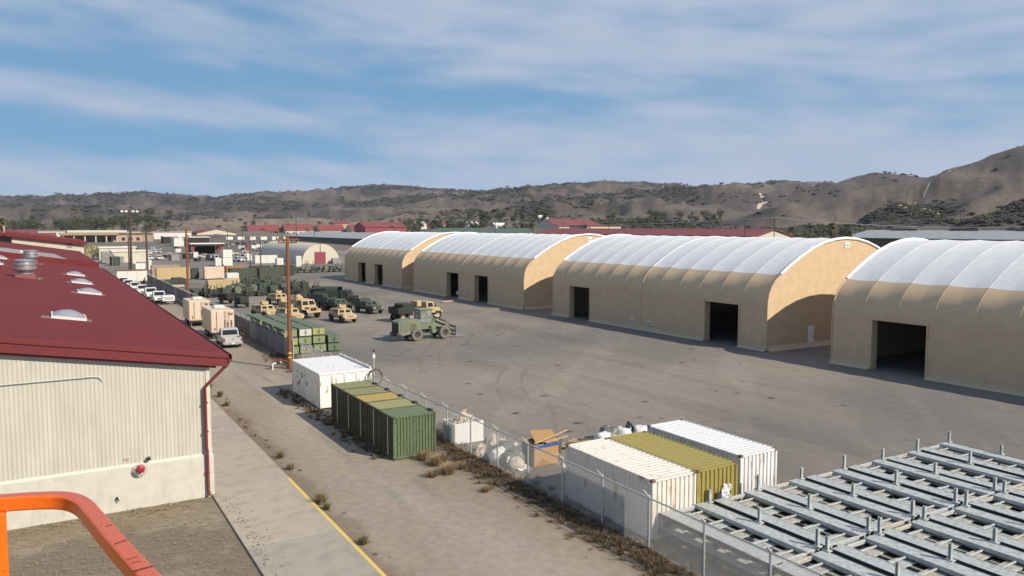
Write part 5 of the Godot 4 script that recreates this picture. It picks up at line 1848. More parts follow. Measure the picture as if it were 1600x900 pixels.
# articulated wheeled loader with pallet forks
func loader(pos: Vector3, turn: float) -> void:
	var t := thing("wheeled_loader", "green wheeled loader with glazed cab and pallet forks alone in the yard", "loader", pos, turn)
	var P0 := MT["loader_green"] as Material
	var g := Geo.new()
	# engine housing with sloped rear
	g.T = Transform3D(Basis(Vector3.UP, -PI / 2), Vector3.ZERO)
	g.prism(PackedVector2Array([Vector2(-3.75, 1.0), Vector2(-3.2, 0.72), Vector2(-1.3, 0.95), Vector2(-1.0, 1.4), Vector2(-1.0, 2.42), Vector2(-1.5, 2.52), Vector2(-3.3, 2.42), Vector2(-3.75, 2.25)]), -0.92, 0.92)
	part("engine_housing", g, P0, t)
	for s in [-1, 1]:
		g = Geo.new()
		g.rbox(Vector3(s * 0.935, 1.72, -3.1), Vector3(0.04, 1.1, 0.95), 0.015)
		part("side_panel", g, MT["army_green_pale"], t)
		g = Geo.new()
		g.rbox(Vector3(s * 0.935, 1.78, -1.95), Vector3(0.04, 1.1, 1.1), 0.015)
		part("side_panel", g, P0, t)
		g = Geo.new()
		for k in 8: g.box(Vector3(s * 0.96, 1.3 + k * 0.1, -1.95), Vector3(0.02, 0.03, 0.8))
		part("vent_slats", g, MT["black_metal"], t).set_meta("kind", "stuff")
	g = Geo.new()
	g.rbox(Vector3(0, 1.55, -3.78), Vector3(1.5, 1.0, 0.08), 0.02)
	part("radiator_grille", g, MT["black_metal"], t)
	g = Geo.new()
	g.rbox(Vector3(0, 0.85, -3.75), Vector3(1.9, 0.4, 0.5), 0.08)
	part("counterweight", g, MT["army_green_dark"], t)
	g = Geo.new()
	g.rbox(Vector3(0, 0.75, -4.1), Vector3(0.25, 0.25, 0.4), 0.03)
	part("tow_hitch", g, MT["black_metal"], t)
	# cab: floor pod, pillars, glass, roof
	g = Geo.new()
	g.frus(-0.72, 0.72, -0.95, 0.75, 1.25, -0.78, 0.78, -1.0, 0.7, 1.95)
	part("cab_pod", g, P0, t)
	for x in [-0.74, 0.74]:
		for z in [[-0.95, -0.85], [0.62, 0.5], [-0.2, -0.2]]:
			g = Geo.new()
			g.tube([Vector3(x, 1.9, z[0]), Vector3(x * 0.97, 3.4, z[1])], 0.055, 6)
			part("pillar", g, P0, t)
	g = Geo.new()
	g.rbox(Vector3(0, 3.5, -0.18), Vector3(1.72, 0.2, 1.8), 0.07)
	part("cab_roof", g, P0, t)
	var glass := M("cab_glass", Color(0.35, 0.42, 0.42, 0.25), 0.05)
	glass.transparency = BaseMaterial3D.TRANSPARENCY_ALPHA
	glass.albedo_color.a = 0.25
	pane(t, "windscreen", Vector3(-0.7, 1.95, 0.64), Vector3(0.7, 1.95, 0.64), Vector3(0.68, 3.4, 0.52), Vector3(-0.68, 3.4, 0.52), glass)
	pane(t, "rear_window", Vector3(0.7, 2.0, -0.96), Vector3(-0.7, 2.0, -0.96), Vector3(-0.68, 3.4, -0.86), Vector3(0.68, 3.4, -0.86), glass)
	for z in [[-0.88, -0.24], [-0.16, 0.56]]:
		pane(t, "side_window", Vector3(0.75, 1.98, z[1]), Vector3(0.75, 1.98, z[0]), Vector3(0.73, 3.38, z[0]), Vector3(0.73, 3.38, z[1]), glass)
		pane(t, "side_window", Vector3(-0.75, 1.98, z[0]), Vector3(-0.75, 1.98, z[1]), Vector3(-0.73, 3.38, z[1]), Vector3(-0.73, 3.38, z[0]), glass)
	g = Geo.new()
	g.rbox(Vector3(0, 1.95, -0.45), Vector3(0.5, 0.14, 0.5), 0.04)
	g.rbox(Vector3(0, 2.4, -0.7), Vector3(0.48, 0.8, 0.12), 0.04)
	part("seat", g, MT["black_metal"], t)
	g = Geo.new()
	g.cyl(Vector3(-0.55, 2.45, -1.7), Vector3(-0.55, 3.35, -1.7), 0.07, 0.07, 8)
	part("exhaust", g, MT["galvanised"], t)
	g = Geo.new()
	g.rbox(Vector3(0, 1.05, 0.3), Vector3(0.8, 0.6, 1.6), 0.05)
	part("centre_joint", g, MT["army_green_dark"], t)
	# front frame, arms, fork carriage
	g = Geo.new()
	g.T = Transform3D(Basis(Vector3.UP, -PI / 2), Vector3.ZERO)
	g.prism(PackedVector2Array([Vector2(0.75, 0.7), Vector2(2.2, 0.7), Vector2(2.2, 1.3), Vector2(1.5, 2.3), Vector2(0.95, 2.35), Vector2(0.75, 1.5)]), -0.45, 0.45)
	part("front_frame", g, P0, t)
	for s in [-1, 1]:
		g = Geo.new()
		g.tube([Vector3(s * 0.52, 2.2, 1.15), Vector3(s * 0.55, 1.75, 2.3), Vector3(s * 0.55, 0.95, 3.35)], [0.16, 0.17, 0.11], 6)
		part("lift_arm", g, P0, t)
		g = Geo.new()
		g.cyl(Vector3(s * 0.3, 1.25, 1.4), Vector3(s * 0.42, 1.35, 2.7), 0.08, 0.06, 8)
		part("lift_ram", g, MT["galvanised"], t)
		g = Geo.new()
		g.rbox(Vector3(s * 0.62, 1.45, 2.05), Vector3(0.5, 0.08, 1.5), 0.03)
		part("mudguard", g, P0, t)
		g = Geo.new()
		g.rbox(Vector3(s * 0.4, 0.12, 4.35), Vector3(0.16, 0.07, 1.6), 0.015)
		part("fork", g, MT["galvanised"], t)
		g = Geo.new()
		g.rbox(Vector3(s * 0.7, 2.75, 1.0), Vector3(0.2, 0.24, 0.2), 0.04)
		part("work_light", g, MT["lamp_glass"], t)
		for z in [-1.55, 2.05]:
			wheel(t, s * 0.98, 0.74, z, 0.74, 0.56, MT["dusty_rubber"], MT["army_green_dark"])
	for y in [0.35, 0.8, 1.3]:
		g = Geo.new()
		g.rbox(Vector3(0, y, 3.5), Vector3(1.9, 0.14, 0.12), 0.02)
		part("fork_carriage", g, MT["black_metal"], t)
	for s in [-0.9, 0.9, -0.3, 0.3]:
		g = Geo.new()
		g.rbox(Vector3(s, 0.85, 3.56), Vector3(0.1, 1.25, 0.1), 0.02)
		part("carriage_upright", g, MT["black_metal"], t)
	g = Geo.new()
	g.tube([Vector3(0, 2.3, 1.5), Vector3(0, 2.0, 2.5), Vector3(0, 1.35, 3.3)], 0.09, 8)
	part("tilt_ram", g, MT["black_metal"], t)
	for s in [-1, 1]:
		g = Geo.new()
		for k in 4: g.box(Vector3(s * 0.85, 0.6 + k * 0.32, 0.35), Vector3(0.25, 0.04, 0.35))
		g.b2(s * 0.98 - 0.02, s * 0.98 + 0.02, 0.55, 1.65, 0.2, 0.24)
		part("ladder", g, MT["army_green_dark"], t)

# small two-wheeled trailers
func trailer(kind: int, label: String, pos: Vector3, turn: float, group: String) -> Node3D:
	var t := thing("equipment_trailer", label, "trailer", pos, turn, group)
	var m: Material = MT["army_green"] if kind != 2 else MT["army_green_pale"]
	var g := Geo.new()
	g.b2(-0.8, 0.8, 0.62, 0.74, -1.5, 1.2)
	g.hexa([Vector3(-0.5, 0.62, 1.2), Vector3(0.5, 0.62, 1.2), Vector3(0.5, 0.62, 1.1), Vector3(-0.5, 0.62, 1.1), Vector3(-0.5, 0.74, 1.2), Vector3(0.5, 0.74, 1.2), Vector3(0.5, 0.74, 1.1), Vector3(-0.5, 0.74, 1.1)])
	part("chassis", g, m, t)
	for s in [-1, 1]:
		g = Geo.new()
		g.tube([Vector3(s * 0.5, 0.68, 1.15), Vector3(0.03 * s, 0.6, 2.5)], 0.05, 5)
		part("drawbar", g, MT["army_green_dark"], t)
		wheel(t, s * 0.92, 0.42, -0.2, 0.42, 0.26, MT["rubber"], MT["army_green_dark"])
		g = Geo.new()
		g.rbox(Vector3(s * 0.92, 0.92, -0.2), Vector3(0.3, 0.06, 1.0), 0.02)
		part("mudguard", g, m, t)
	g = Geo.new()
	g.cyl(Vector3(0, 0, 2.35), Vector3(0, 0.7, 2.35), 0.04, 0.04, 6)
	part("stand", g, MT["army_green_dark"], t)
	if kind == 0:
		# folded mast and ladder frames leaning up
		for s in [-1, 1]:
			g = Geo.new()
			g.tube([Vector3(s * 0.6, 0.74, -1.2), Vector3(s * 0.25, 2.25, 0.1)], 0.06, 5)
			part("leaning_frame", g, m, t)
			g = Geo.new()
			g.tube([Vector3(s * 0.55, 0.74, 1.0), Vector3(s * 0.25, 2.25, 0.1)], 0.05, 5)
			part("leaning_frame", g, m, t)
		g = Geo.new()
		g.rbox(Vector3(0, 1.1, -0.5), Vector3(1.1, 0.7, 1.0), 0.05)
		part("engine_box", g, MT["army_green_dark"], t)
	elif kind == 1:
		g = Geo.new()
		g.rbox(Vector3(0, 1.25, -0.2), Vector3(1.5, 1.0, 2.3), 0.08)
		part("generator_box", g, m, t)
		g = Geo.new()
		g.box(Vector3(0.77, 1.25, -0.2), Vector3(0.03, 0.6, 1.2))
		part("louvre", g, MT["black_metal"], t)
		g = Geo.new()
		g.cyl(Vector3(0.4, 1.7, -0.8), Vector3(0.4, 2.05, -0.8), 0.06, 0.06, 6)
		part("exhaust", g, MT["black_metal"], t)
	else:
		g = Geo.new()
		g.T = Transform3D(Basis(Vector3.FORWARD, PI / 2), Vector3(0, 1.15, -0.2))
		g.lathe([Vector2(0.01, -0.0)], 8)
		g.T = Transform3D.IDENTITY
		g.cyl(Vector3(0, 1.3, -1.4), Vector3(0, 1.3, 1.0), 0.62, 0.62, 16)
		part("water_tank", g, m, t)
		g = Geo.new()
		g.cyl(Vector3(0, 1.85, -0.2), Vector3(0, 2.0, -0.2), 0.2, 0.2, 10)
		part("tank_lid", g, MT["army_green_dark"], t)
	return t

func shelter_trailer(label: String, pos: Vector3, L: float, group: String) -> void:
	var t := thing("tan_shelter_trailer", label, "trailer", pos, 0.0, group)
	var W := 2.55
	var g := Geo.new()
	g.rbox(Vector3(0, 2.1, 0), Vector3(W, 2.55, L), 0.04)
	part("box_body", g, MT["shelter_tan"], t)
	g = Geo.new()
	g.rbox(Vector3(0.2, 3.5, -0.5), Vector3(1.2, 0.28, 1.3), 0.06)
	part("roof_air_unit", g, MT["white_frame"], t)
	g = Geo.new()
	g.rbox(Vector3(0.25, 3.42, 0.6), Vector3(0.5, 0.12, 0.5), 0.03)
	part("roof_hatch", g, MT["shelter_tan"], t)
	g = Geo.new()
	g.rbox(Vector3(-0.25, 2.1, L / 2 + 0.015), Vector3(0.8, 2.2, 0.05), 0.015)
	var d := part("door", g, MT["shelter_tan"], t)
	for s in [-1, 1]:
		g = Geo.new()
		g.b2(-0.25 + s * 0.42 - 0.02, -0.25 + s * 0.42 + 0.02, 1.0, 3.2, L / 2 + 0.02, L / 2 + 0.055)
		part("door_edge", g, MT["osb_dark"], d)
	for x in [0.35, 0.72]:
		g = Geo.new()
		g.cyl(Vector3(x, 0.95, L / 2 + 0.12), Vector3(x, 3.35, L / 2 + 0.12), 0.02, 0.02, 6)
		part("ladder_rail", g, MT["shelter_tan"], t)
	for k in 6:
		g = Geo.new()
		g.cyl(Vector3(0.35, 1.1 + k * 0.4, L / 2 + 0.12), Vector3(0.72, 1.1 + k * 0.4, L / 2 + 0.12), 0.018, 0.018, 6)
		part("ladder_rung", g, MT["shelter_tan"], t)
	for q in [[0.95, 1.75, 0.16, 0.9], [0.2, 1.75, 0.1, 0.9], [0.53, 1.7, 0.14, 0.7]]:
		g = Geo.new()
		g.rbox(Vector3(q[0], q[1], L / 2 + 0.03), Vector3(q[2], q[3], 0.05), 0.01)
		part("louvre", g, MT["osb_dark"], t)
	g = Geo.new()
	g.rbox(Vector3(0.9, 3.0, L / 2 + 0.08), Vector3(0.45, 0.25, 0.18), 0.04)
	part("lamp_box", g, MT["far_tan"], t)
	g = Geo.new()
	g.rbox(Vector3(-0.85, 1.3, L / 2 + 0.06), Vector3(0.14, 0.3, 0.12), 0.02)
	part("socket_box", g, MT["far_tan"], t)
	g = Geo.new()
	g.b2(-1.0, 1.0, 0.6, 0.82, -L / 2 + 0.1, L / 2 - 0.1)
	part("chassis", g, MT["black_metal"], t)
	for s in [-1, 1]:
		for z in [-L * 0.28, -L * 0.28 + 1.0]:
			wheel(t, s * 1.05, 0.45, z, 0.45, 0.28, MT["rubber"], MT["wheel_metal"])
		g = Geo.new()
		g.cyl(Vector3(s * 1.0, 0, L / 2 - 0.3), Vector3(s * 1.0, 0.7, L / 2 - 0.3), 0.05, 0.05, 6)
		part("landing_leg", g, MT["galvanised"], t)

# ------------------------------------------------------------------ the equipment in the yard
func green_crates() -> void:
	# ribbed boxes with twin doors, stacked three high in columns along the fence
	var L := 4.55
	var W := 1.28
	var H := 0.84
	var proto := thing("equipment_crate", "x", "crate", Vector3.ZERO)
	var g := Geo.new()
	g.b2(-W / 2 + 0.03, W / 2 - 0.03, 0.06, H - 0.03, -L / 2 + 0.03, L / 2 - 0.03)
	part("body", g, MT["crate_green"], proto)
	g = Geo.new()
	g.rbox(Vector3(0, H - 0.03, 0), Vector3(W, 0.06, L), 0.012)
	part("lid", g, MT["crate_green"], proto)
	for k in 9:
		for s in [-1, 1]:
			g = Geo.new()
			g.rbox(Vector3(s * (W / 2 - 0.02), H / 2, lerpf(-L / 2 + 0.05, L / 2 - 0.05, k / 8.0)), Vector3(0.05, H - 0.1, 0.08), 0.01)
			part("rib", g, MT["crate_green"], proto)
	for s in [-1, 1]:
		g = Geo.new()
		g.rbox(Vector3(s * W / 4, H / 2 + 0.01, L / 2 - 0.01), Vector3(W / 2 - 0.05, H - 0.16, 0.05), 0.012)
		var d := part("door", g, MT["crate_door"], proto)
		g = Geo.new()
		g.rbox(Vector3(s * 0.09, H / 2, L / 2 + 0.025), Vector3(0.03, 0.3, 0.03), 0.006)
		part("handle", g, MT["black_metal"], d)
		g = Geo.new()
		g.b2(s * 0.4 - 0.1, s * 0.4 + 0.1, 0, 0.06, -L / 2 + 0.2, L / 2 - 0.2)
		part("skid", g, MT["black_metal"], proto)
	var cols := ["column against the fence", "second column from the fence", "third column from the fence"]
	var blocks := ["front", "middle", "rear"]
	var tiers := ["bottom", "middle", "top"]
	var rr := RandomNumberGenerator.new()
	rr.seed = 23
	var first := true
	var us := [21.25, 22.72, 24.2]
	for b in 3:
		for c in 3:
			for k in 3:
				var label := "%s green equipment crate of the %s stack in the %s" % [tiers[k], blocks[b], cols[c]]
				var at := P(us[c] + rr.randf_range(-0.04, 0.04), 0.03 + k * (H + 0.02), 81.0 + b * 5.15 + rr.randf_range(-0.2, 0.2) + (0.35 if c == 2 else 0.0))
				var o: Node3D
				if first:
					proto.position = at
					tag(proto, label, "crate", "green equipment crates stacked by the fence")
					o = proto
					first = false
				else: o = dup(proto, "equipment_crate", label, at, rr.randf_range(-0.01, 0.01), "green equipment crates stacked by the fence")
				var r := rr.randf()
				if b == 0:
					if c == 2 and k == 2 or c == 0 and k == 1: recolor(o, {"door": MT["crate_door_yellow"]})
					elif c == 1 and k == 2: recolor(o, {"door": MT["crate_door_white"]})
				elif b == 1 and c == 0 or b == 2 and c == 0: recolor(o, {"door": MT["crate_door_yellow"] if b == 2 else MT["crate_door_white"]})
				elif r < 0.2: recolor(o, {"lid": MT["army_green_pale"]})
	for k in 2:
		var o := dup(proto, "equipment_crate", "%s green crate of the low two crate stack standing outermost in the yard" % tiers[k * 2], P(25.68, 0.03 + k * (H + 0.02), 81.0), 0.0, "green equipment crates stacked by the fence")
		recolor(o, {"body": MT["army_green"], "lid": MT["crate_green"], "door": MT["crate_green"]})
	for q in [[21.4, 100.6, 0, "lone green crate behind the stacks, against the fence"], [21.4, 100.6, 1, "second green crate set on the lone one behind the stacks"], [22.9, 101.5, 0, "dark green crate behind the stacks, one step out from the fence"], [22.9, 101.5, 1, "top dark green crate behind the stacks, one step out from the fence"]]:
		dup(proto, "equipment_crate", q[3], P(q[0], 0.03 + q[2] * (H + 0.02), q[1]), 0.02, "green equipment crates stacked by the fence")

func yard_vehicles() -> void:
	loader(P(37.6, 0, 82.2), PI / 2 + 0.05)
	# tan and green trucks in the yard
	utility_truck("tan military utility truck with roof turret standing alone in front of the dark trucks", MT["desert_tan"], P(34.9, 0, 103.1), 0.12, "tan utility trucks", true)
	utility_truck("tan turreted utility truck behind the green crates, leftmost of the tan ones", MT["desert_tan"], P(27.0, 0, 113.5), 0.25, "tan utility trucks", true)
	utility_truck("tan turreted utility truck half hidden by the tall wooden pole", MT["desert_tan"], P(28.8, 0, 107.2), 0.2, "tan utility trucks", true)
	utility_truck("tan turreted utility truck farthest back beside the trailer rows", MT["desert_tan"], P(33.6, 0, 131.5), 0.3, "tan utility trucks", true)
	cargo_truck("tan six wheeled armoured truck beside the tall wooden pole", MT["desert_tan"], P(31.6, 0, 112.4), 0.28, "heavy six wheeled trucks", "armour")
	cargo_truck("dark green crane truck carrying a folded boom", MT["army_green_dark"], P(36.2, 0, 121.5), -2.5, "heavy six wheeled trucks", "boom")
	cargo_truck("dark green covered cargo truck behind the crane truck", MT["army_green_dark"], P(41.6, 0, 126.0), 0.9, "heavy six wheeled trucks")
	utility_truck("dark green utility truck with a tall squared back facing the camera", MT["army_green"], P(41.9, 0, 111.6), 0.28, "green utility trucks", false, true)
	utility_truck("dark green utility truck with aerial seen behind the crane truck", MT["army_green"], P(38.9, 0, 117.0), 0.3, "green utility trucks", false)
	recolor(cargo_truck("tan truck with two black tanks on its bed directly behind the loader", MT["desert_tan"], P(44.2, 0, 99.6), 1.75, "heavy six wheeled trucks", "tank"), {"bed_side": MT["black_metal"], "bed_gate": MT["black_metal"], "bed_floor": MT["black_metal"]})
	# road side: shelters and pickups
	shelter_trailer("nearer tan shelter trailer with roof ladder, in front of the second one", P(17.5, 0, 96.9), 6.0, "tan shelter trailers")
	shelter_trailer("farther tan shelter trailer, behind the first and by the pole", P(17.2, 0, 110.1), 5.2, "tan shelter trailers")
	road_vehicle("pickup_truck", "silver pickup seen from behind beside the nearer tan shelter", "pickup", MT["silver_paint"], P(17.2, 0, 89.2), PI - 0.04, "")
	var w := road_vehicle("pickup_truck", "white pickup facing the camera, nearest of those in a row", "pickup", MT["white_paint"], P(16.9, 0, 146.8), 0.0, "white pickups parked along the road")
	var lb := ["second white pickup of the row facing the camera", "third white pickup of the row facing the camera", "fourth white pickup of the row facing the camera", "fifth white pickup of the row, half hidden by the red roof edge", "farthest white pickup of the row, just before the off white box body"]
	var sp := [[16.6, 156.0], [16.1, 164.5], [15.6, 173.5], [15.2, 182.0], [14.9, 190.5]]
	for i in 5: dup(w, "pickup_truck", lb[i], P(sp[i][0], 0, sp[i][1]), [0.03, -0.02, 0.05, 0.0, 0.03][i], "white pickups parked along the road")
	# small white service trailer in front of the pickups
	var t := thing("service_trailer", "white service trailer parked in front of the nearest white pickup", "trailer", P(17.7, 0, 141.6))
	var g := Geo.new()
	g.rbox(Vector3(0, 1.05, 0), Vector3(1.9, 0.9, 2.2), 0.06)
	part("box_body", g, MT["white_paint"], t)
	for s in [-1, 1]: wheel(t, s * 1.05, 0.36, 0.2, 0.36, 0.24, MT["rubber"], MT["wheel_metal"])
	g = Geo.new()
	g.tube([Vector3(0, 0.55, 1.1), Vector3(0, 0.5, 2.0)], 0.05, 6)
	part("drawbar", g, MT["galvanised"], t)
	g = Geo.new()
	g.box(Vector3(0, 1.1, 1.12), Vector3(1.5, 0.5, 0.03))
	part("rear_panel", g, MT["silver_paint"], t)
	# off white box body with rusty top edge, standing crosswise
	var b := thing("storage_body", "off white ribbed box body with rusty top edge, crosswise beyond the pickups", "storage box", P(17.4, 0, 199.0))
	g = Geo.new()
	g.b2(-3.1, 3.1, 0.5, 2.95, -1.2, 1.2)
	part("body", g, MT["far_white"], b)
	g = Geo.new()
	g.rbox(Vector3(0, 3.0, 0), Vector3(6.4, 0.22, 2.6), 0.05)
	part("roof_edge", g, MT["rusty_steel"], b)
	for x in [-3.1, -1.05, 1.05, 3.1]:
		g = Geo.new()
		g.rbox(Vector3(x, 1.7, 1.22), Vector3(0.14, 2.4, 0.08), 0.02)
		part("stiffener", g, MT["cream_trim"], b)
	for x in [-2.6, 2.6]:
		g = Geo.new()
		g.b2(x - 0.3, x + 0.3, 0, 0.5, -1.0, 1.0)
		part("support_block", g, MT["rusty_steel"], b)
	g = Geo.new()
	g.cyl(Vector3.ZERO, Vector3(0, 1.7, 0), 0.09, 0.09, 10)
	g.lathe([Vector2(0.1, 1.68), Vector2(0.1, 1.72), Vector2(0.002, 1.78)], 10)
	single("white_bollard", g, MT["white_frame"], "lone white bollard beside the red roof edge near the white pickups", "bollard", P(14.6, 0, 168.5))
	# dark carts by the trailers
	for q in [[26.4, 137.6, 0.5, "black cart with a box body, nearer the trailer rows"], [27.2, 129.6, 0.2, "black cart with a long drawbar behind the tan shelters"]]:
		var o := trailer(1, q[3], P(q[0], 0, q[1]), q[2], "black carts")
		recolor(o, {"chassis": MT["black_metal"], "generator_box": MT["black_metal"], "drawbar": MT["black_metal"], "mudguard": MT["black_metal"]})

func yard_trailers() -> void:
	var grp := "green equipment trailers in rows"
	var protos := [trailer(0, "green trailer with leaning frames parked in the rows", P(26.5, 0, 150.8), 0.1, grp), trailer(1, "green trailer with a generator box parked in the rows", P(28.7, 0, 150.2), 0.0, grp), trailer(2, "green trailer carrying a water tank parked in the rows", P(30.9, 0, 150.9), -0.05, grp)]
	var rr := RandomNumberGenerator.new()
	rr.seed = 41
	var names := ["green trailer with leaning frames parked in the rows", "green trailer with a generator box parked in the rows", "green trailer carrying a water tank parked in the rows"]
	for row in 7:
		var v := 150.5 + row * 4.3
		var u := 33.0 if row == 0 else 25.4 + rr.randf() * 1.5
		var end := 46.5 - row * 0.3
		while u < end:
			var k := 0 if rr.randf() < 0.62 else (1 if rr.randf() < 0.7 else 2)
			if not (row >= 2 and u < 31.5 and u > 25.0):
				dup(protos[k], "equipment_trailer", "%s, %s, %s" % [names[k].replace(" parked in the rows", ""), ["front row", "second row", "third row", "fourth row", "fifth row", "sixth row", "rearmost row"][row], "near the fence end" if u < 31.0 else ("mid row" if u < 38.0 else "at the yard end")], P(u, 0, v + rr.randf_range(-0.7, 0.7)), rr.randf_range(-0.25, 0.25) + (PI if rr.randf() < 0.25 else 0.0), grp)
			u += rr.randf_range(1.85, 2.35)
	# boxes among the trailers
	var boxes := [[22.2, 172.0, 2.2, 5.5, 2.1, "army_green_dark", "dark green box container by the fence beyond the tan shelters"], [24.5, 178.5, 2.2, 5.5, 2.1, "army_green_dark", "second dark green box container beyond the first, by the fence"], [22.4, 161.5, 2.2, 7.0, 1.2, "army_green", "long low green tarped load beside the screened fence"], [24.9, 158.0, 2.1, 6.0, 1.1, "army_green", "shorter low green tarped load next to the long one"], [22.6, 165.9, 2.4, 1.2, 1.5, "shed_tan_light", "low pale tan box in front of the dark green container"], [29.3, 163.8, 3.2, 2.4, 2.4, "desert_tan", "square tan equipment box among the green trailers, left one"], [32.8, 166.2, 3.0, 2.4, 2.4, "desert_tan", "square tan equipment box among the green trailers, right one"], [33.9, 170.6, 2.4, 2.0, 3.3, "far_white", "white box peeking out above the right tan equipment box"], [38.9, 185.5, 5.4, 2.4, 3.5, "army_green", "tall green container beyond the trailers, left of the pair"], [45.2, 184.5, 5.4, 2.4, 3.5, "army_green", "tall green container beyond the trailers, right of the pair"], [27.0, 205.5, 7.5, 2.4, 3.0, "desert_tan", "long tan tank trailer body near the twin dark poles"], [26.2, 212.5, 6.5, 2.4, 3.4, "far_tan", "brown box body behind the long tan tank body"], [36.0, 203.0, 4.6, 2.4, 3.1, "shelter_tan", "pale tan box body with orange one beside it"], [41.0, 203.5, 4.2, 2.4, 3.1, "rusty_orange", "rusty orange box body beside the pale tan one"], [31.4, 207.0, 3.4, 2.4, 2.7, "army_green_dark", "dark green box body right of the long tan tank body"], [48.0, 206.5, 5.0, 2.4, 2.9, "army_green_dark", "dark green box body right of the rusty orange one"], [54.4, 207.5, 5.0, 2.4, 2.9, "army_green_dark", "dark green box body at the right end of the back row"]]
	M("rusty_orange", Color(0.36, 0.17, 0.06), 0.8, 0.0, TX["dirty"], Vector3.ONE * 0.5)
	for q in boxes:
		var t := thing("field_box", q[6], "storage box", P(q[0], 0, q[1]), 0.0, "boxes standing among the trailers")
		var g := Geo.new()
		g.rbox(Vector3(0, q[4] / 2 + 0.12, 0), Vector3(q[2], q[4] - 0.24, q[3]), 0.05)
		part("body", g, MT[q[5]], t)
		for e in [-0.4, 0.0, 0.4]:
			g = Geo.new()
			g.rbox(Vector3(q[2] * e, q[4] / 2 + 0.1, q[3] / 2 + 0.01), Vector3(0.09, q[4] - 0.3, 0.07), 0.015)
			part("rib", g, MT[q[5]], t)
		for e in [-0.35, 0.35]:
			g = Geo.new()
			g.b2(q[2] * e - 0.15, q[2] * e + 0.15, 0, 0.16, -q[3] / 2 + 0.1, q[3] / 2 - 0.1)
			part("skid", g, MT["black_metal"], t)
	# low row of green stores by the round hut
	var gp := "low green trailers before the round hut"
	for i in 9:
		dup(protos[[1, 0, 2][i % 3]], "equipment_trailer", "low green trailer in the line before the white round hut", P(60.5 + i * 1.75, 0, 219.0 + 0.7 * sin(i * 2.0)), rr.randf_range(-0.3, 0.3), gp)
	# a plank and a pallet lying by the sheds
	var g := Geo.new()
	g.rbox(Vector3(0, 0.12, 0), Vector3(2.6, 0.12, 0.9), 0.02)
	single("pale_sheet", g, MT["shed_tan_light"], "pale flat panel lying on the asphalt before the second shed", "panel", P(59.6, 0, 120.9), 0.3)

# ------------------------------------------------------------------ poles and wires
func wood_pole(label: String, u: float, v: float, h: float, mat: Material, arms: Array, r := 0.17, called := "utility_pole") -> Node3D:
	var t := thing(called, label, "utility pole", P(u, 0, v), 0.0, "")
	var g := Geo.new()
	g.tube([Vector3.ZERO, Vector3(0.02, h * 0.5, 0), Vector3(0, h, 0)], [r, r * 0.87, r * 0.7], 12)
	part("shaft", g, mat, t)
	for a in arms:
		g = Geo.new()
		g.rbox(Vector3(0, h - a[0], 0.12), Vector3(a[1], 0.12, 0.1), 0.015)
		part("cross_arm", g, mat, t)
		for e in [-0.46, -0.22, 0.22, 0.46]:
			g = Geo.new()
			g.lathe([Vector2(0.03, 0), Vector2(0.06, 0.05), Vector2(0.04, 0.09), Vector2(0.06, 0.13), Vector2(0.01, 0.18)], 8, Vector3(a[1] * e, h - a[0] + 0.06, 0.12))
			part("insulator", g, MT["white_frame"] if h > 13 else MT["black_metal"], t)
	return t

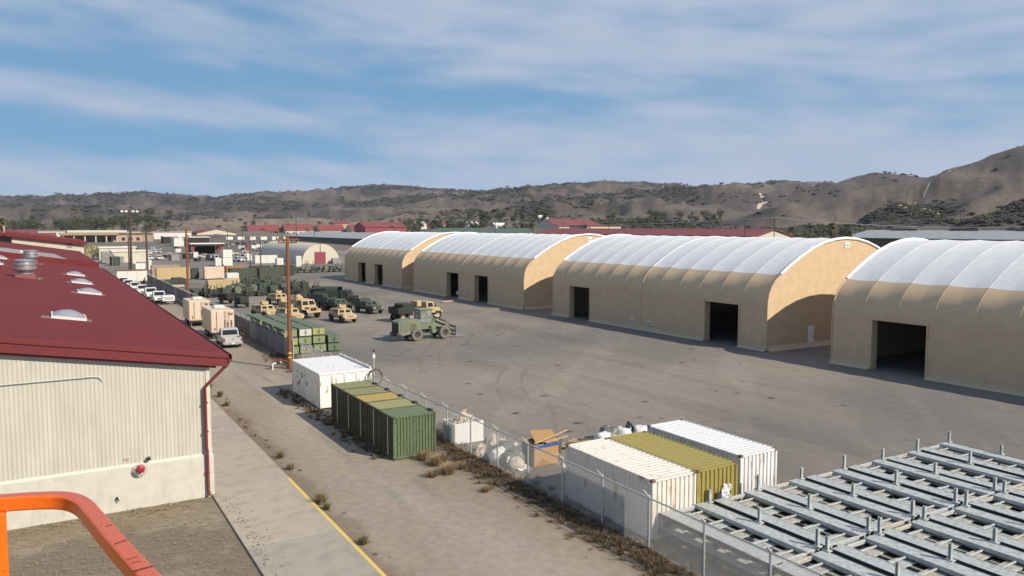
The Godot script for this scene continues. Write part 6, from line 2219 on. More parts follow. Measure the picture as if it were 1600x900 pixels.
func poles() -> void:
	var t := wood_pole("tall red brown wooden pole with crossarms beside the white storage box", 18.95, 70.9, 12.1, MT["pole_wood"], [[0.25, 2.1], [0.55, 1.7]], 0.2)
	for h in [1.05, 1.45]:
		var g := Geo.new()
		g.cyl(Vector3(0, h, 0), Vector3(0, h + 0.13, 0), 0.206, 0.205, 12)
		part("reflective_band", g, MT["yellow_band"], t)
	var g0 := Geo.new()
	g0.cyl(Vector3(0.16, 0.2, 0.12), Vector3(0.14, 9.5, 0.1), 0.03, 0.03, 6)
	part("cable_conduit", g0, MT["pole_wood_dark"], t)
	wood_pole("red brown wooden pole standing behind the tan shelter trailers", 22.6, 153.0, 12.8, MT["pole_wood"], [[0.2, 1.9]], 0.24)
	wood_pole("dark wooden pole, right of the pair beyond the white pickups", 20.9, 200.7, 12.0, MT["pole_wood_dark"], [[0.3, 2.2]], 0.26)
	wood_pole("slim dark pole beside the floodlight mast", 20.7, 243.0, 10.5, MT["pole_wood_dark"], [], 0.22)
	var f := wood_pole("tall dark floodlight mast beyond the white pickups", 22.0, 251.5, 17.2, MT["pole_wood_dark"], [[0.3, 4.6], [2.4, 3.6]], 0.34, "floodlight_mast")
	for x in [-2.0, -0.9, 0.9, 2.0]:
		var g := Geo.new()
		g.rbox(Vector3(x, 17.35, 0.3), Vector3(0.75, 0.55, 0.5), 0.08)
		part("floodlight", g, MT["white_frame"], f)
	var fp := [[89.6, 321.0, 17.3, "tall dark pole with wide crossarm left of the round hut"], [56.7, 256.8, 9.8, "reddish short pole standing among the white vehicles"], [57.6, 246.5, 9.6, "dark slim pole by the white box trailer"], [89.9, 462.0, 12.0, "dark pole before the red doored gable building"], [97.1, 457.6, 13.0, "dark pole right of the red doored gable building"], [45.0, 300.0, 10.0, "thin pole beside the white pickups in the far yard"], [83.0, 268.0, 8.0, "pole beside the open side of the round hut"], [130.0, 430.0, 14.0, "pole with crossarm before the long grey roof"]]
	for q in fp:
		wood_pole(q[3], q[0], q[1], q[2], MT["pole_wood_dark"], [[0.4, 2.4]] if q[2] > 9.7 else [], 0.2)
	# power line beyond the sheds
	var line := [[205.0, 262.0, 15.1, "wooden power pole above the red roof behind the sheds"], [188.5, 272.0, 15.0, "slim power pole left of the red roof behind the sheds"], [149.0, 260.5, 15.3, "power pole above the green roof behind the sheds"], [184.8, 169.0, 15.4, "power pole at the ridge of the long red roof, left of two"], [176.4, 150.6, 15.5, "power pole at the gable of the long red roof, right of two"], [123.0, 276.0, 16.5, "power pole near the far shed roof"], [276.0, 880.0, 40.0, "thin mast on the dry slope beyond the red roofs"], [420.0, 235.0, 22.0, "small power pole at the foot of the steep hill"], [330.0, 245.0, 19.0, "crossarmed pole beside the palm before the steep hill"]]
	for q in line:
		var base := terrain(q[0], q[1])
		var o := wood_pole(q[3], q[0], q[1], q[2], MT["pole_wood_dark"], [[0.3, 3.0]], 0.16)
		if base > 1.0 and q[1] > 600: o.position.y = 0.0
	var wires := [[Vector3(149.0, 15.2, 260.5), Vector3(184.8, 15.4, 169.0), 1.6], [Vector3(184.8, 15.5, 169.0), Vector3(176.4, 15.6, 150.6), 0.25], [Vector3(176.4, 15.6, 150.6), Vector3(230.0, 13.0, 110.0), 1.2], [Vector3(123.0, 16.4, 276.0), Vector3(149.0, 15.2, 260.5), 0.4]]
	var wl := ["overhead power lines rising over the long red roof", "overhead power lines between the two poles at the red gable", "overhead power lines leading right over the palms", "overhead power lines above the green roof"]
	for i in wires.size():
		var g := thing("power_lines", wl[i], "power line", Vector3.ZERO, 0.0, "")
		var w: Array = wires[i]
		for e in [-1.2, 1.2]:
			var pth := []
			for k in 15:
				var s := k / 14.0
				var p: Vector3 = w[0].lerp(w[1], s)
				pth.append(P(p.x + e, p.y - 4.0 * w[2] * s * (1.0 - s), p.z))
			var gg := Geo.new()
			gg.tube(pth, 0.045, 4, false)
			part("wire", gg, MT["galvanised"], g)

# ------------------------------------------------------------------ heaps, boards, weeds
func crumple(rx: float, rz: float, h: float, sd: int, fold := 1.0) -> Geo:
	# a heaped sheet with sharp folds
	var n := noise(sd, 1.0, 3, FastNoiseLite.TYPE_SIMPLEX)
	var rows := []
	var N := 26
	for i in N + 1:
		var row := []
		for j in N + 1:
			var x := lerpf(-1, 1, i / float(N))
			var z := lerpf(-1, 1, j / float(N))
			var r := sqrt(x * x + z * z)
			var wob := 1.0 + 0.25 * n.get_noise_2d(atan2(z, x) * 0.9, 3.0)
			var rr := r / wob
			var fold_h := (1.0 - absf(n.get_noise_2d(x * rx * 1.6, z * rz * 1.6)) * 2.2)
			var y := h * maxf(0.0, 1.0 - rr * rr) * (0.75 + 0.45 * n.get_noise_2d(x * 1.3 + 9.0, z * 1.3)) + 0.16 * fold * fold_h * clampf(1.15 - rr, 0, 1)
			if rr > 1.0: y = -0.05
			row.append(Vector3(x * rx, y, z * rz))
		rows.append(row)
	var g := Geo.new()
	g.grid(rows, false, true)
	return g

func bag(r: float, sd: int) -> Geo:
	var n := noise(sd, 0.9, 3)
	var rows := []
	for i in 11:
		var a := PI * i / 10.0
		var row := []
		for j in 15:
			var b := TAU * (j % 14) / 14.0
			var d := Vector3(sin(a) * cos(b), -cos(a), sin(a) * sin(b))
			var k := r * (1.0 + 0.28 * n.get_noise_3dv(d * 1.6) + 0.08 * (1.0 - 2.0 * absf(n.get_noise_3dv(d * 5.0))))
			if a > 2.5: k *= 1.25
			row.append(Vector3(d.x * k * 1.1, maxf(d.y * k * 0.75 + r * 0.6, 0.0), d.z * k))
		rows.append(row)
	var g := Geo.new()
	g.grid(rows, true, false)
	return g

func board(label: String, mat: Material, a: Vector3, b: Vector3, w: float, th: float, group := "", called := "board") -> void:
	var d := (b - a)
	var g := Geo.new()
	g.rbox(Vector3.ZERO, Vector3(w, th, d.length()), 0.006)
	var o := single(called, g, mat, label, "board", Vector3.ZERO, 0.0, group)
	o.transform = Transform3D(Basis.looking_at(-d.normalized(), Vector3.UP), (a + b) / 2)

func debris() -> void:
	# white open skip heaped with rubble
	var t := thing("debris_skip", "white open skip heaped with beige rubbish behind the fence", "skip", P(21.55, 0, 41.65))
	for q in [[0.0, 0.78, 1.95, 0.06], [0.0, -0.78, 1.95, 0.06]]:
		var g := Geo.new()
		g.rbox(Vector3(q[0], 0.64, q[1]), Vector3(q[2], 1.24, q[3]), 0.02)
		part("side_panel", g, MT["skip_white"], t)
	for s in [-0.98, 0.98]:
		var g := Geo.new()
		g.rbox(Vector3(s, 0.64, 0), Vector3(0.06, 1.24, 1.5), 0.02)
		part("end_panel", g, MT["skip_white"], t)
	var g := Geo.new()
	g.rbox(Vector3(0, 0.06, 0), Vector3(1.8, 0.1, 1.4), 0.01)
	part("floor", g, MT["skip_white"], t)
	single("rubbish_heap", crumple(0.93, 0.78, 0.62, 61, 1.3), MT["tarp_beige"], "beige crumpled rubbish filling the white skip", "rubbish", P(21.55, 1.02, 41.65))
	var rr := RandomNumberGenerator.new()
	rr.seed = 9
	for i in 6:
		var c := P(21.55 + rr.randf_range(-0.6, 0.6), 1.45 + rr.randf_range(0, 0.15), 41.7 + rr.randf_range(-0.5, 0.5))
		var a := rr.randf() * TAU
		board("short wood offcut sticking out of the rubbish in the white skip", MT["board_wood"] if i % 2 else MT["tarp_beige"], c - Vector3(cos(a), 0.2, sin(a)) * 0.4, c + Vector3(cos(a), 0.25, sin(a)) * 0.4, 0.12, 0.04, "offcuts in the white skip", "wood_offcut")
	# tarps and bags
	single("tarp_heap", crumple(1.25, 1.25, 0.95, 62, 1.8), MT["tarp_beige"], "heap of folded beige canvas between the skip and the bags", "canvas", P(21.75, 0, 38.3), 0.4)
	single("tarp_heap", crumple(0.7, 0.6, 0.35, 63, 1.4), MT["tarp_beige"], "smaller fold of beige canvas lying close to the fence", "canvas", P(21.05, 0, 37.4), 1.4)
	var bags := [[21.1, 36.5, 0.42, "bag_white", "white rubbish bag lowest against the fence"], [21.75, 36.9, 0.5, "bag_grey", "large grey rubbish bag on top of the bag pile"], [21.4, 35.7, 0.4, "bag_grey", "grey rubbish bag between two pale ones"], [21.9, 35.9, 0.45, "bag_grey", "dark grey rubbish bag nearest the chipboard box"], [22.35, 36.9, 0.38, "bag_white", "white rubbish bag at the back of the bag pile"], [21.35, 35.1, 0.32, "tarp_beige", "pale sack at the near end of the bag pile"]]
	for i in bags.size():
		var q: Array = bags[i]
		single("rubbish_bag", bag(q[2] * 1.3, 70 + i), MT[q[3]], q[4], "rubbish bag", P(q[0], 0, q[1]), i * 1.3, "rubbish bags by the fence")
	var sh := Geo.new()
	var rows := []
	var n := noise(66, 0.9, 3)
	for i in 12:
		var row := []
		for j in 10:
			row.append(Vector3(i * 0.09 - 0.5, 0.05 + 0.6 * (1.0 - j / 9.0) * (0.6 + 0.4 * sin(i * 0.5)) + 0.1 * n.get_noise_2d(i * 0.8, j * 0.8), j * 0.1 - 0.4))
		rows.append(row)
	sh.grid(rows, false, true)
	single("plastic_sheet", sh, MT["bag_white"], "white plastic sheet draped over the rubbish bags", "plastic sheet", P(21.5, 0, 35.2), 0.5)
	# chipboard box with a blue strip
	var b := thing("chipboard_box", "open chipboard box with a blue edge board beside the cream container", "box", P(23.1, 0, 35.45))
	var panels := [[Vector3(0, 0.62, 0.62), Vector3(1.55, 1.2, 0.03), "osb"], [Vector3(0, 0.62, -0.62), Vector3(1.55, 1.2, 0.03), "osb"], [Vector3(-0.79, 0.62, 0), Vector3(0.03, 1.2, 1.26), "osb_dark"], [Vector3(0.79, 0.62, 0), Vector3(0.03, 1.2, 1.26), "osb"], [Vector3(0, 0.02, 0), Vector3(1.5, 0.03, 1.2), "osb"]]
	for q in panels:
		var pg := Geo.new()
		pg.rbox(q[0], q[1], 0.004)
		part("panel", pg, MT[q[2]], b)
	var bs := Geo.new()
	bs.rbox(Vector3(0.15, 1.12, 0.66), Vector3(1.7, 0.16, 0.04), 0.006)
	part("blue_edge_board", bs, MT["blue_board"], b).rotation.z = 0.03
	board("chipboard sheet resting slanted across the chipboard box", MT["osb"], P(23.2, 1.26, 34.9), P(23.75, 1.52, 36.4), 1.3, 0.025)
	board("long pale board lying across the chipboard box, pointing to the yard", MT["board_wood"], P(22.3, 1.34, 34.75), P(24.75, 1.66, 35.2), 0.12, 0.05)
	board("second pale board leaning beside the chipboard box", MT["board_wood"], P(23.0, 1.3, 34.7), P(24.6, 1.4, 34.95), 0.1, 0.05)
	board("brown board propped on the far side of the chipboard box", MT["osb_dark"], P(24.0, 0.1, 34.9), P(24.6, 1.1, 35.6), 0.16, 0.04)
	single("plastic_sheet", crumple(0.55, 0.4, 0.3, 67, 1.0), MT["bag_white"], "crumpled pale plastic on the ground right of the chipboard box", "plastic sheet", P(24.3, 0, 34.2))
	# far side heap: boards, white bags and a black tarp behind the containers
	for i in 7:
		var u := 26.0 + 0.28 * i
		var a := -0.5 + 0.2 * sin(i * 2.4)
		board("weathered board in the flat heap behind the cream container", MT["board_wood"] if i % 3 else MT["osb_dark"], P(u - 0.9, 0.15 + 0.05 * i, 36.6 - a), P(u + 0.9, 0.22 + 0.05 * (i % 4), 36.6 + a), 0.18, 0.05, "boards heaped behind the containers")
	var fb := [[28.2, 36.4, 0.4, "bag_white", "white sack in the far heap, next to the boards"], [28.9, 36.7, 0.5, "bag_grey", "grey sack in the middle of the far heap"], [29.6, 36.3, 0.45, "bag_white", "white sack left of the black tarp"], [29.2, 37.2, 0.42, "tarp_beige", "beige sack behind the others in the far heap"], [31.2, 36.5, 0.4, "bag_white", "white sack at the right end of the far heap"]]
	for i in fb.size():
		var q: Array = fb[i]
		single("rubbish_sack", bag(q[2] * 1.25, 90 + i), MT[q[3]], q[4], "sack", P(q[0], 0, q[1]), i * 0.8, "sacks heaped behind the containers")
	single("black_tarp", crumple(0.8, 0.6, 0.85, 68, 1.2), MT["bag_black"], "shiny black tarp bundled at the far heap", "tarp", P(30.5, 0, 36.9), 0.3)
	# pipework at the foot of the tall pole
	var v := thing("valve_pipework", "low valve pipework with small wheels at the foot of the tall wooden pole", "pipework", P(18.0, 0, 71.5), 0.5)
	g = Geo.new()
	g.tube([Vector3(-0.6, 0, 0), Vector3(-0.6, 0.5, 0), Vector3(-0.5, 0.6, 0), Vector3(0.5, 0.6, 0), Vector3(0.6, 0.5, 0), Vector3(0.6, 0, 0)], 0.07, 8)
	part("pipe_loop", g, MT["white_frame"], v)
	for x in [-0.3, 0.3]:
		g = Geo.new()
		g.cyl(Vector3(x, 0.6, 0), Vector3(x, 0.85, 0), 0.03, 0.03, 6)
		g.lathe([Vector2(0.02, 0.84), Vector2(0.17, 0.85), Vector2(0.17, 0.89), Vector2(0.02, 0.9)], 10, Vector3(x, 0, 0))
		part("valve_wheel", g, M("valve_red", Color(0.28, 0.04, 0.03), 0.6), v)
	g = Geo.new()
	g.rbox(Vector3(0, 0.6, 0), Vector3(0.4, 0.22, 0.22), 0.04)
	part("valve_body", g, MT["black_metal"], v)
	weeds()

func weed_mesh(sd: int, blades: int, h: float, spread: float, col: Color, col2: Color) -> ArrayMesh:
	var r := RandomNumberGenerator.new()
	r.seed = sd
	var g := Geo.new()
	for i in blades:
		var a := r.randf() * TAU
		var lean := r.randf_range(0.1, 1.0) * spread
		var b := Vector3(r.randf_range(-0.3, 0.3) * spread, 0, r.randf_range(-0.3, 0.3) * spread)
		var hh := h * r.randf_range(0.4, 1.0)
		var tip := b + Vector3(cos(a) * lean, hh, sin(a) * lean)
		var mid := b.lerp(tip, 0.55) + Vector3(0, hh * 0.12, 0)
		var w := Vector3(-sin(a), 0, cos(a)) * r.randf_range(0.006, 0.014)
		g.col = col.lerp(col2, r.randf())
		g.quad(b - w, b + w, mid + w, mid - w)
		g.tri(mid - w, mid + w, tip)
	return g.mesh()

func weeds() -> void:
	var leaf: Material = MT["vertex_tinted"]
	# brush clumps on the road edge
	var proto := weed_mesh(3, 220, 0.62, 0.75, Color(0.17, 0.115, 0.06), Color(0.30, 0.22, 0.12))
	var spots := [[17.8, 39.2, 1.0], [17.9, 37.9, 1.1], [16.9, 36.2, 0.8], [17.8, 36.2, 1.1], [18.6, 38.4, 0.9], [18.9, 36.6, 0.8], [18.2, 32.8, 0.6], [18.6, 40.2, 0.9]]
	var lab := ["dry brown tumbleweed nearest the green container end", "broad dry tumbleweed in the clump off the green container end", "small dry tumbleweed out on the dirt road", "round dry tumbleweed with darker foot beside the road", "dry tumbleweed between the green container and the fence", "sparse dry tumbleweed by the fence foot", "tiny dry tuft alone on the dirt road", "dry tumbleweed touching the deep green container"]
	for i in spots.size():
		var o := single("tumbleweed", proto, leaf, lab[i], "shrub", P(spots[i][0], 0, spots[i][1]), i * 1.1, "dry tumbleweeds beside the road")
		o.scale = Vector3.ONE * float(spots[i][2])
	var kerb := weed_mesh(4, 160, 0.55, 0.42, Color(0.10, 0.10, 0.04), Color(0.24, 0.20, 0.09))
	var ks := [[11.0, 43.6, 0.9, "tall dry weed at the path edge, above the yellow kerb"], [10.9, 41.2, 0.8, "dry weed just past the end of the yellow kerb"], [10.75, 35.3, 1.2, "green brown weed leaning over the yellow kerb"], [10.75, 34.4, 0.8, "low weed beside the yellow kerb"], [10.8, 29.8, 0.9, "bushy weed at the near end of the yellow kerb"], [11.2, 62.0, 1.1, "weed clump where the path meets the building corner"], [11.0, 58.5, 0.9, "second weed clump along the far path edge"], [11.1, 66.0, 1.0, "third weed clump along the far path edge"]]
	for i in ks.size():
		var o := single("kerb_weed", kerb, leaf, ks[i][3], "weed", P(ks[i][0], 0, ks[i][1]), i * 0.9, "weeds along the path")
		o.scale = Vector3.ONE * float(ks[i][2])
	# scattered growth along the fence line and in the dry lawn
	var tuft := weed_mesh(5, 30, 0.24, 0.34, Color(0.10, 0.066, 0.036), Color(0.21, 0.145, 0.08))
	var blade := weed_mesh(6, 14, 0.04, 0.15, Color(0.19, 0.15, 0.10), Color(0.27, 0.22, 0.15))
	var r := RandomNumberGenerator.new()
	r.seed = 12
	var pts := []
	for i in 2000:
		var v := r.randf_range(8.0, 80.0)
		var u := 19.95 + r.randfn(0.0, 0.6)
		if u > 20.9 and v < 31.0: continue
		if v > 39.5 and v < 61 and u < 19.6: continue
		pts.append([P(u, 0, v), r.randf_range(0.4, 1.25)])
	for i in 200:
		var v := r.randf_range(40.0, 62.0)
		pts.append([P(15.9 + r.randfn(0.0, 0.35), 0, v), r.randf_range(0.4, 1.3)])
	for i in 60:
		pts.append([P(10.75 + absf(r.randfn(0.0, 0.25)), 0, r.randf_range(20.0, 90.0)), r.randf_range(0.25, 0.8)])
	scatter("dry_weeds", tuft, leaf, pts, r, "dry brown weeds along the foot of the fence and containers")
	pts = []
	for i in 5000:
		var u := r.randf_range(-9.0, 6.45)
		var v := r.randf_range(22.0, 39.0)
		pts.append([P(u, 0, v), r.randf_range(0.5, 1.3) * (1.5 if v > 38.2 else 1.0)])
	scatter("dry_grass", blade, leaf, pts, r, "dry mown grass on the lawn before the cream gable")
	# leaf litter and pebbles
	var g := Geo.new()
	g.hexa([Vector3(-0.03, 0, 0.02), Vector3(0.03, 0, 0.025), Vector3(0.025, 0, -0.02), Vector3(-0.025, 0, -0.03), Vector3(-0.02, 0.02, 0.012), Vector3(0.02, 0.025, 0.015), Vector3(0.015, 0.02, -0.012), Vector3(-0.015, 0.022, -0.015)])
	pts = []
	for i in 1600:
		var v := 22.0 + 60.0 * pow(r.randf(), 1.6)
		pts.append([P(clampf(14.6 + r.randfn(0.0, 2.3), 10.9, 20.3), 0.008, v), r.randf_range(0.3, 1.0)])
	var mm := scatter("road_gravel", g.mesh(), M("pebble", Color(0.34, 0.29, 0.225), 0.9), pts, r, "loose pale gravel strewn on the dirt road")
	pts = []
	for i in 260: pts.append([P(6.75 + absf(r.randfn(0.0, 0.35)), 0.1, r.randf_range(22.0, 38.5)), r.randf_range(0.4, 1.2)])
	for i in 60: pts.append([P(r.randf_range(14.0, 20.0), 0.01, r.randf_range(24.0, 60.0)), r.randf_range(0.5, 1.2)])
	scatter("leaf_litter", g.mesh(), MT["osb_dark"], pts, r, "dark leaf litter on the path edge")
	pts = []
	for i in 60: pts.append([P(20.2 + r.randfn(0.0, 0.6), 0.02, r.randf_range(22.0, 50.0)), r.randf_range(0.8, 2.4)])
	scatter("paper_litter", g.mesh(), MT["bag_white"], pts, r, "white scraps of litter along the fence")

func scatter(called: String, m: Mesh, mat: Material, pts: Array, r: RandomNumberGenerator, label: String) -> MultiMeshInstance3D:
	var mm := MultiMesh.new()
	mm.transform_format = MultiMesh.TRANSFORM_3D
	mm.mesh = m
	mm.instance_count = pts.size()
	for i in pts.size():
		var s: float = pts[i][1]
		mm.set_instance_transform(i, Transform3D(Basis(Vector3.UP, r.randf() * TAU).scaled(Vector3(s, s * r.randf_range(0.7, 1.2), s)), pts[i][0]))
	var o := MultiMeshInstance3D.new()
	o.name = called
	o.multimesh = mm
	o.material_override = mat
	o.set_meta("kind", "stuff")
	o.set_meta("label", label)
	o.set_meta("category", called.get_slice("_", 1))
	add_child(o)
	return o

# ------------------------------------------------------------------ buildings, vehicles and trees farther off
func slab_building(called: String, label: String, u0: float, u1: float, v0: float, v1: float, h: float, wall: Material, roof: Material, over := 0.6, windows := []) -> Node3D:
	var t := thing(called, label, "building")
	var g := Geo.new()
	g.b2(u0, u1, 0, h - 0.5, -v1, -v0)
	part("wall", g, wall, t)
	g = Geo.new()
	g.rbox(P((u0 + u1) / 2, h - 0.25, (v0 + v1) / 2), Vector3(u1 - u0 + 2 * over, 0.5, v1 - v0 + 2 * over), 0.08)
	part("roof", g, roof, t)
	for w in windows:
		g = Geo.new()
		g.b2(w[0], w[1], w[2], w[3], -v0 - 0.05, -v0 + 0.07)
		part(w[5] if w.size() > 5 else "window", g, MT[w[4]], t)
	return t

func far_buildings() -> void:
	# long flat roofed block with a columned front
	var A := slab_building("flat_roofed_block", "long beige flat roofed block with a columned porch, left of the floodlight mast", 12.0, 74.0, 662.0, 690.0, 8.2, MT["far_tan"], MT["far_tan"], 1.2)
	var g := Geo.new()
	g.rbox(P(36.0, 9.2, 676.0), Vector3(40.0, 1.8, 20.0), 0.2)
	part("upper_storey", g, MT["far_cream"], A)
	g = Geo.new()
	g.rbox(P(30.0, 7.3, 656.0), Vector3(38.0, 1.6, 10.0), 0.2)
	part("porch_roof", g, MT["far_tan"], A)
	for k in 6:
		g = Geo.new()
		g.cyl(P(13.0 + k * 7.0, 0, 652.5), P(13.0 + k * 7.0, 6.5, 652.5), 0.5, 0.5, 8)
		part("column", g, MT["far_cream"], A)
	g = Geo.new()
	g.b2(40.0, 66.0, 0.2, 6.0, -662.0, -661.0)
	part("pink_front", g, MT["far_pink"], A)
	for k in 5:
		g = Geo.new()
		g.b2(42.0 + k * 5.0, 44.2 + k * 5.0, 2.5, 4.8, -661.1, -660.8)
		part("window", g, MT["dark_opening"], A)
	slab_building("white_depot", "long low white depot building right of the beige columned block", 60.0, 112.0, 730.0, 745.0, 8.5, MT["far_white"], MT["far_cream"], 0.6, [[66, 70, 1, 4, "dark_opening"], [76, 82, 1, 5, "dark_opening"], [92, 96, 1, 4, "dark_opening"]])
	slab_building("white_depot", "long cream low depot seen between the red roof and the beige block", -10.0, 16.0, 720.0, 740.0, 9.5, MT["far_white"], MT["far_cream"], 0.6)
	# cream wall buildings by the verge
	slab_building("low_white_store", "low cream store with pale flat roof just beyond the twin dark poles", 21.4, 33.5, 316.0, 326.0, 4.3, MT["far_cream"], MT["far_white"], 0.3, [[24, 25.2, 0.1, 2.2, "far_grey", "door"], [28.0, 30.5, 0.1, 2.8, "cream_trim", "door"]])
	slab_building("low_white_store", "second low cream store behind the first, farther left", 19.0, 32.0, 345.0, 356.0, 5.0, MT["far_cream"], MT["far_white"], 0.3)
	# red roofed gable with two red doors
	var G := gable("gable_hall", "cream gable hall with red roof and two red doors", 127.0, 163.0, 795.0, 930.0, 6.6, 10.6, false, MT["far_cream"], MT["red_roof_far"], "", [["door", 133.0, 139.0, 0.5, 4.8, "red_door"], ["door", 152.0, 158.0, 0.5, 4.8, "red_door"], ["opening", 142.0, 148.5, 2.4, 5.6, "dark_opening"]])
	gable("gable_hall", "second red roofed hall set behind the red doored gable hall, left of it", 92.0, 122.0, 860.0, 960.0, 7.0, 11.6, false, MT["far_cream"], MT["red_roof_far"])
	slab_building("open_shed", "dark open fronted shed left of the red brown pole", 74.0, 84.0, 604.0, 618.0, 6.2, MT["dark_opening"], MT["far_white"], 0.4)
	slab_building("open_shed", "dark open fronted shed with white gable wall right of the red brown pole", 79.0, 93.0, 536.0, 552.0, 6.4, MT["dark_opening"], MT["far_white"], 0.4)
	slab_building("open_shed", "white wall block beside the dark open shed", 72.0, 79.0, 538.0, 552.0, 5.8, MT["far_white"], MT["far_white"], 0.2)
	# fuel canopy with dark red posts
	var H := thing("fuel_canopy", "pale flat canopy on dark red posts in the far yard", "canopy")
	g = Geo.new()
	g.rbox(P(67.0, 4.9, 396.0), Vector3(15.5, 0.5, 12.0), 0.08)
	part("roof", g, MT["far_white"], H)
	for q in [[60.5, 391.0], [73.5, 391.0], [60.5, 401.0], [73.5, 401.0]]:
		g = Geo.new()
		g.b2(q[0] - 0.6, q[0] + 0.6, 0, 4.7, -q[1] - 0.6, -q[1] + 0.6)
		part("post", g, MT["red_door"], H)
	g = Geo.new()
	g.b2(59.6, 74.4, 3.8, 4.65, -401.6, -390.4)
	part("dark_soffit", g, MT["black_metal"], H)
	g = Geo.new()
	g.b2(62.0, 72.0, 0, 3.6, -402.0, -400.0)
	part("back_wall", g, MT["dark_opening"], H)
	# round hut
	var Q := thing("round_hut", "white arched round hut with a dark red door", "hut", P(83.2, 0, 268.0))
	g = Geo.new()
	var arc := PackedVector2Array([])
	for i in 21:
		var a := PI * i / 20.0
		arc.append(Vector2(6.7 * cos(a), 7.0 * pow(sin(a), 0.9)))
	g.prism(arc, -0.2, 0.1)
	part("front_wall", g, MT["far_cream"], Q)
	g = Geo.new()
	var rows := []
	for i in 21:
		var a := PI * i / 20.0
		rows.append([Vector3(6.75 * cos(a), 7.05 * pow(sin(a), 0.9), 0.12), Vector3(6.75 * cos(a), 7.05 * pow(sin(a), 0.9), -62.0)])
	g.grid(rows, true, true)
	part("barrel_roof", g, MT["far_cream"], Q)
	g = Geo.new()
	g.rbox(Vector3(-0.3, 2.1, 0.15), Vector3(3.9, 4.2, 0.2), 0.03)
	part("door", g, MT["red_door"], Q)
	g = Geo.new()
	g.rbox(Vector3.ZERO, Vector3(3.0, 2.0, 1.8), 0.1)
	single("grey_cabinet", g, MT["far_grey"], "grey cabinet standing right of the round hut door", "cabinet", P(88.0, 1.0, 266.0))
	# long grey warehouse and red roofs beyond
	gable("long_warehouse", "long pale grey warehouse roof behind the round hut", 182.0, 226.0, 400.0, 690.0, 4.8, 8.4, false, MT["osb_dark"], MT["grey_roof"])
	var rl := [[226.0, 258.0, 850.0, 872.0, 15.6], [260.0, 288.0, 838.0, 860.0, 15.2], [289.0, 316.0, 818.0, 842.0, 14.8], [317.0, 344.0, 802.0, 826.0, 15.4], [345.0, 372.0, 788.0, 812.0, 15.0], [190.0, 224.0, 862.0, 886.0, 14.6]]
	var rn := ["leftmost but one of the red barracks roofs beyond the warehouse", "red barracks roof third from the left beyond the warehouse", "red barracks roof in the middle of the row beyond the warehouse", "red barracks roof third from the right beyond the warehouse", "red barracks roof at the right end of the row", "leftmost of the red barracks roofs beyond the warehouse"]
	for i in rl.size():
		var q: Array = rl[i]
		var o := gable("barracks", rn[i], q[0], q[1], q[2], q[3], q[4] - 6.6, q[4], true, MT["far_cream"], MT["red_roof_far"], "red roofed barracks")
		for k in 5:
			g = Geo.new()
			var uu: float = lerpf(q[0] + 2.0, q[1] - 2.0, k / 4.0)
			g.b2(uu - 0.8, uu + 0.8, q[4] - 10.5, q[4] - 8.4, -q[2] - 0.05, -q[2] + 0.1)
			part("window", g, MT["dark_opening"], o)
	gable("red_hall", "broad red roofed hall rising above the far shed roof", 238.0, 276.0, 640.0, 668.0, 12.5, 16.5, true, MT["red_door"], MT["red_roof_far"])
	var pb := gable("pink_block", "pinkish block on the rise beyond the red roofs", 287.0, 305.0, 872.0, 890.0, 16.5, 18.5, true, MT["far_pink"], MT["red_roof_far"])
	gable("green_roof_hall", "long dull green roof behind the second shed", 240.0, 284.0, 395.0, 545.0, 7.4, 11.7, false, MT["far_white"], MT["green_roof"])
	gable("cream_gable_store", "low cream gable right of the green roof, under the palm", 236.0, 252.0, 352.0, 372.0, 7.4, 10.2, false, MT["far_white"], MT["far_white"])
	gable("red_long_hall", "long red roof with cream gable behind the third shed", 192.0, 208.5, 171.0, 300.0, 9.9, 12.0, false, MT["far_cream"], MT["red_roof_far"])
	gable("red_complex", "wide low purple red roof with many vents behind the palm", 384.0, 432.0, 560.0, 606.0, 13.2, 19.5, true, MT["far_cream"], MT["red_roof_far"])
	slab_building("red_complex_wing", "cream wing with long window band in front of the wide red roof", 392.0, 428.0, 530.0, 556.0, 14.0, MT["far_cream"], MT["red_roof_far"], 1.0, [[394.0, 426.0, 9.0, 11.0, "far_grey"]])
	var rg := gable("grey_long_hall", "long grey metal roof behind the nearest shed at the right", 284.0, 316.0, -40.0, 206.0, 8.4, 11.3, false, M("brown_wall", Color(0.11, 0.075, 0.06), 0.85), MT["grey_roof"])
	for k in 5:
		g = Geo.new()
		g.rbox(P(300.0, 11.75, 190.0 - k * 24.0), Vector3(1.4, 0.8, 11.0), 0.1)
		part("ridge_vent", g, MT["osb_dark"], rg)
	# small houses on the slopes
	var hs := [[430.0, 690.0, 13.0], [520.0, 800.0, 24.0], [330.0, 740.0, 15.0], [350.0, 730.0, 15.0], [372.0, 705.0, 15.0], [300.0, 760.0, 14.0], [455.0, 640.0, 15.0], [395.0, 690.0, 14.0]]
	var hn := ["small red roofed house among the trees behind the green roof", "white house high on the slope above the palm", "white low house at the tree line left of the power pole", "second white low house at the tree line behind the green roof", "third white low house at the tree line behind the green roof", "white low house left end of the tree line", "small house right of the wide red roof", "small pale house amid dark trees"]
	for i in hs.size():
		var q: Array = hs[i]
		gable("small_house", hn[i], q[0], q[0] + 12.0, q[1], q[1] + 9.0, q[2], q[2] + 2.6, true, MT["far_white"], MT["red_roof_far"] if i % 3 == 0 else MT["far_white"], "small houses at the tree line")

